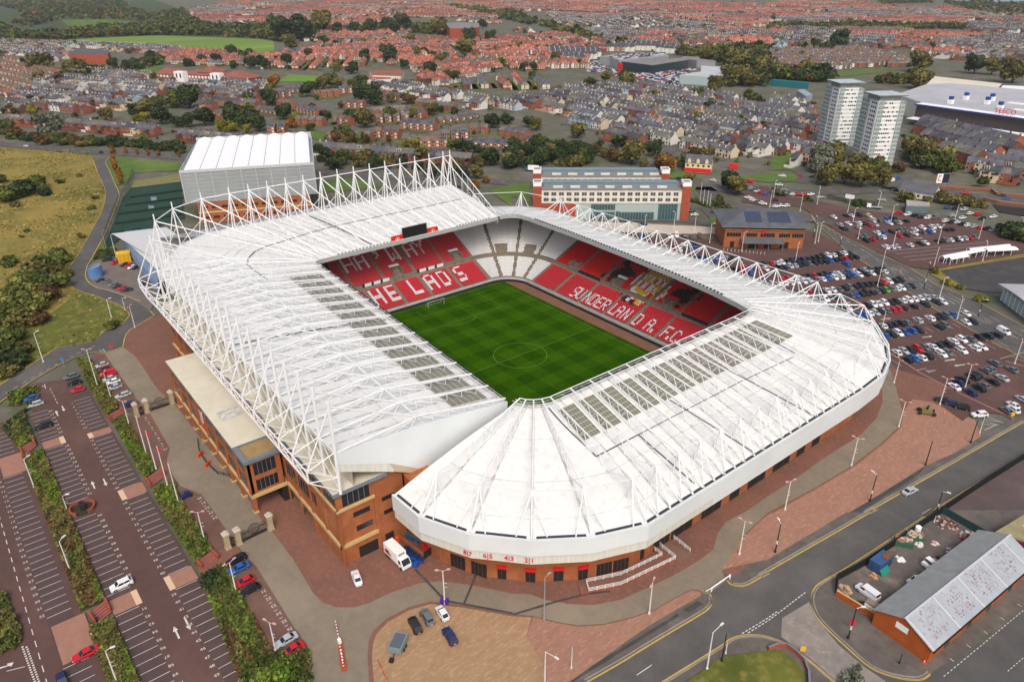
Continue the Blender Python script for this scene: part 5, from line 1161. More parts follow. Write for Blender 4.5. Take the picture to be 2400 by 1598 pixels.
def dashes(pts, n_, wd=.13, duty=.5, z=.09):
    L = [0]
    for a_, c_ in zip(pts, pts[1:]): L.append(L[-1]+math.hypot(c_[0]-a_[0], c_[1]-a_[1]))
    def at(s):
        for i in range(len(pts)-1):
            if s <= L[i+1]+1e-6: t = (s-L[i])/max(1e-6, L[i+1]-L[i]); return (pts[i][0]+(pts[i+1][0]-pts[i][0])*t, pts[i][1]+(pts[i+1][1]-pts[i][1])*t)
        return pts[-1]
    for k in range(n_): s0 = L[-1]*(k+.1)/n_; s1 = L[-1]*(k+.1+duty)/n_; b.path([at(s0), at(s1)], wd, z)
mid = [((a_[0]+c_[0])/2, (a_[1]+c_[1])/2) for a_, c_ in zip(zp(1800,400,'440,480 1000,920 1700,1370 2352,1720'), zp(1800,400,'520,510 1300,890 1900,1185 2352,1435'))]
dashes(mid, 22, .15, .5); dashes(smooth_pts(MAIN, 4), 110, .16, .4, .06)
dashes(zp(1200,1198,'1130,1515 1285,1410'), 1, .15, .95); dashes(zp(1200,1198,'2110,1125 2352,980')+zp(1800,1198,'90,915'), 11, .2, .6); dashes(zp(1200,1198,'2165,1120 2352,1005')+zp(1800,1198,'100,930 350,740'), 19, .2, .6)
dashes(zp(1800,1198,'1610,1520 2352,905'), 26, .13, .55); dashes(zp(1800,1198,'2200,1470 2352,1340'), 6, .13, .5)
for k in range(6): x, y = gp(1800+(1670+k*155)/3.92, 1198+(1350-k*125)/3.92); b.path([(x,y), (x+.8,y-.15)], .12, .09)
kind(b.build('road_dashes', m_white))
# ------------------------------------------------------------------ houses
WALLS = {'brick': ('brick', (142,96,82)), 'dbrick': ('dark brick', (116,82,72)), 'obrick': ('orange brick', (164,100,78)), 'cream': ('cream', (214,200,170)), 'white': ('white', (224,222,214)), 'pink': ('pink', (206,158,140)), 'blue': ('pale blue', (178,196,206)), 'tan': ('tan brick', (160,128,100))}
ROOFS = {'slate': ('slate', (98,100,108)), 'dslate': ('dark slate', (78,80,88)), 'gslate': ('grey green slate', (110,110,104)), 'red': ('red tiled', (166,104,90)), 'dred': ('brown red tiled', (138,92,80)), 'ored': ('orange tiled', (180,110,88)), 'brown': ('brown tiled', (122,100,86))}
HM = {k: mat('house_'+k, c, .85, tuple(max(0, v-14) for v in c), .5, 4) for k, (n_, c) in WALLS.items()}
HM.update({k: mat('tiles_'+k, c, .78, tuple(max(0, v-20) for v in c), .35, 5, rgb3=tuple(min(255, v+16) for v in c), scale3=.12) for k, (n_, c) in ROOFS.items()})
HM['glass'] = m_glass; HM['trim'] = m_render; HM['solar'] = m_solar; HM['yard'] = mat('yard_concrete', (128,116,106), .9, (110,100,94), .3)
def qbox(x0, x1, y0, y1, z0, z1, top=True):
    P = np.array([(x0,y0,z0),(x1,y0,z0),(x1,y1,z0),(x0,y1,z0),(x0,y0,z1),(x1,y0,z1),(x1,y1,z1),(x0,y1,z1)], float)
    return [P[list(f)] for f in (((4,5,6,7),) if top else ())+((0,1,5,4),(1,2,6,5),(2,3,7,6),(3,0,4,7))]
def q4(*p): return [np.array(p if len(p) == 4 else (p[0],p[1],p[2],p[2]), float)]
HCACHE = {}
def house_parts(kind_, wl, rf, var):
    "list of (part, material key, quads); front faces -y, origin at the front left corner"
    key = (kind_, wl, rf, var)
    if key in HCACHE: return HCACHE[key]
    out = []; A = lambda nm, mk, q: out.append((nm, mk, np.array(q)))
    if kind_ in ('T', 'E', 'V', 'B'):
        w_, d_, h, r = {'T': (5.2,8.2,5.3,8.1), 'E': (6.2,8,4.9,7.3), 'V': (8,11,7.4,11), 'B': (6,8.5,2.7,5.2)}[kind_]; ym = d_/2
        q = qbox(0, w_, 0, d_, 0, h, False)+q4((0,d_,h),(0,0,h),(0,ym,r))+q4((w_,0,h),(w_,d_,h),(w_,ym,r))
        if kind_ == 'T' and var % 2 == 0: q += qbox(.2, 2.6, d_, d_+4.4, 0, 4.2)
        if kind_ == 'T': q += qbox(0, .25, d_, d_+7, 0, 1.9)+qbox(0, w_, d_+7, d_+7.25, 0, 1.9)
        if kind_ == 'V': q += qbox(1.2, 4.4, -1.2, 0, 0, 6.4)
        A('wall', wl, q)
        e = .25; s_ = (r-h)/ym
        q = q4((0,-e,h-e*s_+.12),(w_,-e,h-e*s_+.12),(w_,ym,r+.12),(0,ym,r+.12))+q4((w_,d_+e,h-e*s_+.12),(0,d_+e,h-e*s_+.12),(0,ym,r+.12),(w_,ym,r+.12))
        if kind_ == 'T' and var % 2 == 0: q += q4((.1,d_,5.0),(.1,d_+4.6,4.3),(2.8,d_+4.6,4.3),(2.8,d_,5.0))[::-1]+q4((.1,d_,5.0),(2.8,d_,5.0),(2.8,d_+4.6,4.3),(.1,d_+4.6,4.3))
        if kind_ == 'V': q += q4((1.0,-1.4,6.4),(4.6,-1.4,6.4),(2.8,1.5,8.6))+q4((1.0,-1.4,6.4),(2.8,1.5,8.6),(1.0,2,8.6))
        A('roof', rf, q)
        A('chimney', wl if kind_ != 'B' else 'brick', qbox(w_-.9, w_-.05, ym-.4, ym+.4, r-.5, r+1.3))
        lv = [.9] if kind_ == 'B' else ([.9,3.4] if kind_ != 'V' else [1,4.4])
        for z in lv:
            A('window', 'trim', qbox(.6, 2.3, -.07, 0, z-.12, z+1.5)+qbox(w_-2.1, w_-.7, d_, d_+.07, z-.12, z+1.4)); A('window', 'glass', qbox(.72, 2.18, -.1, -.07, z, z+1.38)+qbox(w_-1.98, w_-.82, d_+.07, d_+.1, z, z+1.28))
            if w_ > 5.5: A('window', 'trim', qbox(w_-2.4, w_-.7, -.07, 0, z-.1, z+1.4))
        A('door', 'glass' if var % 3 else 'dred', qbox(w_-1.5, w_-.5, -.06, 0, 0, 2.1)) if kind_ != 'E' else None
        if var in (1, 4, 7) and kind_ == 'T':    # box dormer
            for sd in ((0,) if var == 1 else (1,)):
                y0 = 1.2 if sd == 0 else d_-1.2; y1 = ym; z0 = h+1.2*s_-.1; z1 = r-.05
                ya, yb = min(y0,y1), max(y0,y1); A('dormer', 'trim', qbox(.9, 3.9, ya, yb, z0-.2, z1)); yy = y0-.06 if sd == 0 else y0; A('dormer', 'glass', qbox(1.3, 2.2, yy, yy+.06, z0+.3, z1-.3)+qbox(2.7, 3.5, yy, yy+.06, z0+.3, z1-.3)); A('dormer', 'slate', qbox(.8, 4.0, ya-.1, yb, z1, z1+.12))
        if var in (2, 5, 8) and kind_ == 'T':    # gabled dormer flush with the front
            A('dormer', wl if var != 2 else 'white', qbox(1.2, 3, -.02, 2.2, h-.2, h+1.2)+q4((1.2,-.02,h+1.2),(3,-.02,h+1.2),(2.1,-.02,h+2.2))); A('dormer', rf, q4((1.05,-.15,h+1.1),(2.1,-.15,h+2.35),(2.1,3.2,h+2.35),(1.05,2.3,h+1.1))+q4((2.1,-.15,h+2.35),(3.15,-.15,h+1.1),(3.15,2.3,h+1.1),(2.1,3.2,h+2.35))); A('dormer', 'glass', qbox(1.7, 2.5, -.08, -.02, h-.1, h+1))
        if var in (3, 6) and kind_ == 'T': A('skylight', 'trim', q4((3,1.6,h+1.6*s_+.2),(3.9,1.6,h+1.6*s_+.2),(3.9,2.7,h+2.7*s_+.2),(3,2.7,h+2.7*s_+.2)))
        if kind_ in ('E', 'B') and var % 3: A('solar_panel', 'solar', q4((.9,.9,h+.9*s_+.22),(5.0,.9,h+.9*s_+.22),(5.0,3.1,h+3.1*s_+.22),(.9,3.1,h+3.1*s_+.22)))
    else:
        w_, d_, h, r = 11.5, 8.5, 5.0, 8.9; e = .4; a = 3.6
        A('wall', wl, qbox(0, w_, 0, d_, 0, h, False)); A('wall_band', 'cream' if var % 3 else 'white', qbox(-.05, w_+.05, -.05, d_+.05, 2.6, 4.7)) if var % 4 != 3 else None
        B_ = [(-e,-e,h), (w_+e,-e,h), (w_+e,d_+e,h), (-e,d_+e,h)]; R0, R1 = (a,d_/2,r), (w_-a,d_/2,r)
        q = q4(B_[0],B_[1],R1,R0)+q4(B_[1],B_[2],R1)+q4(B_[2],B_[3],R0,R1)+q4(B_[3],B_[0],R0)
        if var % 2: q += q4((.6,-1.2,5.0),(2.5,-1.2,7.0),(2.5,3,7.0),(.6,2,5.4))+q4((2.5,-1.2,7.0),(4.4,-1.2,5.0),(4.4,2,5.4),(2.5,3,7.0)); out.append(('bay', 'white', np.array(qbox(.8, 4.2, -1.1, 0, 0, 5.0)+q4((.8,-1.1,5),(4.2,-1.1,5),(2.5,-1.1,6.9)))))
        A('roof', rf, q); A('chimney', 'dbrick', qbox(5.3, 6.3, d_/2-.5, d_/2+.5, r-.3, r+1.5))
        for z in (.9, 3.1):
            for x in (1.2, 4.6, 7.6): A('window', 'glass', qbox(x, x+1.8, -.12, -.05, z, z+1.3)+qbox(x, x+1.8, d_+.05, d_+.12, z, z+1.3))
            A('window', 'glass', qbox(-.1, -.05, 3, 4.6, z, z+1.2)+qbox(w_+.05, w_+.1, 3, 4.6, z, z+1.2))
    HCACHE[key] = out; return out
KINDW = {'T': 5.2, 'E': 6.2, 'V': 8.4, 'S': 14, 'B': 6}; KINDD = {'T': 8.2, 'E': 8, 'V': 11, 'S': 8.5, 'B': 8.5}
NAMES = {'T': 'terraced house', 'E': 'estate house', 'V': 'villa', 'S': 'semi detached house', 'B': 'bungalow'}
HOUSES = []     # (x, y, rot, kind, wall, roof, var, row)
def proj(x, y, z=0):
    d = np.array([x, y, z])-np.array(CAM); zz = d @ _f; return (1200+FOC*(d @ _r)/zz, 799-FOC*(d @ _u)/zz)
hr = random.Random(11)
KEEPOUT = []
def keep(pts): KEEPOUT.append(pts)
keep([(-305,-50), (-225,-55), (-185,20), (-190,40), (-285,60)])      # hall
keep(zp(1200,0,'640,600 810,520 1150,470 1450,490 1620,520 1880,560 2060,660 1840,820 1520,820 1130,700 800,690'))
keep(zp(1800,0,'560,900 900,800 1200,780 1500,690 2500,780 2500,1290 2230,1270 1350,1150 1250,1520 760,1560 440,1330'))
keep(zp(0,0,'1370,760 1400,600 2352,640 2352,790 1600,760')); keep(zp(0,0,'600,560 620,450 1020,450 1040,540')); keep(zp(600,0,'990,790 1010,640 1360,620 1380,740 1260,790')); keep(zp(600,0,'1720,330 1730,200 2080,210 2060,310'))
keep([(-125,415), (-95,435), (-112,462), (-140,445)])
for g_ in GREENS: keep(g_)
def pal(ws, rs): return ws, rs
P_SLATE = (['brick']*5+['dbrick']*2+['cream']*4+['white']*5+['pink','blue','tan'], ['slate']*6+['dslate']*3+['gslate']*3)
P_BACK = (['brick']*6+['dbrick']*3+['white','cream'], ['slate']*5+['dslate']*2+['gslate']*4)
P_RED = (['brick']*4+['dbrick','dbrick','cream','cream','white','white'], ['red']*5+['dred']*5+['ored']*2+['brown','brown','slate'])
P_EST = (['obrick']*4+['brick']*2, ['gslate']*3+['slate','brown'])
P_BRN = (['dbrick']*4+['brick']*2+['white'], ['brown']*4+['gslate']*2)
def put(x, y, a, k, pal_, row):
    px_, py_ = proj(x, y, 2)
    if not (-60 < px_ < 2460 and -40 < py_ < 1598): return
    if any(inside((x, y), g_) for g_ in KEEPOUT): return
    HOUSES.append((x, y, a, k, hr.choice(pal_[0]), hr.choice(pal_[1]), hr.randrange(9), row))
def row_of(p0, p1, k, pal_, row, face=1, gap=0, vary=True):
    "a terrace from p0 to p1 (ridge line points); face=1: front towards the viewer"
    L = math.hypot(p1[0]-p0[0], p1[1]-p0[1]); ux, uy = (p1[0]-p0[0])/L, (p1[1]-p0[1])/L; n_ = max(1, int(L/KINDW[k])); a = math.atan2(uy, ux); sp = L/n_
    nx, ny = -uy, ux
    if nx*(CAM[0]-p0[0])+ny*(CAM[1]-p0[1]) > 0: front = -1
    else: front = 1
    wl, rf = hr.choice(pal_[0]), hr.choice(pal_[1])
    for i in range(n_):
        if gap and hr.random() < gap: continue
        if vary and hr.random() < .55: wl = hr.choice(pal_[0])
        if vary and hr.random() < .5: rf = hr.choice(pal_[1])
        d_ = KINDD[k]/2; s = i*sp
        if (front*face) > 0: x, y, aa = p0[0]+ux*s-nx*d_, p0[1]+uy*s-ny*d_, a
        else: x, y, aa = p0[0]+ux*(s+sp)+nx*d_, p0[1]+uy*(s+sp)+ny*d_, a+math.pi
        put(x, y, aa, k, ([wl],[rf]), row)
def fill(poly, dpx, k, pal_, row, pitch=(13, 24), gap=.04, cuts=None):
    "rows of houses over a zone, running along the direction of two points"
    (ax, ay), (bx, by) = dpx; L = math.hypot(bx-ax, by-ay); ux, uy = (bx-ax)/L, (by-ay)/L; nx, ny = -uy, ux
    us = [p[0]*ux+p[1]*uy for p in poly]; vs = [p[0]*nx+p[1]*ny for p in poly]; v = min(vs)+5; i = 0
    while v < max(vs)-2:
        f_ = 1 if i % 2 else -1; u = min(us)+hr.uniform(0, 5); run = 0; wl, rf = hr.choice(pal_[0]), hr.choice(pal_[1]); lim = hr.randrange(9, 20)
        while u < max(us):
            x, y = ux*u+nx*v, uy*u+ny*v
            if inside((x, y), poly) and hr.random() > gap:
                if k != 'T' or hr.random() < .5: wl = hr.choice(pal_[0])
                if hr.random() < .5: rf = hr.choice(pal_[1])
                a = math.atan2(uy, ux); d_ = KINDD[k]/2
                if f_ > 0: put(x-nx*d_, y-ny*d_, a, k, ([wl],[rf]), (row, i))
                else: put(x+ux*KINDW[k]+nx*d_, y+uy*KINDW[k]+ny*d_, a+math.pi, k, ([wl],[rf]), (row, i))
            u += KINDW[k]; run += 1
            if k == 'T' and run > lim: u += 9; run = 0; lim = hr.randrange(9, 20)
        v += KINDD[k]+pitch[i % 2]*hr.uniform(.92, 1.08); i += 1
def mosaic(poly, cell, mix, row, gap=.05, base=None):
    "a zone split into blocks, each with its own street direction and kind of house"
    xs = [p[0] for p in poly]; ys = [p[1] for p in poly]; n_ = max(2, int((max(xs)-min(xs))*(max(ys)-min(ys))/cell**2))
    S = [(hr.uniform(min(xs), max(xs)), hr.uniform(min(ys), max(ys))) for _ in range(n_)]; S = np.array(S)
    for i, (sx_, sy_) in enumerate(S):
        if not inside((sx_, sy_), poly): continue
        k, pl = hr.choice(mix); a = (base if base is not None else 0)+hr.choice([0, 0, .35, -.3, 1.57, 1.2]); ux, uy = math.cos(a), math.sin(a); nx, ny = -uy, ux; R_ = cell*1.1; v = -R_; j = 0
        wl, rf = hr.choice(pl[0]), hr.choice(pl[1])
        while v < R_:
            u = -R_
            while u < R_:
                x, y = sx_+ux*u+nx*v, sy_+uy*u+ny*v; d2 = (S[:,0]-x)**2+(S[:,1]-y)**2; m_ = int(d2.argmin())
                if m_ == i and inside((x, y), poly) and hr.random() > gap:
                    o2 = np.partition(d2, 1)[1]
                    if math.sqrt(o2)-math.sqrt(d2[i]) > 9:
                        if hr.random() < .4: wl = hr.choice(pl[0])
                        if hr.random() < .35: rf = hr.choice(pl[1])
                        if j % 2: put(x, y, a, k, ([wl],[rf]), (row, j))
                        else: put(x+ux*KINDW[k]+nx*KINDD[k], y+uy*KINDW[k]+ny*KINDD[k], a+math.pi, k, ([wl],[rf]), (row, j))
                u += KINDW[k]
            v += KINDD[k]+((12, 15) if k == 'S' else (12, 17))[j % 2]; j += 1
MIXR = [('S', P_RED)]*4+[('T', (P_RED[0], ['red','dred','red']))]*2+[('T', P_SLATE)]
MIXS = [('T', P_SLATE)]*5+[('E', P_BRN)]+[('S', P_RED)]
R = lambda ox, oy, s, z=8: zp(ox, oy, s, z)
# named terraces near the main road
row_of(*R(0,0,'55,1048 430,1068'), 'T', P_BACK, 'left hand terrace above the bushes', -1)
row_of(*R(0,0,'540,1078 1440,1152'), 'T', P_BACK, 'long terrace above the roadside bushes', -1)
row_of(*R(0,0,'1650,1182 2560,1262'), 'T', P_BACK, 'terrace behind the white fabric roof', -1)
row_of(*R(600,0,'585,1300 1990,1408'), 'T', P_BACK, 'long terrace behind the stadium masts', -1)
EST = ['520,835 750,815','760,795 890,790','20,950 215,985','215,905 355,940','390,955 580,1005','770,915 1000,925','930,975 1370,950','1090,1055 1400,1030','1340,985 1560,1015','1480,905 1830,955','1660,1055 2030,1010','720,1055 875,1075','360,1060 620,1075','110,1140 290,1140','550,1150 770,1195','900,1200 1060,1215','1100,1175 1330,1190','1340,1095 1650,1120','1360,1205 1530,1230','1450,1265 1760,1255','1700,1195 1960,1185','1930,1145 2130,1140','1990,1240 2340,1265','1200,845 1370,855','1040,795 1180,825','130,840 310,820','280,790 480,770','2250,1160 2500,1200','2500,1240 2700,1290','-220,1000 -40,1010','-400,1010 -260,1030']
for i, s in enumerate(EST): row_of(*R(600,0,s,7), 'E' if i % 4 != 2 else 'B', P_EST, 'brick estate block number', 1 if i % 3 else -1, 0, False) if False else row_of(*R(600,0,s,7), 'E' if i % 4 != 2 else 'B', P_EST, 'E%d' % i, 1 if i % 3 else -1, 0, False)
fill(zp(0,0,'60,1030 130,880 330,785 600,705 830,672 1370,692 1640,700 1620,830 1420,900 1310,985 1200,1050 700,1040 420,1040'), zp(0,0,'130,900 1010,985'), 'T', P_SLATE, 'terraces below the brick hall')
fill(zp(0,0,'1640,790 2352,770')+zp(600,0,'100,760 100,830 0,960')+zp(0,0,'2352,1010 1850,1000 1830,900 1560,860'), zp(0,0,'1650,800 2352,860'), 'T', P_SLATE, 'terraces below the school')
fill(zp(0,0,'0,560 110,560 330,650 560,690 300,790 120,880 0,960'), zp(0,0,'0,600 300,660'), 'S', (['cream','white','cream','brick'], ['brown','dred','brown']), 'cream walled houses at the far left', (12, 14))
fill(zp(0,0,'0,385 480,400 1000,430 1640,445 1640,500 1030,480 620,455 600,560 480,570 200,520 0,500'), zp(0,0,'0,400 1000,440'), 'T', P_SLATE, 'slate streets below the playing field')
fill(zp(0,0,'1400,500 1750,480 2100,500 2352,520 2352,620 1600,590 1480,560'), zp(0,0,'1500,520 2352,560'), 'S', P_RED, 'red roofs above the school', (12, 15))
_d = zp(600,0,'660,600 2000,520'); mosaic(zp(600,0,'20,640 40,500 300,420 640,300 1300,300 1780,340 2352,340')+zp(1200,0,'20,280 520,330 1000,430 800,520 640,640 880,760 860,830 640,830 300,870 0,910')+zp(600,0,'2200,930 1860,850 1500,780 1490,680 1320,610 1040,610 680,640 320,650'), 105, [('S', P_RED)]*5+[('T', (P_RED[0], ['red','dred']))], 'red tiled houses beyond the estate', .05, math.atan2(_d[1][1]-_d[0][1], _d[1][0]-_d[0][0]))
fill(zp(600,0,'1260,760 1500,800 1700,840 2200,930 2352,1000 2040,1000 1850,950 1480,890 1050,800'), zp(600,0,'1300,770 2190,940'), 'T', (['white','cream','white','brick'], P_SLATE[1]), 'white fronted slate terrace beside the estate')
_d = zp(600,0,'100,220 900,130'); mosaic(zp(600,0,'0,20 700,0 1700,0 2352,90 2352,230 1900,200 1700,180 1300,170 1100,240 700,260 200,240 0,240'), 130, MIXR, 'distant red roofs', .05, math.atan2(_d[1][1]-_d[0][1], _d[1][0]-_d[0][0]))
_d = zp(0,0,'1800,150 2352,120'); mosaic(zp(0,0,'1740,60 2352,10 2352,250 1900,240 1790,180'), 130, MIXR, 'distant red roofs', .05, math.atan2(_d[1][1]-_d[0][1], _d[1][0]-_d[0][0]))
fill(zp(1200,0,'0,910 300,890 440,850 860,800 1250,790 1500,840 1860,900 2352,1010')+zp(1800,0,'230,960 480,1080 460,1250 260,1300 60,1420 -200,1440')+zp(1200,0,'1900,1450 1650,1400 1100,1330 740,1220 560,1130 250,1040 0,1010'), zp(1200,0,'450,870 1560,1070'), 'T', P_SLATE, 'terraces behind the hotel trees', (11, 17), .02)
_d = zp(1200,0,'500,250 1500,380'); mosaic(zp(1200,0,'300,130 1000,140 1480,200 2352,290 2352,420 1750,465 1540,475 1200,430 900,400 720,340 450,250'), 120, MIXS, 'distant slate streets', .05, math.atan2(_d[1][1]-_d[0][1], _d[1][0]-_d[0][0]))
_d = zp(1800,0,'0,330 2352,480'); mosaic(zp(1800,0,'0,270 800,270 1800,290 2500,360 2500,600 2100,590 1850,560 1500,610 1150,600 1100,520 860,440 700,470 480,430 0,440'), 110, MIXS, 'slate streets beyond the towers', .05, math.atan2(_d[1][1]-_d[0][1], _d[1][0]-_d[0][0]))
fill(zp(1800,0,'0,480 460,455 860,455 1250,550 1240,620 1000,615 600,645 200,655 0,600'), zp(1800,0,'100,560 1200,560'), 'E', P_BRN, 'brown roofed estate beyond the towers', (13, 15))
_d = zp(1200,0,'0,60 2000,120'); mosaic(zp(1200,0,'-600,10 300,5 2352,40 2352,270 1500,190 1000,130 300,120 -600,60'), 130, MIXR, 'distant red roofs', .05, math.atan2(_d[1][1]-_d[0][1], _d[1][0]-_d[0][0]))
_d = zp(1800,0,'0,120 1600,170'); mosaic(zp(1800,0,'0,40 300,10 900,20 1000,60 1650,70 2000,140 1800,220 1200,220 600,230 0,260'), 130, MIXR, 'distant red roofs', .05, math.atan2(_d[1][1]-_d[0][1], _d[1][0]-_d[0][0]))
_d = zp(1800,0,'1800,200 2352,260'); mosaic(zp(1800,0,'1700,100 2000,120 2500,170 2500,380 1850,290 1800,230'), 120, MIXS, 'distant slate streets', .05, math.atan2(_d[1][1]-_d[0][1], _d[1][0]-_d[0][0]))
fill(zp(1800,0,'1340,1150 1530,1180 1900,1250 2230,1310 2260,1420 2000,1520 1760,1500 1500,1400 1330,1300'), zp(1800,0,'1340,1160 2100,1350'), 'V', (['dbrick','brick','obrick','cream'], ['slate','dslate','gslate']), 'brick villas below the supermarket', (9, 12), .1)
fill(zp(1800,0,'1740,1510 2260,1450 2600,1500 2600,1700 1900,1640'), zp(1800,0,'1740,1520 2352,1600'), 'T', P_SLATE, 'low terraces at the right edge', (12, 14))
fill(zp(1800,0,'0,1330 240,1330 400,1400 330,1480 260,1530 60,1500 -100,1450'), zp(1800,0,'0,1380 300,1430'), 'T', P_SLATE, 'terraces behind the hotel trees', (12, 14))
fill(zp(1800,0,'0,930 220,960 220,1100 0,1060'), zp(1800,0,'0,960 300,1010'), 'V', (['dbrick','brick','white'], ['slate','gslate']), 'brick houses beside the church', (9, 12))
fill(zp(1200,0,'310,480 600,490 780,460 780,520 600,600 330,540'), zp(1200,0,'320,520 780,500'), 'V', (['tan','white','white'], ['dslate']), 'new dark roofed houses by the showrooms', (10, 12))
fill(zp(1200,0,'820,470 1000,440 1320,440 1530,480 1530,520 1300,480 1000,480'), zp(1200,0,'820,470 1500,480'), 'V', (['tan','white','white'], ['dslate']), 'new dark roofed houses by the showrooms', (10, 12))
def dist(x, y): return math.hypot(x-CAM[0], y-CAM[1])
def hidden(x, y):
    px_, py_ = proj(x, y, 5)
    return (425 < px_ < 735 and 322 < py_ < 520) or (1240 < px_ < 1610 and 395 < py_ < 520) or (1965 < px_ < 2120 and 235 < py_ < 390) or not (-10 < px_ < 2410 and py_ > 2)
HOUSES.sort(key=lambda h: dist(h[0], h[1]))
near, far_, cnt = [], [], 0
for h in HOUSES:
    if hidden(h[0], h[1]): far_.append(h)
    elif len(near) < 297: near.append(h)
    else: far_.append(h)
ORD = 'first second third fourth fifth sixth seventh eighth ninth tenth eleventh twelfth thirteenth fourteenth fifteenth sixteenth seventeenth eighteenth nineteenth twentieth'.split()
def ordinal(i):
    if i < 20: return ORD[i]
    tens = ['twenty', 'thirty', 'forty', 'fifty', 'sixty', 'seventy', 'eighty', 'ninety'][(i+1)//10-2]
    u = (i+1) % 10
    return {'twenty':'twentieth','thirty':'thirtieth','forty':'fortieth','fifty':'fiftieth','sixty':'sixtieth','seventy':'seventieth','eighty':'eightieth','ninety':'ninetieth'}[tens] if u == 0 else tens+' '+ORD[u-1]
HMESH = {}
def hmesh(pn, mk, q, key):
    k = (pn, mk, key)
    if k not in HMESH:
        o = quads(pn, q, HM[mk]); HMESH[k] = o.data; bpy.data.objects.remove(o)
    return HMESH[k]
rows_ = {}
for h in near: rows_.setdefault(h[7], []).append(h)
EDESC = ['beside the small green pitch','near the white pavilion','by the left lane','by the dark red shrubs','in the left court','in the middle court','in the long middle block','facing the big olive tree','behind the big olive tree','below the white fronted terrace','in the solar panelled long block','beside the round dark tree','near the autumn tree','beside the fabric roofed hall','on the grass behind the hall','near the brown trees','behind the mast tops','in the gabled middle block','with the yellow bushes in front','on the front lawn','in the corner block','by the parking court','in the wide front block','by the stepped terrace','below the pavilion','by the orange tree','above the left court','left of the hotel trees','behind the hotel trees','behind the fabric roof','above the fabric roof']
ZROW = {}
for rname, hs in rows_.items():
    if isinstance(rname, tuple): ZROW.setdefault(rname[0], []).append((min(dist(h[0], h[1]) for h in hs), rname))
for z in ZROW: ZROW[z] = [r for _, r in sorted(ZROW[z])]
for rname, hs in rows_.items():
    hs.sort(key=lambda h: proj(h[0], h[1])[0])
    est = isinstance(rname, str) and rname[0] == 'E' and rname[1:].isdigit()
    for i, (x, y, a, k, wl, rf, var, _) in enumerate(hs):
        parts = house_parts(k, wl, rf, var); key = (k, wl, rf, var)
        o = link('house' if k in 'EBV' else ('terraced_house' if k == 'T' else 'semi_detached_house'), hmesh('wall', parts[0][1], parts[0][2], key)); o.location = (x, y, 0); o.rotation_euler = (0, 0, a)
        for j, (pn, mk, q) in enumerate(parts[1:]): link(pn, hmesh(pn, mk, q, key+(j,)), o)
        ds = 'with dormer' if (k == 'T' and var in (1, 4, 7)) else ('with solar panels' if k in 'EB' and var % 3 else '')
        if est: where = 'in estate block '+EDESC[int(rname[1:])]; grp = 'houses of the brick estate'
        elif isinstance(rname, tuple): where = ordinal(ZROW[rname[0]].index(rname))+' row of '+rname[0]; grp = 'houses in the '+rname[0]
        else: where = 'in the '+rname; grp = 'houses in the '+rname
        wd = [WALLS[wl][0], 'house', ds, ordinal(i), 'from left', where]
        if len(' '.join(wd).split()) > 16: wd[2] = ''
        tag(o, ' '.join(' '.join(wd).split()), 'house', grp)
# everything farther off: one mass of houses
acc = {}
for (x, y, a, k, wl, rf, var, _) in far_: acc.setdefault((k, wl, rf, var), []).append((x, y, a))
bym = {}
for key, L in acc.items():
    A = np.array(L); c, s = np.cos(A[:,2]), np.sin(A[:,2])
    for (pn, mk, q) in house_parts(*key):
        if pn in ('door', 'skylight'): continue
        X = q[None,:,:,0]*c[:,None,None]-q[None,:,:,1]*s[:,None,None]+A[:,0][:,None,None]; Y = q[None,:,:,0]*s[:,None,None]+q[None,:,:,1]*c[:,None,None]+A[:,1][:,None,None]; Z = np.broadcast_to(q[None,:,:,2], X.shape)
        bym.setdefault(mk, []).append(np.stack([X, Y, Z], -1).reshape(-1, 4, 3))
mk_ = list(bym); V = np.concatenate([np.concatenate(bym[k]) for k in mk_]); MI = np.concatenate([np.full(sum(len(a) for a in bym[k]), i) for i, k in enumerate(mk_)])
o = quads('distant_houses', V, [HM[k] for k in mk_], MI); o['kind'] = 'stuff'; o['label'] = 'mass of slate and red roofed houses filling the distance'
# streets, yards and gardens round every house
GQ, GM = [], []
for (x, y, a, k, wl, rf, var, _) in HOUSES:
    c, s_ = math.cos(a), math.sin(a); w_, d_ = KINDW[k], KINDD[k]
    for (y0, y1, mi, z) in ((-9, -3, 0, .02), (-3, 0, 1 if k == 'T' else 2+var % 2, .03), (d_, d_+(7 if k == 'T' else 10), (1, 4, 1)[var % 3] if k == 'T' else 2+(var+1) % 3, .03)):
        P = [(0,y0),(w_,y0),(w_,y1),(0,y1)]; GQ.append([(x+px_*c-py_*s_, y+px_*s_+py_*c, z) for px_, py_ in P]); GM.append(mi)
o = quads('streets_and_gardens', np.array(GQ), [m_asph, HM['yard'], m_grass, m_rough2, m_maroon2], GM); o['kind'] = 'structure'
print('houses near', len(near), 'far', len(far_), 'quads', len(V))
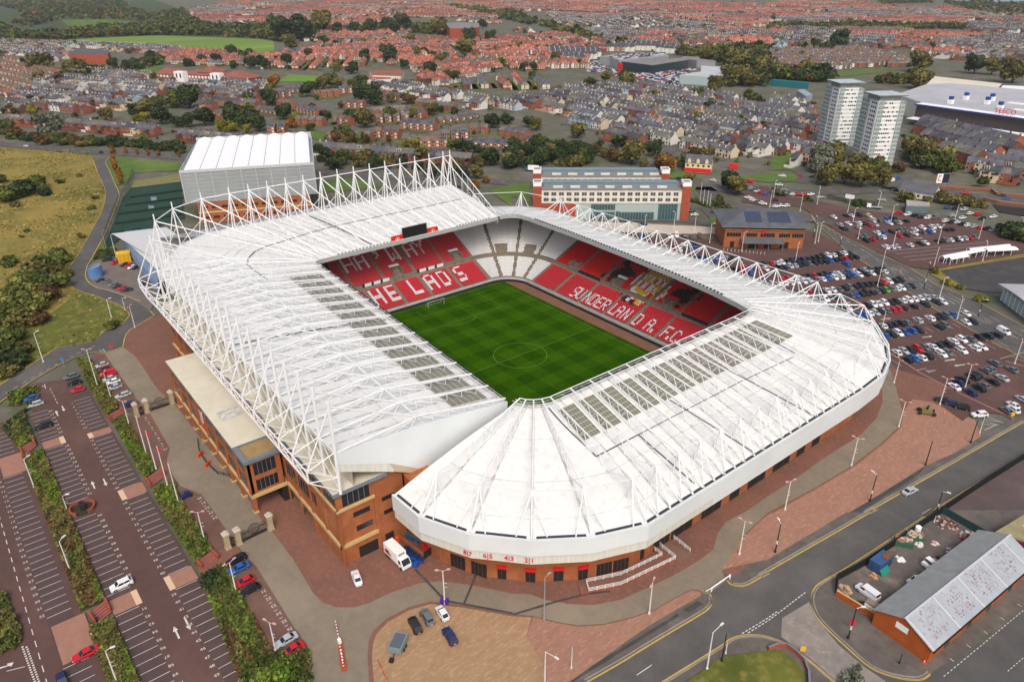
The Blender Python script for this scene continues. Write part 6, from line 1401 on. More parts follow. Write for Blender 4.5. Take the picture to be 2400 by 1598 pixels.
# ------------------------------------------------------------------ trees and planting
LEAF = {'d': ('dark green', (62,76,46), (48,62,38), (78,92,54)), 'g': ('mid green', (88,98,46), (68,80,38), (110,118,58)), 'o': ('olive', (112,106,56), (88,86,46), (132,124,70)), 'y': ('yellow green', (132,128,36), (104,106,34), (156,148,50)), 'a': ('orange', (150,104,40), (120,84,36), (176,128,54)), 'r': ('red brown', (104,78,50), (82,62,42), (122,96,60)), 's': ('silvery', (120,124,106), (96,102,84), (150,152,136)), 'b': ('bright green', (102,124,42), (78,100,34), (126,146,58))}
LM = {k: [mat('leaf_%s%d' % (k, i), c, .9, tuple(int(v*.86) for v in c), .25, 3, spec=.15) for i, c in enumerate(v[1:])] for k, v in LEAF.items()}
LEAF['l'] = ('light olive', (118,120,58), (92,98,46), (138,138,72)); LM['l'] = [mat('leaf_l%d' % i, c, .9, tuple(int(v*.86) for v in c), .25, 3, spec=.15) for i, c in enumerate(LEAF['l'][1:])]
m_bark = mat('bark', (74,62,50), .95, (60,50,42), 1.5)
def leaf_cloud(rng, n_, lobes, size, flat_=.5):
    "leaf clumps scattered through the volume of several lobes: (n,4,3) quads, tone index"
    L = np.array(lobes); wts = L[:,3]**2; pick = rng.choice(len(L), n_, p=wts/wts.sum())
    d = rng.normal(size=(n_,3)); d /= np.linalg.norm(d, axis=1)[:,None]
    rad = np.clip(rng.normal(.86, .16, n_), .35, 1.12)
    sc = np.stack([L[pick,3], L[pick,3], L[pick,3]*L[pick,4]], 1)
    c = L[pick,:3]+d*sc*rad[:,None]
    nrm = d+rng.normal(size=(n_,3))*.55; nrm /= np.linalg.norm(nrm, axis=1)[:,None]
    t = np.cross(nrm, rng.normal(size=(n_,3))); t /= np.linalg.norm(t, axis=1)[:,None]; b_ = np.cross(nrm, t)
    s_ = size*rng.uniform(.55, 1.35, n_)[:,None]
    jit = lambda: rng.uniform(.7, 1.25, (n_,1))
    V = np.stack([c-t*s_*jit()-b_*s_*.75*jit(), c+t*s_*jit()-b_*s_*.75*jit(), c+t*s_*jit()+b_*s_*.75*jit(), c-t*s_*jit()+b_*s_*.75*jit()], 1)
    lob_tone = rng.integers(0, 3, len(L)); tone = np.where(rng.random(n_) < .6, lob_tone[pick], rng.integers(0, 3, n_))
    return V, tone
def crown_lobes(rng, shape):
    out = []
    if shape == 'round':
        out.append((0,0,.5,.32,1.1))
        for k in range(9): a = rng.uniform(0,6.28); r_ = rng.uniform(.14,.3); out.append((r_*math.cos(a), r_*math.sin(a), rng.uniform(.26,.78), rng.uniform(.14,.24), .9))
    elif shape == 'wide':
        for k in range(11): a = rng.uniform(0,6.28); r_ = rng.uniform(.05,.42); out.append((r_*math.cos(a), r_*math.sin(a), rng.uniform(.3,.68)-r_*.35, rng.uniform(.16,.27), .85))
    elif shape == 'tall':
        for k in range(9): z = .2+.72*k/8; a = rng.uniform(0,6.28); out.append((.1*math.cos(a), .1*math.sin(a), z, (.25-.17*abs(z-.42)/.55)*rng.uniform(.8,1.1), 1.0))
    elif shape == 'bush':
        for k in range(9): a = rng.uniform(0,6.28); r_ = rng.uniform(.02,.42); out.append((r_*math.cos(a), r_*math.sin(a), rng.uniform(.14,.5)*(1-.5*r_), rng.uniform(.16,.3), .8))
    return out
CROWN = {}
def crown_mesh(col, shape, var):
    k = (col, shape, var)
    if k not in CROWN:
        rng = np.random.default_rng(hash((shape, var)) % 9999 if False else sum(map(ord, shape))*31+var); V, tone = leaf_cloud(rng, {'round': 1500, 'wide': 1700, 'tall': 1100, 'bush': 1300}[shape], crown_lobes(rng, shape), .043)
        V = V.copy(); V[:,:,2] = np.maximum(V[:,:,2], .01)
        o = quads('crown', V, LM[col], tone); CROWN[k] = o.data; bpy.data.objects.remove(o)
    return CROWN[k]
TRUNK = {}
def trunk_mesh(var):
    if var not in TRUNK:
        r = random.Random(var); b = MB(); b.tube((0,0,0), (.01,.01,.28), .03, n=6, r2=.022); b.tube((.01,.01,.28), (0,.02,.6), .022, n=5, r2=.01)
        for k in range(4): a = r.uniform(0,6.28); z = r.uniform(.22,.45); b.tube((.005,.01,z), (.2*math.cos(a), .2*math.sin(a), z+.22), .013, n=4, r2=.005)
        TRUNK[var] = b.mesh('trunk', m_bark)
    return TRUNK[var]
PLANTS = []
tr = random.Random(5)
def plant(x, y, h, col, shape, where, wide=1.0, var=None):
    v = tr.randrange(4) if var is None else var; a = tr.uniform(0, 6.28)
    if shape == 'bush':
        o = link('bush', crown_mesh(col, shape, v)); root = o
    else:
        root = link('tree', trunk_mesh(v)); c = link('crown', crown_mesh(col, shape, v), root)
    root.location = (x, y, 0); root.rotation_euler = (0, 0, a); root.scale = (h*wide, h*wide, h)
    PLANTS.append((root, x, y, h, col, shape, where)); return root
def trees_px(ox, oy, s, where, shape=None):
    "x,y,r,colour[,shape]: centre and radius of the crown in the enlargement"
    for it in s.split():
        q = it.split(','); x, y, r_, col = float(q[0]), float(q[1]), float(q[2]), q[3]; sh = q[4] if len(q) > 4 else shape
        px_, py_ = ox+x/3.92, oy+y/3.92; R_ = r_/3.92
        gx, gy = gp(px_, py_+R_*.8); D = np.linalg.norm(np.array([gx, gy, 0])-np.array(CAM)); h = max(1.2, 2*R_*D/FOC*(1.05 if sh != 'bush' else 1.0))
        sh = {'w': 'wide', 't': 'tall', 'r': 'round', 'b': 'bush', None: None}.get(sh, sh) or tr.choice(['round','round','wide'])
        plant(gx, gy, h*(1.0 if sh != 'bush' else .8), col, sh, where, {'round': 1.15, 'wide': 1.0, 'tall': .9, 'bush': 1.25}[sh])
trees_px(0,0,'1465,950,65,g 1620,920,80,g 1740,915,100,d 1250,1030,55,d 1340,1020,70,o 1270,1085,35,y 1350,1090,40,y 1490,1080,75,d 1630,1130,50,d 1730,1120,60,d 1890,1090,80,d 2160,1060,90,d 2290,1100,90,d 2080,1160,60,y 2160,1180,40,y 2270,1190,40,y 990,1070,55,o 310,1020,40,y 130,1000,40,r 480,1180,95,s 80,1180,50,g', 'above the road and bushes')
trees_px(0,0,'400,580,80,o 670,640,60,o 370,720,40,o 1400,555,60,d 1730,580,40,d 1860,560,40,d 1990,560,45,d 2150,600,40,d 2300,590,50,d 2140,490,45,d 2240,520,40,d 2310,490,40,d 1040,600,40,d 1160,610,40,d 1250,600,40,d', 'around the school')
for k in range(40):   # belt of bushes beside the main road
    x = 20+k*42; trees_px(0,0,'%d,%d,%d,%s,b' % (x, 1215+x*.075+tr.uniform(-25,35), tr.uniform(36,62), tr.choice('ddgdorg')), 'beside the main road')
trees_px(0,0,'1040,1390,36,a,t 1160,1390,24,a,t 1265,1400,24,a,t 1365,1410,26,a,t 1460,1412,26,a,t 1650,1425,26,a,t 1050,1470,38,a,t 1065,1540,40,a,t', 'on the lawn by the sports hall')
trees_px(0,400,'1105,30,42,a,t 1110,90,40,a,t', 'on the lawn by the sports hall')
trees_px(600,0,'170,760,55,a 120,830,40,o 620,770,60,o 700,760,60,g 760,780,45,o 970,740,55,g 900,790,50,g 470,840,60,d 540,790,40,d 130,910,70,d 40,870,50,r 230,940,40,r 960,850,80,d 1050,880,90,d 1110,910,70,d 1240,910,45,o 1400,910,55,r 1450,920,40,r 260,1040,70,d 640,1055,45,d 890,1060,65,d 1000,1100,90,o 1235,1060,65,g 330,1130,55,a 220,1220,40,a,b 290,1225,40,a,b 360,1220,35,a,b 500,1170,40,d 840,1200,70,g 740,1270,50,r 900,1260,55,r 1000,1270,50,r 830,1285,40,o 1620,1010,60,o 1440,1050,40,o 2170,1120,70,d 2310,1090,60,d 1370,1320,40,y 1470,1330,50,y 30,1150,70,d 780,970,28,g 560,900,26,g 1700,1010,30,d 1560,1150,28,o', 'in the brick estate')
trees_px(600,0,'1860,1350,60,d 1950,1360,60,d 2040,1370,45,d 2150,1450,90,d 2330,1420,60,d 800,1460,70,g 650,1420,80,d 950,1480,70,o 1100,1500,70,d 1200,1500,60,o 1350,1500,60,d 1830,1530,60,o 720,1500,70,d 580,1380,50,d 1500,1520,50,d 1650,1530,50,o 2060,1480,60,o', 'behind the stadium masts')
trees_px(600,0,'1000,520,50,d 1230,520,70,d 1370,600,40,d 1600,640,60,d 1690,560,50,o 1420,360,50,o 1550,470,40,d 290,560,50,d 60,590,60,d 740,620,45,o 880,630,60,d 1920,470,80,o 250,300,100,d 420,290,110,d 600,240,90,o 330,410,70,o 1360,230,70,d 1680,280,80,o 1760,290,50,d 1200,240,60,d 2080,230,40,d 1960,350,60,d 2150,350,50,d 750,280,50,d 1050,260,60,d 1500,260,50,o 900,270,50,d 1280,270,55,d 480,500,40,d 610,380,36,d 1820,720,50,d 1760,690,40,g 1480,480,36,o', 'among the red roofs')
trees_px(1200,0,'220,1150,60,o 600,1210,75,o 150,1130,50,d 760,1380,55,r 930,1420,70,r 850,1400,50,o 1100,1420,110,o 1300,1380,75,d 1430,1510,80,a 1350,1500,60,r 1580,1480,70,o 1670,1400,60,r 1780,1430,70,o 1210,1500,50,o', 'behind the hotel')
for k in range(34):
    x = tr.uniform(-40, 740); y = tr.uniform(1310+abs(x-350)*.05, 1520); trees_px(1200,0,'%d,%d,%d,%s' % (x, y, tr.uniform(55,85), tr.choice('dddgdo')), 'in the dense wood behind the hotel')
trees_px(1200,0,'700,770,60,d 1050,750,75,o 860,720,50,o 430,830,40,o 2190,870,55,g 1700,870,50,g 1860,790,70,o 2080,720,80,o 2000,700,80,o 2160,740,70,o 2000,540,80,o 2200,580,80,d 2280,620,80,o 2100,590,70,o 1800,500,60,o 1740,510,50,o 1580,470,50,o 2085,440,40,d 2260,430,40,d 400,540,50,o 110,620,40,d 200,620,40,d', 'round the car showrooms')
trees_px(1800,0,'640,390,75,d 530,440,50,d 430,410,40,d 370,630,70,o 500,690,80,d 290,720,50,d 1380,600,80,o 1890,620,70,d 2050,640,60,o 2240,690,90,o 1370,750,80,o 60,690,50,d', 'beyond the towers')
trees_px(1800,0,'600,1430,110,o 480,1470,110,s 430,1520,80,s 820,1520,90,o 1010,1530,70,g 1190,1540,50,r 1400,1420,100,o 1600,1520,90,g 1770,1220,40,o 2010,1270,35,o 1300,1400,60,o 1500,1480,70,d 1420,1500,60,g 1000,1500,45,r', 'at the foot of the towers')
trees_px(1800,400,'530,60,90,o 850,60,110,o 700,50,90,o 1040,80,80,o 100,170,70,s,b 1260,220,80,o,b 1610,230,80,o,b 1760,250,80,o,b 1460,255,40,o,b 2240,530,110,d,b 2330,560,100,g,b 2160,520,60,d,b 360,250,36,g,b 830,280,50,d,b 1540,925,25,o,b 1640,1010,40,y,b 1760,1060,30,o,b 1930,1165,40,y,b 2000,1170,36,y,b 1850,270,60,o,b 1950,290,50,o,b', 'by the upper car park')
trees_px(1200,400,'1620,80,50,o 1990,100,90,d 2060,160,80,o 1890,280,60,g 2000,330,50,o,b 1880,350,40,o,b 1930,330,40,o,b 1420,90,30,d', 'beside the hotel approach road')
trees_px(600,400,'2020,130,42,a 2115,80,36,a 1760,20,60,d 1900,15,60,d 1600,10,60,d 2030,25,60,o', 'by the road bend before the hotel')
trees_px(0,400,'560,760,100,g,b 470,830,120,g,b 350,900,150,o,b 230,1000,140,l,b 480,980,130,g,b 120,1150,140,l,b 300,1180,140,l,b 450,1100,100,r,b 60,1300,120,g,b 200,1330,110,o,b 340,1330,90,r,b 90,1480,120,g,b 90,810,65,g,b 1030,1400,60,g,b 880,240,30,g,b 850,330,30,g,b 750,590,36,o,b 60,200,100,g,b 200,150,110,d,b 350,100,100,g,b 420,180,60,d,b 20,60,60,g,b 560,90,35,g,b 150,300,40,o,b 250,545,24,g,b 560,420,16,l,b 730,40,24,o,b 200,600,20,g,b 380,980,110,g,b 200,1120,100,l,b 560,900,80,o,b 260,940,90,l,b', 'on the grassy slope')
trees_px(0,800,'60,60,130,g,b 150,130,110,d,b 60,250,90,o,b 200,50,80,o,b -30,160,120,d,b', 'on the grassy slope')
trees_px(0,1198,'1960,600,105,d,b', 'beside the brick steps and gate')
trees_px(600,1198,'60,1400,150,g,b 210,1430,160,b,b 360,1360,110,g,b 330,1500,120,g,b 110,1560,130,b,b 420,1440,80,o,b', 'by the bay end')
trees_px(1800,1198,'880,850,50,d,b 790,1490,70,s,b 700,1530,60,s,b 820,1430,40,s,t', 'by the side street corner')
PD = {}
for (o, x, y, h, col, shape, where) in PLANTS: PD.setdefault((LEAF[col][0], 'bush' if shape == 'bush' else 'tree', where), []).append(o)
for (cn, nm, where), L in PD.items():
    L.sort(key=lambda o: proj(o.location.x, o.location.y)[0])
    for i, o in enumerate(L):
        tag(o, ('%s %s %s' % (cn, nm, where)) if len(L) == 1 else '%s from left of the %s %s %s' % (ordinal(i), cn, 'bushes' if nm == 'bush' else 'trees', where), nm, ('bushes ' if nm == 'bush' else 'trees ')+where)
# woods far off: crowns one can no longer tell apart
rng = np.random.default_rng(4)
FAR = [(zp(0,0,'0,220 60,210 280,260 560,180 1000,180 1340,200 1400,150 1180,70 1100,0 0,0 0,60 170,100 240,200'), 5), (zp(0,0,'0,230 170,330 600,320 1000,260 1500,250 1900,270 1960,330 1400,325 900,345 560,370 170,360 0,400'), 5.5), (zp(0,0,'1400,150 1680,100 1780,190 1900,250 2352,260 2352,360 1950,330 1480,230'), 6),
       (zp(600,0,'0,260 200,240 560,260 640,300 520,340 180,390 160,370 0,350'), 6), (zp(600,0,'640,270 900,270 1200,230 1800,250 1780,330 1400,300 700,300'), 7), (zp(600,0,'1700,60 1900,70 2352,110')+zp(1200,0,'200,190 420,245 720,320 860,380 1180,410 1190,440 900,420 640,360 300,260 0,200'), 6), (zp(1200,0,'1450,500 1900,450 2352,430 2352,800 1950,800 1900,720 2060,650 1850,560'), 8),
       (zp(1800,0,'0,240 400,240 800,220 1400,240 1800,230 1800,270 1200,270 600,270 0,280'), 8), (zp(1800,0,'1600,20 1900,10 2100,30 2500,40 2500,170 2000,140 1700,70'), 8), (zp(1800,0,'1000,0 1500,0 1520,30 1050,40'), 12), (zp(1800,0,'30,660 300,720 480,660 600,720 480,760 20,740'), 6), (zp(1800,0,'1000,740 1480,700 1440,790 1000,770'), 7), (zp(0,0,'560,700 620,600 720,590 980,660 1480,540 1500,600 1080,690 600,740'), 9), (zp(1800,0,'1260,1330 1500,1400 1780,1560 1300,1568'), 7)]
Vs, Ts = [], []
def far_tree(x, y, h):
    lb = crown_lobes(rng, 'wide' if rng.random() < .5 else 'round'); V, tone = leaf_cloud(rng, 72, lb, .125); Vs.append(V*h*np.array([1.1,1.1,1])+np.array([x,y,-.02*h])); Ts.append(tone+3*rng.choice(5, p=[.4,.25,.2,.08,.07]))
for poly, sp in FAR:
    xs = [p[0] for p in poly]; ys = [p[1] for p in poly]; n_ = min(2800 if sp < 6.5 else 1500, int((max(xs)-min(xs))*(max(ys)-min(ys))/(sp*sp*1.6)))
    for k in range(n_):
        x, y = rng.uniform(min(xs), max(xs)), rng.uniform(min(ys), max(ys))
        if inside((x, y), poly): far_tree(x, y, rng.uniform(9, 18) if sp < 6.5 else rng.uniform(7, 13))
# garden and street trees between the far houses
cells = set((int(h[0]//9), int(h[1]//9)) for h in HOUSES)
allh = [h for h in HOUSES if dist(h[0], h[1]) > 420]
for k in range(5200):
    h = allh[rng.integers(len(allh))]; x, y = h[0]+rng.normal()*16, h[1]+rng.normal()*16
    c = (int(x//9), int(y//9))
    if c in cells and rng.random() < .8: continue
    if any(inside((x, y), g_) for g_ in KEEPOUT): continue
    far_tree(x, y, rng.uniform(3.5, 8) if rng.random() < .8 else rng.uniform(8, 13))
for k in range(900):
    h = HOUSES[rng.integers(min(len(HOUSES), 420))]; x, y = h[0]+rng.normal()*12, h[1]+rng.normal()*12
    if (int(x//9), int(y//9)) in cells and rng.random() < .6: continue
    if any(inside((x, y), g_) for g_ in KEEPOUT[:1]): continue
    far_tree(x, y, rng.uniform(1.5, 4))
o = quads('distant_trees', np.concatenate(Vs), LM['d']+LM['g']+LM['o']+LM['r']+LM['b'], np.concatenate(Ts)); o['kind'] = 'stuff'; o['label'] = 'woods, street trees and garden trees of the far town'
# clipped planting strips between the parking rows
def bed(pts, h, dens, cols, label, name='hedge', size=.22):
    xs = [p[0] for p in pts]; ys = [p[1] for p in pts]; ar = abs(sum(pts[i][0]*pts[(i+1) % len(pts)][1]-pts[(i+1) % len(pts)][0]*pts[i][1] for i in range(len(pts))))/2; n_ = int(ar*dens); P = []
    while len(P) < n_:
        q = (rng.uniform(min(xs), max(xs)), rng.uniform(min(ys), max(ys)))
        if inside(q, pts): P.append(q)
    P = np.array(P); hh = h*(.62+.38*np.sin(P[:,0]*.9+P[:,1]*1.7)*np.cos(P[:,0]*.37))
    z = hh*np.sqrt(rng.uniform(.15, 1, n_)); c = np.stack([P[:,0], P[:,1], z], 1)
    nrm = rng.normal(size=(n_,3))*.6+np.array([0,0,.9]); nrm /= np.linalg.norm(nrm, axis=1)[:,None]; t = np.cross(nrm, rng.normal(size=(n_,3))); t /= np.linalg.norm(t, axis=1)[:,None]; b_ = np.cross(nrm, t); s_ = size*rng.uniform(.6,1.5,n_)[:,None]
    V = np.stack([c-t*s_-b_*s_*.8, c+t*s_-b_*s_*.7, c+t*s_*.8+b_*s_, c-t*s_*1.1+b_*s_*.8], 1)
    seg = np.floor(P[:,0]/5.5+1.3*np.sin(P[:,1]*1.1)+40).astype(int); pal_ = np.array([rng.integers(len(cols)) for _ in range(400)]); ci = pal_[seg % 400]; ci = np.where(rng.random(n_) < .25, rng.integers(0, len(cols), n_), ci)
    mats_ = [m for k in cols for m in LM[k]]
    b = MB(); b.prism(pts, 0, .25); base = b.build('planting_bed', m_soil); tag(base, label, 'hedge', 'planting strips between the parking rows')
    o = quads('foliage', V, mats_, ci*3+rng.integers(0, 3, n_)); o.parent = base
bed([cp(-74,-131), cp(-64,-137.2), cp(-44.5,-137.2), cp(-44.5,-141.2), cp(-58,-143.5)], 1.5, 26, 'oogdob', 'hedge bed at the top end between the left rows, with bushy corner')
bed([cp(-39,-141.3), cp(-39,-136.4), cp(30.5,-136.4), cp(30.5,-140.9)], 1.35, 26, 'ogobor', 'long hedge bed in the middle between the left rows of bays')
bed([cp(36.5,-140.9), cp(36.5,-136.4), cp(80,-136.4), cp(80,-140.9)], 1.35, 26, 'gobogo', 'hedge bed nearest the bottom edge between the left rows')
bed(zp(0,800,'700,170 830,170 990,430 1095,610 980,695 860,490'), 1.4, 30, 'bgogob', 'hedge bed by the parked red cars, top of its strip')
bed(zp(0,800,'1030,745 1150,695 1425,1170 1340,1275'), 1.35, 30, 'obgobg', 'hedge bed between the two flights of brick steps near the flagpoles')
bed(zp(0,800,'1400,1370 1590,1290 1720,1568')+zp(0,1198,'1735,0 1955,350 1800,490 1490,0'), 1.35, 30, 'gbogob', 'hedge bed leading to the lower gate piers')
bed(zp(0,1198,'1850,610 2050,500 2352,1010')+zp(600,1198,'0,1010 90,1190 180,1330 420,1290 500,1270 510,1350 420,1568 -150,1568'), 1.5, 24, 'gogrgb', 'planting bed running down to the lower corner of the parking strip')
bed(zp(0,1198,'-100,740 60,760 110,900 200,1090 200,1200 130,1280 0,1330 -100,1360'), 1.9, 26, 'oggo', 'planted island at the lower left edge with yellow green shrubs')
bed(zp(0,800,'80,480 330,420 370,460 200,540 190,590 80,590'), 1.6, 26, 'dggb', 'hedge behind the blue car at the car park entrance')
bed(zp(0,400,'900,735 1070,720 1085,780 860,825'), 1.0, 24, 'gd', 'low hedge beside the yellow shed', size=.25)
bed(zp(1200,400,'1625,258 1700,270 1830,330 1830,350 1700,300 1625,285'), 1.3, 14, 'dg', 'hedge beside the flagpoles at the hotel', size=.3)
bed(zp(1800,400,'1500,900 1560,895 1560,940 1500,945'), 1.2, 16, 'og', 'small clipped bush block on the verge corner', size=.3)
# rough tufts on the slope
P = []; polyg = [gp(-300, 900), gp(-300, 345), gp(215, 352)]+[p for p in wr_l]+wr_tail
xs = [p[0] for p in polyg]; ys = [p[1] for p in polyg]
while len(P) < 26000:
    q = (rng.uniform(max(-520, min(xs)), max(xs)), rng.uniform(max(-260, min(ys)), max(ys)))
    if inside(q, polyg): P.append(q)
P = np.array(P); n_ = len(P); keepm = (np.sin(P[:,0]*.11)+np.cos(P[:,1]*.13+P[:,0]*.05)+rng.normal(size=n_)*.7) > -.2; P = P[keepm]; n_ = len(P)
h = rng.uniform(.15, .5, n_); a = rng.uniform(0, 3.14, n_); dx, dy = np.cos(a)*h*1.2, np.sin(a)*h*1.2; lx, ly = rng.normal(size=n_)*.3, rng.normal(size=n_)*.3
z0 = np.full(n_, .06); V = np.stack([np.stack([P[:,0]-dx, P[:,1]-dy, z0], 1), np.stack([P[:,0]+dx, P[:,1]+dy, z0], 1), np.stack([P[:,0]+dx*.7+lx, P[:,1]+dy*.7+ly, h+.06], 1), np.stack([P[:,0]-dx*.7+lx, P[:,1]-dy*.7+ly, h+.06], 1)], 1)
o = quads('grass_tufts', V, [mat('tuft_straw', (168,150,90), .95), mat('tuft_olive', (128,120,60), .95), mat('tuft_green', (100,104,48), .95)], rng.integers(0, 3, n_)); o['kind'] = 'stuff'
# ------------------------------------------------------------------ vehicles
PAINT = {'k': ('black', (34,35,38)), 'w': ('white', (232,233,235)), 's': ('silver', (178,184,188)), 'g': ('grey', (104,110,114)), 'n': ('navy', (36,46,92)), 'b': ('blue', (40,92,170)), 'r': ('red', (196,34,46)), 'm': ('dark red', (130,36,48)), 'e': ('bright green', (90,170,50)), 'y': ('cream', (216,208,150)), 'p': ('purple', (110,70,120)), 't': ('brown', (112,78,56))}
PM = {k: mat('paint_'+k, c, .28, spec=.55) for k, (n_, c) in PAINT.items()}
m_tyre = mat('tyre', (36,36,38), .85); m_cglass = mat('car_glass', (30,36,44), .12, spec=.6); m_rim = mat('wheel_rim', (150,152,156), .4, metal=.4); m_lamp = mat('headlight', (214,218,222), .2); m_tail = mat('tail_light', (150,24,30), .3); m_plate = mat('number_plate', (226,214,140), .5)
#        stations along the car: x, half width, top height
CARS = {'hatchback': dict(L=4.1, st=[(0,.66,.62),(.2,.82,.74),(1.0,.87,.9),(2.1,.88,.94),(3.3,.87,.96),(3.9,.83,.94),(4.1,.7,.84)], cab=(.95,1.75,3.15,3.98), roof=1.47),
        'saloon': dict(L=4.7, st=[(0,.66,.6),(.25,.84,.72),(1.3,.89,.88),(2.3,.9,.92),(3.6,.89,.95),(4.45,.84,.96),(4.7,.7,.82)], cab=(1.3,2.05,3.25,4.1), roof=1.43),
        'suv': dict(L=4.5, st=[(0,.72,.74),(.2,.88,.9),(1.1,.92,1.04),(2.3,.93,1.08),(3.6,.92,1.1),(4.35,.88,1.08),(4.5,.78,.98)], cab=(1.05,1.75,3.85,4.35), roof=1.68),
        'estate': dict(L=4.7, st=[(0,.66,.62),(.25,.84,.74),(1.2,.88,.88),(2.3,.89,.93),(3.8,.88,.96),(4.5,.84,.95),(4.7,.72,.86)], cab=(1.2,1.95,4.0,4.6), roof=1.46),
        'van': dict(L=5.0, st=[(0,.8,.9),(.2,.92,1.05),(.8,.96,1.2),(2.2,.97,1.25),(4.0,.97,1.25),(4.85,.95,1.25),(5.0,.9,1.2)], cab=(.75,1.45,4.7,4.92), roof=2.05)}
def car_shapes(kind_):
    q = CARS[kind_]; L = q['L']; zb = .26; b = MB(); rings = []
    for (x, hw, zt) in q['st']:
        zm = zb+(zt-zb)*.62; rings.append([(x-L/2,-hw*.93,zb),(x-L/2,-hw,zm),(x-L/2,-hw*.9,zt),(x-L/2,hw*.9,zt),(x-L/2,hw,zm),(x-L/2,hw*.93,zb)])
    for A, B in zip(rings, rings[1:]):
        for i in range(6): j = (i+1) % 6; b.poly([A[i], A[j], B[j], B[i]][::-1])
    b.poly(rings[0]); b.poly(rings[-1][::-1])
    c0, c1, c2, c3 = [v-L/2 for v in q['cab']]; zr = q['roof']
    def top(x):
        xx = x+L/2
        for (xa,wa,za), (xb,wb,zb_) in zip(q['st'], q['st'][1:]):
            if xa <= xx <= xb: t = (xx-xa)/(xb-xa); return wa+(wb-wa)*t, za+(zb_-za)*t
        return q['st'][-1][1], q['st'][-1][2]
    lo = [(c0,)+top(c0), (c3,)+top(c3)]; hwr = q['st'][3][1]*(.74 if kind_ != 'van' else .86)
    A = [(c0,-lo[0][1]*.86,lo[0][2]-.02), (c0,lo[0][1]*.86,lo[0][2]-.02), (c3,lo[1][1]*.88,lo[1][2]-.02), (c3,-lo[1][1]*.88,lo[1][2]-.02)]
    Rr = [(c1,-hwr,zr-.05), (c1,hwr,zr-.05), (c2,hwr,zr), (c2,-hwr,zr)]; mid = ((c1+c2)/2)
    for i in range(4): j = (i+1) % 4; b.poly([A[j], A[i], Rr[i], Rr[j]])
    b.poly([Rr[0], Rr[3], (mid,-hwr*.94,zr+.05)][::-1]) if False else b.poly([Rr[3], Rr[2], Rr[1], Rr[0]][::-1])
    def face(P, u0, u1, v0, v1, off):
        P = [Vector(p) for p in P]; n_ = (P[1]-P[0]).cross(P[3]-P[0]).normalized()*off
        f = lambda u, v: (P[0].lerp(P[1],u)).lerp(P[3].lerp(P[2],u), v)+n_
        return [f(u0,v0), f(u1,v0), f(u1,v1), f(u0,v1)]
    parts = []
    g = MB(); g.poly(face([A[1],A[0],Rr[0],Rr[1]], .06,.94,.08,.94,.015)); parts.append(('windscreen', g, m_cglass))
    g = MB(); g.poly(face([A[3],A[2],Rr[2],Rr[3]], .08,.92,.12 if kind_ != 'van' else .3,.88,.015)); parts.append(('rear_window', g, m_cglass))
    for P in ([A[0],A[3],Rr[3],Rr[0]], [A[2],A[1],Rr[1],Rr[2]]):
        g = MB()
        if kind_ == 'van':
            u = (.05,.3) if P[0] == A[0] else (.7,.95); g.poly(face(P,u[0],u[1],.1,.72,.015))
        else: g.poly(face(P,.07,.47,.12,.88,.015)); g.poly(face(P,.5,.93,.12,.88,.015))
        parts.append(('side_window', g, m_cglass))
    r_ = .33 if kind_ != 'suv' else .37; hw = q['st'][3][1]
    for x in (.82-L/2, L/2-.86):
        for s in (-1, 1): g = MB(); g.tube((x,s*(hw-.2),r_), (x,s*(hw+.015),r_), r_, 0, 12); g.tube((x,s*(hw+.01),r_), (x,s*(hw+.03),r_), r_*.6, 1, 8); parts.append(('wheel', g, [m_tyre, m_rim]))
    x0, x1 = -L/2, L/2; h0 = q['st'][1][2]-.14
    for s in (-1, 1):
        g = MB(); g.box(x0-.02, x0+.16, min(s*.42,s*.68), max(s*.42,s*.68), h0-.12, h0+.04); parts.append(('headlight', g, m_lamp)); g = MB(); g.box(x1-.14, x1+.015, min(s*.48,s*.72), max(s*.48,s*.72), h0-.05, h0+.12); parts.append(('tail_light', g, m_tail))
    g = MB(); g.box(x1, x1+.02, -.26, .26, .48, .6); parts.append(('number_plate', g, m_plate))
    return b, parts
CM = {}
def car_mesh(kind_, col):
    if kind_ not in CM: b, parts = car_shapes(kind_); CM[kind_] = (b, [(pn, g.mesh(pn, mm)) for pn, g, mm in parts], {})
    b, parts, bodies = CM[kind_]
    if col not in bodies: bodies[col] = b.mesh('car_body', PM[col])
    return bodies[col], parts
CARLIST = []; cr = random.Random(21)
def car(x, y, a, col, kind_, row, full=False, z=.05, label=None):
    body, parts = car_mesh(kind_, col); o = link('van' if kind_ == 'van' else 'parked_car', body); o.location = (x, y, z); o.rotation_euler = (0, 0, a)
    near_ = full or dist(x, y) < 190
    for pn, me in parts:
        if pn in ('headlight','tail_light','number_plate') and not near_: continue
        link(pn, me, o)
    if label: tag(o, label, 'van' if kind_ == 'van' else 'car', row)
    else: CARLIST.append((o, col, kind_, row))
    return o
def pickkind(): return cr.choice(['hatchback']*5+['suv']*4+['saloon']*2+['estate']*2)
HEAD_E = math.atan2(-.43, .903)
BAYS = MB()
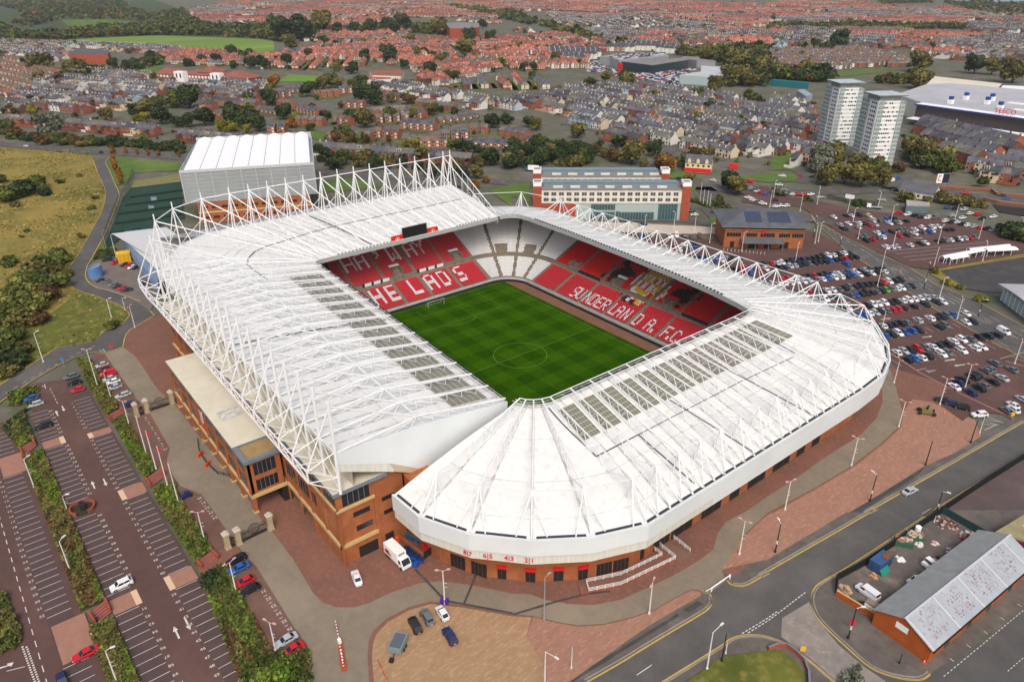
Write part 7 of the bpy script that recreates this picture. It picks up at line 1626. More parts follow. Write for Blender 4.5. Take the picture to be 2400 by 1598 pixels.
def carrow(ox, oy, x0, y0, x1, y1, s, row, ha=HEAD_E):
    n_ = len(s)
    if 'row' in row:
        (xa, ya), (xb, yb) = gp(ox+x0/3.92, oy+y0/3.92, .7), gp(ox+x1/3.92, oy+y1/3.92, .7); sp = math.hypot(xb-xa, yb-ya)/(n_-1); ux, uy = (xb-xa)/(sp*(n_-1)), (yb-ya)/(sp*(n_-1))
        for k in range(-2, n_+4):
            x, y = xa+ux*sp*(k-.5), ya+uy*sp*(k-.5); BAYS.path([(x-2.3*math.cos(ha), y-2.3*math.sin(ha)), (x+2.3*math.cos(ha), y+2.3*math.sin(ha))], .11, .055)
    for i, c in enumerate(s):
        if c == '.': continue
        t = i/max(1, n_-1); x, y = gp(ox+(x0+(x1-x0)*t)/3.92, oy+(y0+(y1-y0)*t)/3.92, .7); car(x+cr.uniform(-.15,.15), y+cr.uniform(-.2,.2), ha+cr.choice([0,math.pi])+cr.uniform(-.03,.03), c, pickkind(), row)
def carpts(ox, oy, s, row, ha, flip=True):
    for it in s.split():
        q = it.split(','); x, y = gp(ox+float(q[0])/3.92, oy+float(q[1])/3.92, .7); k = {'v':'van','u':'suv','s':'saloon','h':'hatchback','e':'estate'}.get(q[3], None) if len(q) > 3 else pickkind()
        a = float(q[4]) if len(q) > 4 else ha
        car(x, y, (a*math.pi/180 if len(q) > 4 else a+(cr.choice([0,math.pi]) if flip else 0))+cr.uniform(-.03,.03), q[2], k, row)
E4 = (1800,400)
carrow(*E4, 35,852,740,752,'rwwknknkkkkwwkwk','back of first east row'); carrow(*E4, 60,895,800,790,'kknsskkgkkkbkkrkk','front of first east row')
carrow(*E4, 120,995,1050,895,'rrgwkkrkkbwgbwksgkk','back of second east row'); carrow(*E4, 40,1045,1065,925,'swwwwwsgwbwwkbwkwkw','front of second east row'); carpts(*E4,'720,855,b','aisle of the east lot',HEAD_E)
carrow(*E4, 340,1130,1215,1000,'wrgkwwgkgkkkkkrwkk','back of third east row'); carrow(*E4, 440,1190,1320,1060,'sswgkgkgbkkkgkegwwgk','front of third east row')
carrow(*E4, 630,1270,1510,1155,'wkwgrkwwwkkwwwwss','back of fourth east row'); carrow(*E4, 730,1340,1600,1200,'wgbbwskgrrk.k.k.kw','front of fourth east row')
carrow(*E4, 945,1440,1700,1320,'wkwkkkg.s.wkkgb','back of fifth east row'); carrow(*E4, 1010,1520,1880,1380,'bbkwbbk..kg..wk','front of fifth east row'); carpts(*E4,'1820,1310,w','aisle of the east lot',HEAD_E)
carrow(*E4, 1700,1560,2100,1505,'wwgkkk','back of sixth east row'); carpts(*E4,'2165,1475,w,v','back of sixth east row',HEAD_E)
E8 = (1800,800)
carrow(*E8, 1180,95,1640,20,'wskrgwkk','middle of sixth east row'); carrow(*E8, 1285,165,1960,45,'kbwk.wg.w.ww','front of sixth east row')
carpts(*E8,'1710,410,w,s 1755,375,n,h 1790,345,k,s 1880,320,k,u 1910,300,k,e 2005,265,g,h 2040,250,g,h 2085,195,g,e 1860,465,n,u 1940,425,k,u 1985,400,g,h 2065,365,k,s 2150,330,s,s 2240,255,g,s','near east block',HEAD_E,False)
carpts(*E8,'1600,535,k,h 1685,565,n,h 1780,600,k,u','short line by the plaza edge',math.radians(20),False); carpts(*E8,'1945,670,w,u','hatched corner bay',math.radians(55),False); carpts(*E8,'2190,630,g,h 2250,580,w,h 2255,620,w,h 2330,525,s,h','last east block at the edge',HEAD_E,False)
U = 'upper east car park'
carpts(*E4,'605,425,w 715,410,k 765,410,w 800,400,k 840,405,k 925,415,y 955,455,s,v 1020,455,g 1055,450,g 1090,445,b 1150,435,k 1115,480,w 1175,475,g 1200,475,s 1270,460,k 660,495,s 740,485,w 830,480,w 870,480,k 690,530,k 730,530,g 830,520,s 940,500,r 985,495,s 1000,570,w 1060,575,b 1140,560,k 850,600,g 890,595,g 905,640,k 965,630,r 1005,610,g 1050,610,w 1215,545,g 1260,540,g 1345,535,w 1420,525,w 1510,515,w 1560,510,w 1210,595,r 1275,590,k 1345,575,w 1425,565,g 1485,560,b 1505,550,w 1640,540,k 1680,535,k 1570,645,k 1625,640,g 1675,635,w 1725,630,k 1760,625,w 1800,620,s 1850,615,r 1885,605,g 1305,680,w 1400,665,k 1445,660,w 1080,700,w 1140,700,w 1185,695,s', U, HEAD_E)
carpts(*E4,'1195,385,r,e,20 1285,400,w 1350,410,k 1410,425,k 1470,430,w 1535,430,g,v 1635,460,w 1685,470,k 1740,470,w 1785,490,k 1840,500,w 1895,510,s 1955,520,r 2010,530,k 2060,545,g 1650,335,b 1720,345,k 1800,355,s 1860,390,w 1930,400,r 1970,435,k 2070,420,w 1700,410,s 1790,430,w', 'line along the upper car park fence', math.radians(75))
carpts(*E4,'60,270,k 70,325,w 110,320,w 160,320,w 230,215,w 280,215,r 330,220,r 390,215,w 480,240,s', 'corner behind the brick office', math.radians(60))
carpts(1200,400,'2190,160,s 2225,175,g 2260,190,w 2295,200,r 2330,215,b 2170,245,w 2220,270,w 2260,285,g 2305,300,w', 'small lot by the approach road', math.radians(20))
carpts(1200,400,'1180,600,b 1225,600,k 1285,600,g 1370,605,g 1450,600,w 1510,592,w,v 1580,600,k 1650,605,g 1725,598,t,u', 'line facing the hotel', math.radians(140))
carpts(1200,400,'1410,700,s 1480,700,k 1535,725,w 1580,675,w 1620,680,g 1640,692,b 1685,665,k 1690,715,b 1600,725,g 1470,728,r', 'block beside the east roof masts', HEAD_E)
carrow(1200,400, 1690,800,2085,800,'kbksbskk','strip under the east masts'); carrow(1200,400, 1730,832,1990,815,'wsbwk','second strip under the east masts'); carpts(1200,400,'2050,905,k 2095,900,r 2145,890,r 2200,880,b 2265,900,r 2330,900,w 2120,940,r 2180,930,b 2310,850,k', 'red and blue cluster under the masts', HEAD_E)
carpts(1200,400,'1650,365,g,u,60 1675,402,w,h,60 1200,492,n,e,50', 'hotel drive', 0)
carpts(0,400,'985,815,k,u,80 1060,840,r,h,120 1150,860,n,h,100 1185,870,r,h,100 1215,885,w,h,100 1260,885,k,e,100 925,1008,k,h,75 968,1018,g,h,75 1048,1050,g,h,75 1082,1066,k,h,75 1122,1078,r,h,75 1165,1092,k,s,75 1330,1030,n,h,90 1400,1020,k,h,90', 'yard by the blue tank', 0)
carpts(0,800,'935,215,s,h 955,250,m,h 990,300,r,v 1005,340,s,h 1040,367,w,h 1055,418,s,h 1130,490,s,e 1190,577,n,h', 'strip above the gate piers', math.radians(92), False)
carpts(0,800,'650,320,g,e 685,375,k,h 715,440,r,h', 'top of the right hand bays', math.radians(92), False); carpts(0,800,'285,520,b,h 320,575,s,e 400,770,k,e', 'top of the left hand bays', math.radians(92), False)
carpts(600,400,'1860,150,k 1970,185,k 2120,300,g 1225,28,w,s,40', 'road behind the far stand', math.radians(50))
for (ox, oy, x, y, c, k, a, lb) in ((0,1198,1115,672,'w','suv',92,'white estate car alone in the middle left bays'), (0,1198,785,1302,'r','saloon',92,'red saloon parked below the brick walkway, lower left'), (0,1198,570,1550,'n','hatchback',180,'navy car cut by the bottom edge of the picture'), (0,1198,2170,440,'k','estate',92,'black estate at the head of the line below the gate'), (0,1198,2195,520,'b','saloon',92,'bright blue saloon below the black estate by the gate'), (0,1198,2250,642,'r','hatchback',92,'small red hatchback between a blue saloon and a dark hatchback'), (0,1198,2300,712,'k','hatchback',92,'dark hatchback below the small red one by the gate'),
    (600,1198,275,1180,'s','saloon',92,'silver saloon next to a red car by the planted corner'), (600,1198,335,1266,'r','saloon',92,'red car touching the planted corner bed'), (600,1198,925,607,'w','saloon',-14,'white saloon alone on the brick apron by the stadium corner'), (600,1198,1462,1040,'k','suv',-10,'black four by four on the tan plaza, beside the grey one'), (600,1198,1570,968,'g','suv',-8,'grey four by four on the tan plaza between black and white cars'), (600,1198,1712,930,'w','hatchback',-8,'white hatchback on the tan plaza beside the purple bins'), (600,1198,1780,1140,'n','suv',-8,'dark blue four by four standing apart on the tan plaza'), (1800,800,1305,1370,'s','saloon',-100,'silver saloon driving on the wide main road'),
    (1800,1198,915,745,'w','van',-8,'white panel van parked in the yard behind the brick wall'), (1800,1198,1390,650,'w','van',60,'white van half hidden by the workshop roof'), (0,0,235,1340,'w','saloon',22,'white car on the far left road'), (0,0,925,1400,'k','hatchback',25,'black car on the road near the lawn'), (1200,400,1530,70,'k','hatchback',30,'black car on the road above the hotel'), (1200,400,1845,86,'w','hatchback',10,'white car in front of the cream pub'), (1200,400,2180,100,'r','van',20,'red van by the green at the junction'),
    (1800,400,130,46,'w','estate',20,'white estate car beside the green at the junction'), (1800,400,285,46,'r','hatchback',20,'red car on the lane near the towers'), (1800,400,405,56,'k','hatchback',70,'black car waiting on the lane below the towers'), (1800,400,100,127,'w','saloon',20,'white car on the junction road end'), (1800,400,1165,176,'k','saloon',42,'black car passing the white pub'), (1800,400,1810,202,'r','hatchback',38,'red car on the upper main road'), (1800,400,2150,227,'k','hatchback',38,'black car on the upper road near the bridge'), (1800,400,2195,257,'b','hatchback',38,'pale blue car on the upper road near the bridge'), (1800,400,1045,266,'s','estate',20,'silver car beside the black fence by the road'), (1800,400,1130,92,'w','van',80,'white van behind the trees by the pub'), (1800,400,1190,70,'b','hatchback',80,'blue car behind the white pub')):
    x, y = gp(ox+x/3.92, oy+y/3.92, .7); car(x, y, math.radians(a), c, k, None, z=.07, label=lb); 
for o in [x for x in C.objects if x.get('group') is None and x.name.startswith(('parked_car','van')) and 'group' in x.keys()]: pass
CARLIST.sort(key=lambda q: dist(q[0].location.x, q[0].location.y))
SPARE = CARLIST[248:]; CARLIST = CARLIST[:248]; SP = [(o.location.x, o.location.y, o.location.z, o.rotation_euler.z, c, k) for (o, c, k, _) in SPARE]
_gone = [ch for (o, *_) in SPARE for ch in o.children]+[o for (o, *_) in SPARE]
bpy.data.batch_remove(_gone)
byrow = {}
for q in CARLIST: byrow.setdefault(q[3], []).append(q)
for row, L in byrow.items():
    L.sort(key=lambda q: proj(q[0].location.x, q[0].location.y)[0])
    for i, (o, col, k, _) in enumerate(L): tag(o, '%s %s, %s from left in the %s' % (PAINT[col][0], k, ordinal(i), row), 'van' if k == 'van' else 'car', 'cars parked in the '+row)
for (ox, oy, q) in ((1800,400,'1100,740 2020,660'),(1800,400,'1170,765 2050,685'),(1800,400,'1240,795 2110,708'),(1800,400,'1300,825 2150,740'),(1800,800,'1985,715 2150,745'),(1800,800,'1990,735 2120,770'),(1800,800,'1985,760 2100,775'),(1800,800,'1990,815 2100,765'),(1800,800,'2010,690 2160,750'),(1800,800,'2130,160 2352,100'),(1800,800,'2180,180 2352,230'),(1800,800,'2240,140 2352,180'),(1800,800,'1370,265 1455,245')): BAYS.path(zp(ox, oy, q), .16, .056)
for (ox, oy, x, y, a) in ((1800,800,1670,172,1.14),(1800,800,1765,218,4.28),(1800,400,1460,1528,1.14),(1800,400,1080,1362,1.14),(1800,400,715,1215,1.14),(1800,400,1380,620,.9)):
    x, y = gp(ox+x/3.92, oy+y/3.92); M = Matrix.Translation((x, y, .057)) @ Matrix.Rotation(a, 4, 'Z'); t = MB(); t.poly([(-2,-.2,0),(1,-.2,0),(1,.2,0),(-2,.2,0)]); t.poly([(1,-.55,0),(2.4,0,0),(1,.55,0)]); BAYS.add(t, M)
BAYS.path(zp(1800,800,'1450,270 1540,265 1470,285'), .3, .056, closed=True)
kind(BAYS.build('parking_markings', m_white))
b = MB(); b.path(zp(1800,800,'1100,90 1400,290 1750,470 2260,710')+[], .35, .054); kind(b.build('pink_kerb_line', mat('pink_line', (190,130,124), .8)))
# showroom stock in the distance
rs = np.random.default_rng(9); acc = {}
for poly in (zp(1200,0,'640,590 800,560 900,620 1000,680 1290,670 1620,640 1700,640 1560,700 1540,800 1300,760 1120,720 900,700 700,660'), zp(1200,0,'880,525 990,555 1380,510 1400,495 1000,500', 12), zp(1800,0,'1850,1270 2230,1330 2500,1380 2500,1300 2230,1275 1900,1220')):
    xs = [p[0] for p in poly]; ys = [p[1] for p in poly]; zz = 12.4 if poly[0][0] < -560 and len(poly) == 5 else .1
    for gx in np.arange(min(xs), max(xs), 3.4):
        for gy in np.arange(min(ys), max(ys), 7.2):
            if inside((gx, gy), poly) and rs.random() < .8: acc.setdefault((rs.choice(list('wwwskkgbr')), rs.choice(['hatchback','suv'])), []).append((gx+rs.uniform(-.3,.3), gy+rs.uniform(-.6,.6), rs.choice([1.1,4.24]), zz))
b = MB(); fm = list(PAINT)
for (c, k), L in acc.items():
    src, parts = car_shapes(k)
    for (x, y, a, z) in L:
        M = Matrix.Translation((x, y, z)) @ Matrix.Rotation(a, 4, 'Z'); b.add(src, M, fm.index(c))
        for pn, g, mm in parts[:4]: b.add(g, M, len(fm))
for k in sorted(set(q[5] for q in SP)):
    src, parts = car_shapes(k)
    for (x, y, z, a, c, kk) in SP:
        if kk != k: continue
        M = Matrix.Translation((x, y, z)) @ Matrix.Rotation(a, 4, 'Z'); b.add(src, M, fm.index(c))
        for pn, g, mm in parts[:4]: b.add(g, M, len(fm))
        for pn, g, mm in parts[4:8]: b.add(g, M, len(fm)+1 if False else len(fm))
o = b.build('distant_parked_cars', [PM[c] for c in fm]+[m_cglass, m_tyre]); o['kind'] = 'stuff'; o['label'] = 'cars massed in the far car parks and round the showrooms'
# ------------------------------------------------------------------ posts, gates and small things
m_pole = mat('pole_white', (224,222,220), .5); m_pblk = mat('pole_black', (46,44,44), .6); m_pgrey = mat('pole_grey', (150,152,152), .5); m_pinkl = mat('lamp_pink', (214,166,160), .5); m_flag = mat('flag_red', (206,40,56), .7)
def height_of(b_, tx, ty):
    best = min(np.arange(.6, 40, .1), key=lambda z: abs(proj(b_[0], b_[1], z)[1]-ty)); return float(best)
LAMPS = []
def post(ox, oy, bx, by, tx, ty, style, where, extra=None):
    x, y = gp(ox+bx/3.92, oy+by/3.92); h = height_of((x, y), ox+tx/3.92, oy+ty/3.92); nm = 'flagpole' if style == 'flag' else ('post' if style in ('post','bpost') else 'street_lamp')
    o = empty(nm, (x, y, 0), rnd.uniform(0, 3.1)); pm = {'twin': m_pole, 'arm': m_pole, 'flag': m_pole, 'post': m_pole, 'white': m_pole, 'black': m_pblk, 'bpost': m_pblk, 'grey': m_pgrey}[style]
    b = MB(); rr = .13 if h > 6 else .09; b.tube((0,0,0), (0,0,h), rr*1.25, n=7, r2=rr*.75); b.tube((0,0,0), (0,0,.5), rr*2, n=7)
    if style in ('twin','white'):
        for z in (.5,.62): b.tube((0,0,h*z), (.7,0,h*z+.1), .04, n=4)
    b.build('pole', pm, o)
    if style == 'twin':
        for s in (-1, 1):
            b = MB(); b.tube((0,0,h-.1), (s*1.0,0,h+.25), .06, n=5); b.box(s*1.2-.36, s*1.2+.36, -.17, .17, h+.18, h+.38); b.build('lamp_head', m_pinkl, o)
    elif style in ('arm','black','grey','white'):
        b = MB(); L = 2.2 if style == 'arm' else .9; b.tube((0,0,h-.05), (L,0,h+.35), .06, n=5); b.box(L-.1, L+.75, -.18, .18, h+.28, h+.46); b.build('lamp_head', m_pole if style != 'grey' else m_pgrey, o)
        if style == 'black': b = MB(); b.tube((0,0,h*.3), (0,0,h*.42), rr*1.35, n=7); b.build('white_band', m_pole, o)
    elif style == 'flag' and extra:
        b = MB(); b.poly([(0,0,h-.2), (1.0,.25,h-.3), (1.3,.1,h-1.6), (.1,0,h-1.5)]); b.poly([(.1,0,h-1.5), (1.3,.1,h-1.6), (1.0,.25,h-.3), (0,0,h-.2)]); b.build('flag', m_flag, o)
    LAMPS.append((o, style, where, nm)); return o
def posts(ox, oy, s, where):
    for it in s.split():
        q = it.split(','); post(ox, oy, *[float(v) for v in q[:4]], q[4], where, len(q) > 5)
posts(600,1198,'1735,850,1720,545,twin 180,1280,110,1020,twin','on the near plaza'); posts(1200,1198,'1260,940,1305,660,twin 2088,395,2140,90,twin 295,990,305,610,grey 545,1440,558,1240,post 300,1620,312,1285,arm 1790,1450,1850,1110,arm 1925,1380,1970,1120,bpost 1962,1305,1972,1210,post','on the near plaza')
posts(1800,800,'1200,785,1265,555,twin 765,1140,830,890,twin 155,1545,205,1285,twin 1157,380,1213,165,twin 1577,580,1645,340,twin 1810,420,1880,215,twin 2265,205,2340,0,twin 1942,845,1985,690,white 1860,930,1925,725,bpost 1445,1135,1507,915,bpost 935,1465,1000,1225,black 1545,1568,1585,1380,black','along the road side plaza')
posts(1800,1198,'65,375,118,115,black 735,1165,800,890,black 1525,100,1530,40,post 1205,1395,1230,1310,bpost','round the workshop corner')
posts(0,800,'900,420,805,75,twin 1020,520,960,290,twin 1190,775,1115,550,twin 400,190,325,-75,white 315,1340,220,1085,white 620,1555,570,1420,white','among the car park hedges'); posts(0,800,'1345,1030,1250,690,flag 1435,1170,1340,820,flag,1 1540,1325,1445,960,flag,1 1640,1480,1545,1120,flag','beside the concourse bays')
posts(0,1198,'645,545,545,275,white 1075,1568,965,1280,white 1880,265,1800,10,twin','among the car park hedges'); posts(0,1198,'2172,742,2098,470,twin','on the near plaza')
posts(0,400,'1025,1350,975,1185,white 1150,1280,1115,1175,white 1240,1440,1200,1250,twin 975,710,940,560,grey 1070,800,1010,590,white','beside the bending west road')
posts(1800,400,'15,340,35,195,white 50,240,75,100,white 295,375,325,215,white 450,310,480,155,white 730,385,750,240,white 1010,345,1045,195,white 1130,460,1165,315,white 780,470,800,350,white 825,630,850,480,white 1145,705,1175,560,white 1560,670,1610,510,white 1715,455,1750,310,white 1935,625,1985,460,white 1970,830,2020,660,white 1520,895,1565,725,white 2300,610,2350,440,white','in the upper car park')
posts(1800,400,'1575,1165,1625,990,white 1735,1365,1795,1175,twin 250,845,275,675,white 1005,1060,1065,730,white 460,655,495,480,white 430,670,465,500,white 1045,1450,1080,1290,white 660,690,690,480,black 1430,1085,1485,860,black 1930,1340,1975,1185,black 415,615,450,430,black','in the main east car park')
posts(1200,400,'1215,580,1225,420,white 1485,550,1495,385,white 1675,570,1690,410,white 1815,665,1840,490,white 2110,740,2125,570,white','before the hotel and office'); posts(1200,400,'1725,305,1740,110,flag 1755,315,1770,170,flag 1790,325,1805,180,flag 1815,340,1825,210,flag','on the hotel lawn edge')
G_ = {}
for q in LAMPS: G_.setdefault((q[3], q[1], q[2]), []).append(q[0])
SD = {'twin': 'white lamp post with two pink heads', 'white': 'white lamp post', 'arm': 'white lamp post with long arm', 'black': 'black and white lamp post', 'grey': 'thin grey lamp post', 'post': 'short white post', 'bpost': 'plain dark post', 'flag': 'white flagpole'}
for (nm, st_, where), L in G_.items():
    L.sort(key=lambda o: proj(o.location.x, o.location.y)[0])
    for i, o in enumerate(L): tag(o, '%s, %s%s' % (SD[st_], '' if len(L) == 1 else ordinal(i)+' from left ', where), 'flagpole' if st_ == 'flag' else ('post' if 'post' in st_ else 'lamp post'), SD[st_]+'s '+where)
def thing_at(name, ox, oy, x, y, label, cat, a=0.0, group=None, z=0.05):
    p = gp(ox+x/3.92, oy+y/3.92); o = empty(name, p+(z,), a); tag(o, label, cat, group); return o
def rail(name, pts, h, label, m, cat='railing', z=.05, rr=.05, nb=3, z0=0.0, z1=0.0):
    o = empty(name, (0,0,0)); tag(o, label, cat); b = MB()
    for i, (a_, c_) in enumerate(zip(pts, pts[1:])):
        L = math.hypot(c_[0]-a_[0], c_[1]-a_[1]); nn = max(1, int(L/1.6)); f0, f1 = i/(len(pts)-1), (i+1)/(len(pts)-1); za, zb = z0+(z1-z0)*f0+z, z0+(z1-z0)*f1+z
        for k in range(nn+1): t = k/nn; x, y, zz = a_[0]+(c_[0]-a_[0])*t, a_[1]+(c_[1]-a_[1])*t, za+(zb-za)*t; b.tube((x,y,zz), (x,y,zz+h), rr*1.2, n=5)
        for q in range(nb): b.tube(a_+(za+h*(1-q/nb),), c_+(zb+h*(1-q/nb),), rr, n=5)
    b.build('rail_bars', m, o); return o
# wheelchair ramp with white rails
b = MB(); P1 = zp(1200,1198,'630,770 720,745 1000,690 1500,455 1320,300 1255,325 1375,420 1000,605 690,670 610,695'); o = empty('access_ramp', (0,0,0)); tag(o, 'brick access ramp curving up to a red hooded door', 'ramp')
b.prism(P1, .03, .5, 0, 1); b.build('ramp_deck', [m_rbrick, m_brown], o)
rail('handrail', zp(1200,1198,'680,672 1000,605 1375,425 1255,335'), 1.1, 'white handrail on the wall side of the brick ramp', m_memb, z=.5); rail('handrail', zp(1200,1198,'680,672 705,755 1000,695 1500,455 1320,305'), 1.1, 'white handrail on the outer side of the brick ramp', m_memb, z=.5); rail('handrail', zp(1200,1198,'1445,222 1635,375'), 1.1, 'short white handrail beyond the dark loading door', m_memb)
b = MB(); pr = zp(1200,1198,'1420,270 1640,400 1540,475 1320,320'); b.prism(pr, .02, .12); kind(b.build('loading_path', mat('loading_paving', (124,98,84), .9)))
o = empty('height_barrier', (0,0,0)); tag(o, 'long white barrier beam across the plaza driveway', 'barrier'); b = MB(); a_, c_ = zp(1200,1198,'1830,735 2000,615'); b.tube(a_+(1.0,), c_+(1.0,), .14); b.tube(a_+(0,), a_+(1.1,), .16); b.tube(c_+(0,), c_+(1.1,), .16); q_ = zp(1200,1198,'1775,765')[0]; b.tube(a_+(1.0,), q_+(1.0,), .08); b.build('beam', m_memb, o)
# gates with round emblem, stone piers
def pier(ox, oy, x, y, label):
    o = thing_at('gate_pier', ox, oy, x, y, label, 'gate pier', .02, 'stone gate piers'); b = MB(); b.box(-.55,.55,-.55,.55,0,4.0); b.box(-.7,.7,-.7,.7,0,.5); b.build('shaft', mat('pier_stone', (182,168,136), .85, (162,150,122), .8), o); b = MB(); b.box(-.75,.75,-.75,.75,4.0,4.4); b.box(-.35,.35,-.35,.35,4.4,4.9); b.build('cap', mat('pale_stone', (196,188,170), .8), o)
for (ox, oy, x, y, lb) in ((0,800,1262,690,'pale stone gate pier beside the black and red car, outermost of three'), (0,800,1357,655,'middle pale stone pier of the upper gates'), (0,800,1588,575,'pale stone gate pier against the brick arcade'), (0,1198,2098,340,'outermost pale stone pier of the lower gates'), (0,1198,2200,302,'middle pale stone pier of the lower gates'), (600,1198,140,165,'pale stone pier of the lower gates beside the brick apron')): pier(ox, oy, x, y, lb)
def gate(a_, c_, label):
    L = math.hypot(c_[0]-a_[0], c_[1]-a_[1]); o = empty('iron_gate', a_+(.05,), math.atan2(c_[1]-a_[1], c_[0]-a_[0])); tag(o, label, 'gate'); b = MB(); r = min(1.9, L*.2); cx_ = L*.5
    b.box(.6, L-.6, -.06, .06, .2, .9); b.box(.6, L-.6, -.05, .05, 2.3, 2.45)
    for k in range(int(L/.35)):
        x = .6+k*.35
        if abs(x-cx_) > r and x < L-.6: b.tube((x,0,.2), (x,0,2.9), .035, n=4)
    b.build('gate_bars', m_pblk, o); b = MB()
    for rr_ in (r, r*.78, r*.45):
        P = [(cx_+rr_*math.cos(t), 0, 2.4+rr_*math.sin(t)) for t in np.linspace(0, 2*math.pi, 25)]
        for p, q in zip(P, P[1:]): b.tube(p, q, .07, n=4)
    for s in (-1, 1):
        P = [(cx_+s*(r+.9)+.5*math.cos(t), 0, 2.6+.5*math.sin(t)) for t in np.linspace(0, 6.28, 13)]
        for p, q in zip(P, P[1:]): b.tube(p, q, .05, n=4)
    b.build('gate_emblem', m_pblk, o); b = MB(); b.poly([(cx_+r*.45*math.cos(t), -.05, 2.4+r*.45*math.sin(t)) for t in np.linspace(0,6.28,17)[:-1]]); b.build('emblem_disc', mat('emblem_grey', (120,96,92), .6), o)
gate(zp(0,800,'1375,645')[0], zp(0,800,'1575,580')[0], 'black iron gate with round emblem beside the brick arcade'); gate(zp(0,1198,'2215,295')[0], zp(600,1198,'125,168')[0], 'lower black iron gate with round emblem near the brick apron'); gate(zp(0,800,'1275,690')[0], zp(0,800,'1345,660')[0], 'small black side gate between two stone piers, upper gates'); gate(zp(0,1198,'2110,338')[0], zp(0,1198,'2190,305')[0], 'small black side gate between two stone piers, lower gates')
# brick steps between the terraces
m_step = mat('step_brick', (150,82,76), .85, (132,72,68), .8)
for (ox, oy, s, lb) in ((0,800,'985,700 1110,635 1140,660 1015,740','brick steps with pale nosings beside the gate, topmost flight'), (0,800,'1340,1280 1480,1190 1515,1240 1385,1340','brick steps with pale nosings near the flagpoles'), (0,800,'190,1000 310,925 330,965 215,1055','brick steps with pale nosings between the far left rows'), (0,1198,'1815,485 1945,385 2010,440 1860,530','brick steps with pale nosings under the lower gate piers'), (0,1198,'825,955 975,835 1020,930 880,1040','brick steps with pale nosings where people walk')):
    P = zp(ox, oy, s); o = empty('brick_steps', (0,0,0)); tag(o, lb, 'steps', 'brick steps in the car park'); lerp = lambda p, q, t: (p[0]+(q[0]-p[0])*t, p[1]+(q[1]-p[1])*t); b = MB(); nst = 5
    for k in range(nst):
        t0, t1 = k/nst, (k+1)/nst; q = [lerp(P[3],P[0],t0), lerp(P[2],P[1],t0), lerp(P[2],P[1],t1), lerp(P[3],P[0],t1)]; b.prism(q, .05, .15+.15*k, 0); e = [q[0], q[1], lerp(q[1],q[2],.3), lerp(q[0],q[3],.3)]; b.prism(e, .151+.15*k, .16+.15*k, 1)
    b.build('treads', [m_step, m_cross], o)
    for (i, j) in ((0,3), (1,2)):
        b = MB(); d = Vector((P[j][0]-P[i][0], P[j][1]-P[i][1], 0)).normalized(); nn = Vector((-d.y, d.x, 0))*.2; a_, c_ = Vector(P[i]+(0,)), Vector(P[j]+(0,)); b.prism([tuple((a_-nn)[:2]), tuple((c_-nn)[:2]), tuple((c_+nn)[:2]), tuple((a_+nn)[:2])], .05, 1.35); b.build('side_wall', m_rbrick, o)
# round brick planter with a dark statue
o = thing_at('brick_planter', 0,800,762,1545,'round brick walled bed with a dark statue in the car park','planter'); b = MB(); n_ = 20
for k in range(n_-3):
    t0, t1 = .3+k/n_*6.28, .3+(k+1)/n_*6.28
    b.prism([(2.9*math.cos(t0),2.9*math.sin(t0)), (2.9*math.cos(t1),2.9*math.sin(t1)), (2.5*math.cos(t1),2.5*math.sin(t1)), (2.5*math.cos(t0),2.5*math.sin(t0))], 0, 1.1, 0, 1)
b.build('ring_wall', [m_hbrick, m_rbrick], o); b = MB(); b.prism([(2.4*math.cos(t),2.4*math.sin(t)) for t in np.linspace(0,6.28,15)[:-1]], 0, .3); b.build('bed', mat('dark_bed', (52,48,42), .95, (66,60,46), .8), o)
s_ = thing_at('statue', 0,800,765,1545,'dark metal statue of a low wheeled tub inside the brick ring','statue',0,None,.35); b = MB(); b.box(-1.1,1.1,-.6,.6,.4,1.6); 
for x in (-.5,.5):
    for y in (-.45,.45): b.tube((x,y-.06,.3), (x,y+.06,.3), .3, n=10)
b.tube((-.2,0,1.2), (0,0,2.1), .22, r2=.12); b.build('tub', m_pblk, s_)
rail('curved_railing', zp(0,800,'1822,915 1828,1000 1870,1085 1940,1165 2000,1222 2110,1245'), 1.1, 'dark curved railing in front of the arcade entrance', m_pblk)
for (x, y, lb) in ((1845,1052,'orange barrier nearer the gate by the curved railing'), (1913,1140,'orange barrier farther along the curved railing')):
    o = thing_at('orange_barrier', 0,800,x,y,lb,'barrier',-.9); b = MB(); b.box(-1.1,1.1,-.12,.12,.15,1.1); b.box(-1.1,-.8,-.3,.3,0,.15); b.box(.8,1.1,-.3,.3,0,.15); b.build('panel', mat('orange_plastic', (236,84,36), .6), o)
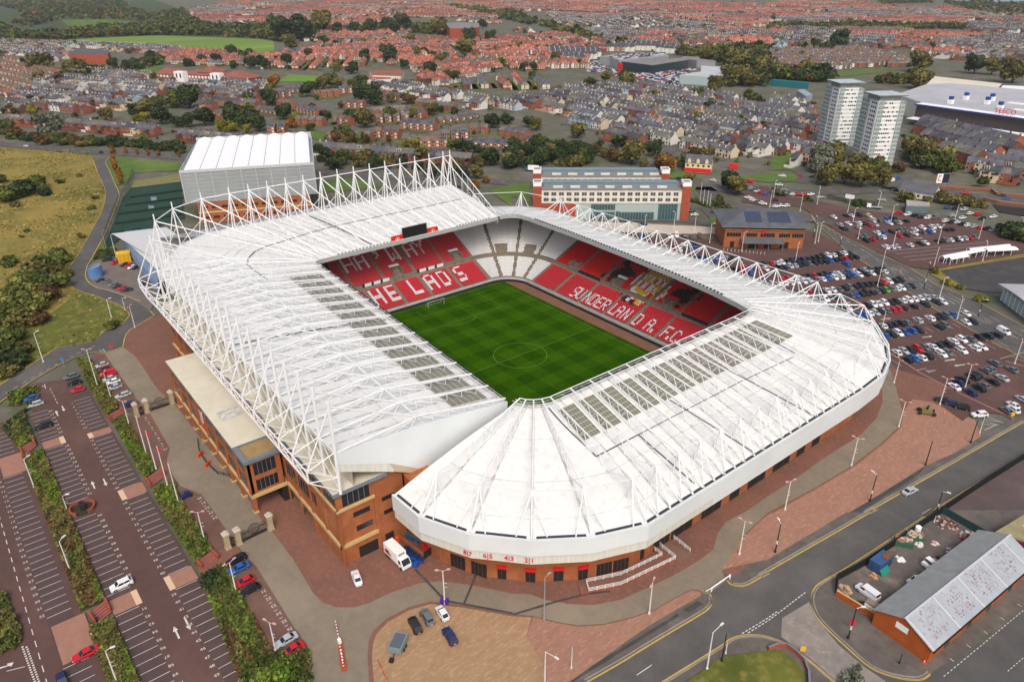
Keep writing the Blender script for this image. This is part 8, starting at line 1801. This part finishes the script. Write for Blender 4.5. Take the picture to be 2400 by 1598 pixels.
# delivery lorry and the bin yard
def lorry(ox, oy, x, y, a, label, cabm, boxm, L=5.4):
    o = thing_at('lorry', ox, oy, x, y, label, 'lorry', a); b = MB(); b.box(-L,0,-1.2,1.2,.9,3.6); b.build('box_body', boxm, o); b = MB(); b.box(-L,1.9,-1.0,1.0,.6,.9); b.build('chassis', m_pblk, o)
    b = MB(); b.box(.15,1.2,-1.1,1.1,.5,2.7); b.box(1.2,2.0,-1.1,1.1,.5,1.5); b.poly([(1.2,-1.1,2.7),(2.0,-1.1,1.5),(2.0,1.1,1.5),(1.2,1.1,2.7)]); b.poly([(1.2,-1.1,1.5),(2.0,-1.1,1.5),(1.2,-1.1,2.7)]); b.poly([(1.2,1.1,2.7),(2.0,1.1,1.5),(1.2,1.1,1.5)]); cb = b.build('cab', cabm, o)
    b = MB(); b.poly([(1.26,-.95,2.66),(2.02,-.95,1.55),(2.02,.95,1.55),(1.26,.95,2.66)]); b.build('windscreen', m_cglass, cb)
    for s in (-1, 1): b = MB(); b.box(.3,1.1,min(s*1.1,s*1.13),max(s*1.1,s*1.13),1.5,2.4); b.build('side_window', m_cglass, cb)
    for xx in (1.2, -1.0-L*.5, -L+.9):
        for s in (-1, 1): b = MB(); b.tube((xx,s*.85,.45), (xx,s*1.18,.45), .45, n=12); b.build('wheel', m_tyre, o)
    b = MB(); b.box(-.1,.05,-.8,.8,2.9,3.5); b.build('fridge_unit', m_pgrey, o); return o
o = lorry(600,1198,1345,495,math.radians(3),'white box lorry with colourful sides parked by the bin yard',m_memb,m_memb)
b = MB(); b.box(-5.0,-2.4,-1.23,-1.2,1.3,2.2,0); b.box(-4.6,-3.2,-1.24,-1.23,1.6,2.6,1); b.build('side_livery', [mat('livery_orange', (226,140,40), .6), mat('livery_maroon', (120,50,60), .6)], o)
m_bb = mat('bin_blue', (34,82,160), .5); m_lid = mat('bin_lid_dark', (30,52,104), .5); m_bg = mat('bin_green', (60,110,90), .5)
def wbin(ox, oy, x, y, m1, m2, label, a=.55, grp='wheeled bins beside the lorry'):
    o = thing_at('wheeled_bin', ox, oy, x, y, label, 'bin', a, grp); b = MB(); b.prism([(-.65,-.5),(.65,-.5),(.65,.5),(-.65,.5)], .12, 1.1); b.build('bin_body', m1, o); b = MB(); b.box(-.7,.7,-.55,.55,1.1,1.28); b.build('lid', m2, o)
    for x_ in (-.5,.5):
        for y_ in (-.4,.4): b = MB(); b.tube((x_-.05,y_,.08),(x_+.05,y_,.08),.09,n=6); b.build('wheel', m_tyre, o)
for i, (x, y) in enumerate(((1388,372),(1415,395),(1445,420),(1478,445),(1512,470))): wbin(600,1198,x,y,m_bb,m_lid,'dark blue wheeled bin %s from the lorry cab end of the outer row' % ORD[4-i])
for i, (x, y) in enumerate(((1440,480),(1465,505))): wbin(600,1198,x,y,m_bb,m_bb,'bright blue wheeled bin %s, in the pair nearest the lorry front' % ('nearer the lorry', 'nearer the plaza')[i])
for i, (x, y) in enumerate(((1410,240),(1450,262),(1510,292))): wbin(600,1198,x,y,m_bb,m_bg,'blue bin with green lid, %s inside the walled bin yard' % ('innermost', 'middle', 'outermost')[i], grp='green lidded bins in the bin yard')
for i in range(9): wbin(600,1198,1550+(i % 3)*28+(i//3)*4,295+(i//3)*22+(i % 3)*10,m_redp,m_redp,'small red bin, %s in the %s row of the red block' % (('first','second','third')[i % 3], ('back','middle','front')[i//3]), grp='red bins in the bin yard')
for i, (x, y) in enumerate(((1262,245),(1300,275))):
    o = thing_at('drum', 600,1198,x,y,'%s drum standing by the stadium corner drainpipe' % ('red and purple','orange')[i],'drum'); b = MB(); b.prism([(.5*math.cos(t),.5*math.sin(t)) for t in np.linspace(0,6.28,11)[:-1]], 0, 1.2); b.build('drum_body', (m_redp, MATS['orange_plastic'])[i], o)
wallrun('yard_wall', 600,1198,'1245,215 1400,335 1545,440', 1.8, .25, m_brick, 'low brick wall of the bin yard beside the lorry'); wallrun('yard_fence', 600,1198,'1545,440 1665,345', 1.9, .12, m_pblk, 'dark fence closing the bin yard', None, 'fence')
for i, x in enumerate((1712,1752)):
    o = thing_at('purple_bin', 600,1198,x,848,'purple round bin %s of the lamp post' % ('on the left','on the right')[i],'bin',0,'purple bins by the lamp post'); b = MB(); b.prism([(.45*math.cos(t),.45*math.sin(t)) for t in np.linspace(0,6.28,13)[:-1]], 0, 1.25); b.build('bin_body', mat('purple', (84,40,140), .5), o)
o = thing_at('trailer', 600,1198,1310,1250,'grey flat box trailer standing on the tan plaza','trailer',math.radians(-52)); b = MB(); b.box(-2.0,2.0,-1.35,1.35,.7,1.9); b.build('trailer_body', mat('trailer_grey', (124,140,148), .5), o); b = MB(); b.box(-1.7,1.7,-1.1,1.1,1.9,1.96); b.build('cover', mat('trailer_cover', (92,100,108), .6), o)
for x_ in (-.4,.6):
    for s in (-1, 1): b = MB(); b.tube((x_,s*1.35,.35),(x_,s*1.5,.35),.35,n=10); b.build('wheel', m_tyre, o)
b = MB(); b.tube((2,0,.6),(3.6,0,.5),.08); b.box(3.1,3.9,-.4,.4,.3,.9); b.build('drawbar', m_pblk, o)
# barrier island
o = thing_at('traffic_island', 600,1198,790,1330,'narrow brick island with red and white barrier on the concourse','island',0); b = MB(); P = zp(600,1198,'755,1220 800,1210 815,1330 840,1440 825,1470 790,1470 770,1400'); c0 = o.location; b.prism([(p[0]-c0.x, p[1]-c0.y) for p in P], 0, .18); b.build('kerb_base', m_rbrick, o)
o = empty('boom_barrier', (0,0,0)); tag(o, 'red and white boom barrier lowered across the concourse', 'barrier'); a_, c_ = zp(600,1198,'770,1215 735,1040'); b = MB()
for k in range(12): t0, t1 = k/12, (k+1)/12; b.tube((a_[0]+(c_[0]-a_[0])*t0, a_[1]+(c_[1]-a_[1])*t0, 1.1), (a_[0]+(c_[0]-a_[0])*t1, a_[1]+(c_[1]-a_[1])*t1, 1.1), .09, k % 2, n=5)
b.build('boom', [m_redp, m_memb], o); b = MB(); b.box(a_[0]-.3,a_[0]+.3,a_[1]-.3,a_[1]+.3,.15,1.3); b.build('cabinet', m_memb, o)
for i, (x, y, m_) in enumerate(((775,1265,m_redp),(785,1310,m_memb),(792,1345,m_memb),(800,1400,m_memb),(808,1440,m_redp))):
    o = thing_at('bollard', 600,1198,x,y,'%s bollard on the brick island, %s from the boom' % (('red','white','white','white','red')[i], ORD[i]),'bollard',0,'bollards on the barrier island',.2); b = MB(); b.tube((0,0,0),(0,0,1.0),.16,0,8); b.tube((0,0,.55),(0,0,.8),.18,1,8); b.build('bollard_body', [m_, m_memb if m_ == m_redp else m_redp], o)
rail('red_tape', zp(600,1198,'1120,1380 1140,1420 1170,1490 1225,1600'), .5, 'red barrier tape along the edge of the tan plaza', m_redp, 'tape', rr=.05, nb=1)
# wheeled sculpture on the right-hand plaza
o = thing_at('cannon_sculpture', 1800,800,1450,665,'olive wheeled sculpture with dark figure on the pink plaza','sculpture',.6); b = MB(); b.box(-1.4,1.4,-.9,.9,.5,1.5); b.build('tub', mat('olive_paint', (120,116,70), .7), o)
for x_ in (-1.9,1.9):
    for s in (-1.1,1.1): b = MB(); b.tube((x_,s-.1,.6),(x_,s+.1,.6),.6,n=12); b.build('wheel', m_pblk, o)
b = MB(); b.tube((0,0,1.5),(.1,0,2.6),.3,r2=.2); b.tube((.1,0,2.6),(.1,0,3.0),.16); b.tube((0,0,2.3),(.8,.2,2.5),.1); b.tube((0,0,2.3),(-.7,-.2,2.6),.1); b.build('figure', m_pblk, o)
def cone(ox, oy, x, y, label):
    o = thing_at('traffic_cone', ox, oy, x, y, label, 'cone'); b = MB(); b.box(-.25,.25,-.25,.25,0,.06); b.tube((0,0,.06),(0,0,.85),.2,0,8,.05); b.tube((0,0,.4),(0,0,.6),.15,1,8,.1); b.build('cone_body', [MATS['orange_plastic'], m_memb], o)
cone(1800,800,1617,665,'orange and white cone beside the olive sculpture'); cone(1800,1198,1432,1388,'orange and white cone at the workshop corner'); cone(1800,400,1215,930,'traffic cone in the middle of the road by the east car park')
# trolley shelters, billboard, fences by the upper car park
def shelter(a_, c_, wd, label):
    o = empty('trolley_shelter', a_+(0,), math.atan2(c_[1]-a_[1], c_[0]-a_[0])); L = math.hypot(c_[0]-a_[0], c_[1]-a_[1]); tag(o, label, 'shelter', 'long white shelters by the dark lot'); b = MB()
    for k in range(8): t0, t1 = -1+2*k/8, -1+2*(k+1)/8; z = lambda t: 2.7+.5*(1-t*t); b.poly([(0,t0*wd/2,z(t0)),(L,t0*wd/2,z(t0)),(L,t1*wd/2,z(t1)),(0,t1*wd/2,z(t1))]); 
    b.box(0,L,-wd/2-.08,-wd/2,2.4,2.75); b.box(0,L,wd/2,wd/2+.08,2.4,2.75); b.build('canopy', m_memb, o)
    for k in range(int(L/4)+1):
        for s in (-1, 1): b = MB(); b.tube((min(L,k*4),s*wd/2,0),(min(L,k*4),s*wd/2,2.7),.1,n=5); b.build('leg', m_memb, o)
shelter(*zp(1800,400,'1585,845 1960,775'), 2.6, 'long white shelter, half nearer the road'); shelter(*zp(1800,400,'1650,860 1815,830'), 2.0, 'short white shelter in front of the long ones'); shelter(*zp(1800,400,'1975,775 2255,760'), 4.4, 'wide white shelter at the far end of the row'); shelter(*zp(1800,400,'1830,775 2200,735'), 2.2, 'narrow white shelter behind the others')
def board(ox, oy, s, label, z0, z1, fm, cat='sign'):
    a_, c_ = zp(ox, oy, s); o = empty('billboard', a_+(0,), math.atan2(c_[1]-a_[1], c_[0]-a_[0])); tag(o, label, cat); L = math.hypot(c_[0]-a_[0], c_[1]-a_[1]); b = MB(); b.box(0,L,-.1,.2,z0,z1); b.build('board_panel', m_pgrey, o)
    for x_ in (.3, L-.3): b = MB(); b.tube((x_,.3,0),(x_,.3,z1),.15,n=6); b.build('leg', m_pblk, o)
    fm(o, L); return o
def poster(o, L):
    b = MB(); b.box(.2,L*.45,-.14,-.1,3.4,8.8,0); b.box(L*.45,L-.2,-.14,-.1,3.4,8.8,1); x = 1.0; b.box(x,x+.5,-.17,-.14,4.6,7.8,2); b.box(x,x+1.8,-.17,-.14,7.3,7.8,2); b.box(x,x+1.8,-.17,-.14,4.6,5.1,2); b.build('poster', [m_memb, m_board, m_redp], o)
board(1800,400,'1525,165 1645,165','tall billboard with white and dark poster beside the white pub',3,9,poster)
def plain(o, L): b = MB(); b.box(.1,L-.1,-.14,-.1,2.1,4.4); b.build('poster', m_memb, o)
board(1800,400,'700,285 785,300','low white sign board on the dark fence by the car park',2,4.5,plain)
rail('dark_fence', zp(1800,400,'540,258 740,300 1000,322'), 2.4, 'dark slatted fence between road and upper car park', m_pblk, 'fence', rr=.09, nb=8)
o = empty('road_bridge', (0,0,0)); tag(o, 'brick road bridge with dark opening at the right edge', 'bridge'); P = zp(1800,400,'1975,270 2100,300 2352,335 2600,370'); b = MB()
for a_, c_ in zip(P, P[1:]): b.prism([a_, c_, (c_[0]-.5,c_[1]+.5), (a_[0]-.5,a_[1]+.5)], 0, 1.6, 0, 1)
b.build('parapet', [m_hbrick, m_stone], o); flat('underpass_shade', zp(1800,400,'2060,310 2352,345 2600,380 2600,460 2352,420 2130,385'), .09, mat('recess_shade', (48,46,44), .95))  # flat sheet whose dark colour stands for the shaded recess under the bridge
# blue tank and yellow shed by the west road
o = thing_at('oval_tank', 0,400,890,975,'open oval blue tank beside the west road','tank',math.radians(130)); b = MB(); n_ = 24
E_ = lambda r_, k: (3.4*r_*math.cos(k/n_*6.283), 2.4*r_*math.sin(k/n_*6.283))
for k in range(n_):
    b.poly([E_(1,k)+(0,), E_(1,k+1)+(0,), E_(1,k+1)+(5,), E_(1,k)+(5,)], 0); b.poly([E_(1,k)+(5,), E_(1,k+1)+(5,), E_(.93,k+1)+(5,), E_(.93,k)+(5,)], 1); b.poly([E_(.93,k+1)+(3.9,), E_(.93,k)+(3.9,), E_(.93,k)+(5,), E_(.93,k+1)+(5,)], 1)
b.poly([E_(.93,k)+(3.9,) for k in range(n_)], 2); b.build('tank_shell', [mat('tank_blue', (104,146,198), .45, (90,130,184), .4), m_plant, mat('tank_floor', (150,146,142), .8)], o)
o = thing_at('yellow_shed', 0,400,1150,835,'bright yellow flat roofed shed by the parked red car','shed',math.radians(80)); b = MB(); b.box(-2.6,2.6,-2.2,2.2,0,4.2); b.build('shed_wall', mat('yellow_sheet', (226,180,40), .6), o); b = MB(); b.box(-2.8,2.8,-2.4,2.4,4.2,4.45); b.build('roof', mat('yellow_roof', (236,190,44), .6), o)
for k in range(3): b = MB(); b.box(-2.2+k*1.6,-1.0+k*1.6,-2.25,-2.2,.2,3.6); b.build('panel_door', mat('yellow_door', (206,160,34), .6), o)
o = thing_at('utility_cart', 0,800,1715,1430,'small dark blue cart on the concourse','cart',math.radians(95)); b = MB(); b.box(-1.3,1.3,-.6,.6,.35,.9); b.box(-.3,.7,-.55,.55,.9,1.6); b.build('cart_body', PM['n'], o)
for x_ in (-.9,.9):
    for s in (-.6,.6): b = MB(); b.tube((x_,s-.1,.3),(x_,s+.1,.3),.3,n=8); b.build('wheel', m_tyre, o)
lorry(1200,0,150,1570,math.radians(215),'white and blue lorry on the road behind the hotel end',mat('lorry_teal', (40,120,140), .4),m_memb,7)
o = thing_at('pickup_truck', 1800,1198,1490,500,'white pickup truck with rubbish on its bed in the yard','truck',math.radians(255)); b = MB(); b.box(-.2,1.9,-.95,.95,.4,1.1); b.box(-.1,1.1,-.9,.9,1.1,2.0); cb = b.build('cab', m_memb, o); b = MB(); b.box(1.1,1.14,-.8,.8,1.2,1.9); b.build('windscreen', m_cglass, cb); b = MB(); b.box(-3.2,-.2,-1.0,1.0,.6,.9); b.build('flat_bed', m_pblk, o); b = MB(); b.box(-1.6,-.6,-.6,.5,.9,1.3); b.build('load', mat('load_pink', (190,130,130), .8), o)
for x_ in (1.2,-2.3):
    for s in (-.9,.9): b = MB(); b.tube((x_,s-.1,.38),(x_,s+.1,.38),.38,n=10); b.build('wheel', m_tyre, o)
o = thing_at('recovery_truck', 1800,400,940,345,'white recovery truck beside the dark fence of the upper car park','truck',math.radians(215)); b = MB(); b.box(0,2,-1,1,.5,2.4); b.build('cab', m_memb, o); b = MB(); b.box(-6,0,-1.1,1.1,.7,1.0); b.build('flat_bed', m_pgrey, o)
for x_ in (1.2,-4):
    for s in (-.95,.95): b = MB(); b.tube((x_,s-.1,.45),(x_,s+.1,.45),.45,n=10); b.build('wheel', m_tyre, o)
o = thing_at('market_stall', 1200,400,2035,-20,'red kiosk stall beside the cream pub','stall',.6); b = MB(); b.box(-2.6,2.6,-1.7,1.7,0,2.6); b.build('stall_wall', m_redp, o); b = MB(); b.box(-2.8,2.8,-1.9,1.9,2.6,2.8); b.build('roof', m_redp, o)
for i in range(12):
    x = 1945+i*34; o = thing_at('bollard', 1200,400,x,735+i*3.2 if i < 12 else 0,'white bollard %s from left before the brick office' % ordinal(i),'bollard',0,'white bollards before the brick office'); b = MB(); b.tube((0,0,0),(0,0,1.1),.12,n=6); b.build('bollard_body', m_pole, o)
# road signs
def sign(ox, oy, x, y, h, pm, label):
    o = thing_at('road_sign', ox, oy, x, y, label, 'sign', math.radians(-40)); b = MB(); b.tube((0,0,0),(0,0,h),.06,n=5); b.build('pole', m_pgrey, o); b = MB(); b.box(-.06,.06,-.5,.5,h-1.1,h+.1); b.build('sign_panel', pm, o)
sign(0,800,592,235,3.2,mat('sign_blue', (60,130,190), .5),'small blue road sign on the grassy corner of the car park'); sign(1800,1198,308,1320,2.2,mat('sign_yellow', (232,180,40), .5),'small yellow sign beside the curved brick wall'); sign(1800,1198,757,1090,2.6,m_redp,'small red sign strapped by the lamp post at the workshop corner'); sign(1800,800,2235,715,2.2,MATS['sign_yellow'],'small yellow sign at the kerb by the hatched corner'); sign(0,800,1035,85,2.4,m_redp,'small red sign by the brick apron entrance'); sign(0,0,1118,1440,3.5,m_redp,'red and white roundel sign on the lawn by the main road')
# three people on the brick steps
def person(ox, oy, x, y, a, top, legs, label):
    p = gp(ox+x/3.92, oy+y/3.92); o = empty('person', p+(.06,), a); tag(o, label, 'person', 'people near the brick steps')
    V = [(0,0,.95),(0,0,1.2),(0,0,1.42),(0,0,1.52),(.01,0,1.66),(0,.1,.9),(.12,.1,.5),(.02,.1,.06),(.14,.1,.03),(0,-.1,.9),(-.06,-.1,.5),(-.22,-.1,.08),(-.1,-.1,.03),(0,.2,1.4),(-.05,.26,1.12),(.06,.26,.88),(0,-.2,1.4),(.05,-.26,1.12),(.14,-.26,.88)]
    E_ = [(0,1),(1,2),(2,3),(3,4),(0,5),(5,6),(6,7),(7,8),(0,9),(9,10),(10,11),(11,12),(2,13),(13,14),(14,15),(2,16),(16,17),(17,18)]
    Rd = [.15,.16,.15,.06,.1,.09,.07,.05,.045,.09,.07,.05,.045,.07,.05,.04,.07,.05,.04]
    me = bpy.data.meshes.new('body'); me.from_pydata(V, E_, []); ob = link('body', me, o); md = ob.modifiers.new('skin', 'SKIN'); sk = me.skin_vertices[0].data
    for i, r_ in enumerate(Rd): sk[i].radius = (r_, r_)
    sk[0].use_root = True; sb = ob.modifiers.new('sub', 'SUBSURF'); sb.levels = sb.render_levels = 1
    dg = bpy.context.evaluated_depsgraph_get(); m2 = bpy.data.meshes.new_from_object(ob.evaluated_get(dg)); ob.modifiers.clear(); ob.data = m2; m2.materials.clear()
    for t in (top, legs, mat('skin', (198,150,124), .6)): m2.materials.append(t)
    for q in m2.polygons: z = q.center.z; q.material_index = 1 if z < .93 else (2 if z > 1.5 or (z < .95 and abs(q.center.y) > .2) else 0)
    b = MB(); b.tube((-.02,0,1.66),(-.02,0,1.78),.12,n=8,r2=.07); b.build('hair', m_pblk, o)
person(0,1198,897,1012,2.0,PM['n'],m_pblk,'person in dark blue coat on the brick steps'); person(0,1198,852,1062,2.2,m_board,mat('jeans_pale', (170,170,176), .8),'person in black top and pale trousers below the steps'); person(0,1198,855,1165,2.1,mat('top_pink', (206,150,150), .8),PM['n'],'person in pale pink top walking towards the red car')

# ------------------------------------------------------------------ air
hm = bpy.data.materials.new('haze_air'); hm.use_nodes = True; n = hm.node_tree.nodes; n.remove(n['Principled BSDF']); pv = n.new('ShaderNodeVolumePrincipled'); pv.inputs['Color'].default_value = (.86, .92, 1, 1); pv.inputs['Density'].default_value = 4e-5
hm.node_tree.links.new(pv.outputs['Volume'], n['Material Output'].inputs['Volume'])
b = MB(); b.box(-7650, 750, -2650, 5650, -4, 120); o = b.build('haze', hm); o['kind'] = 'stuff'; o['label'] = 'thin pale haze over the whole town'
SC.cycles.volume_bounces = 0; SC.cycles.volume_step_rate = 1
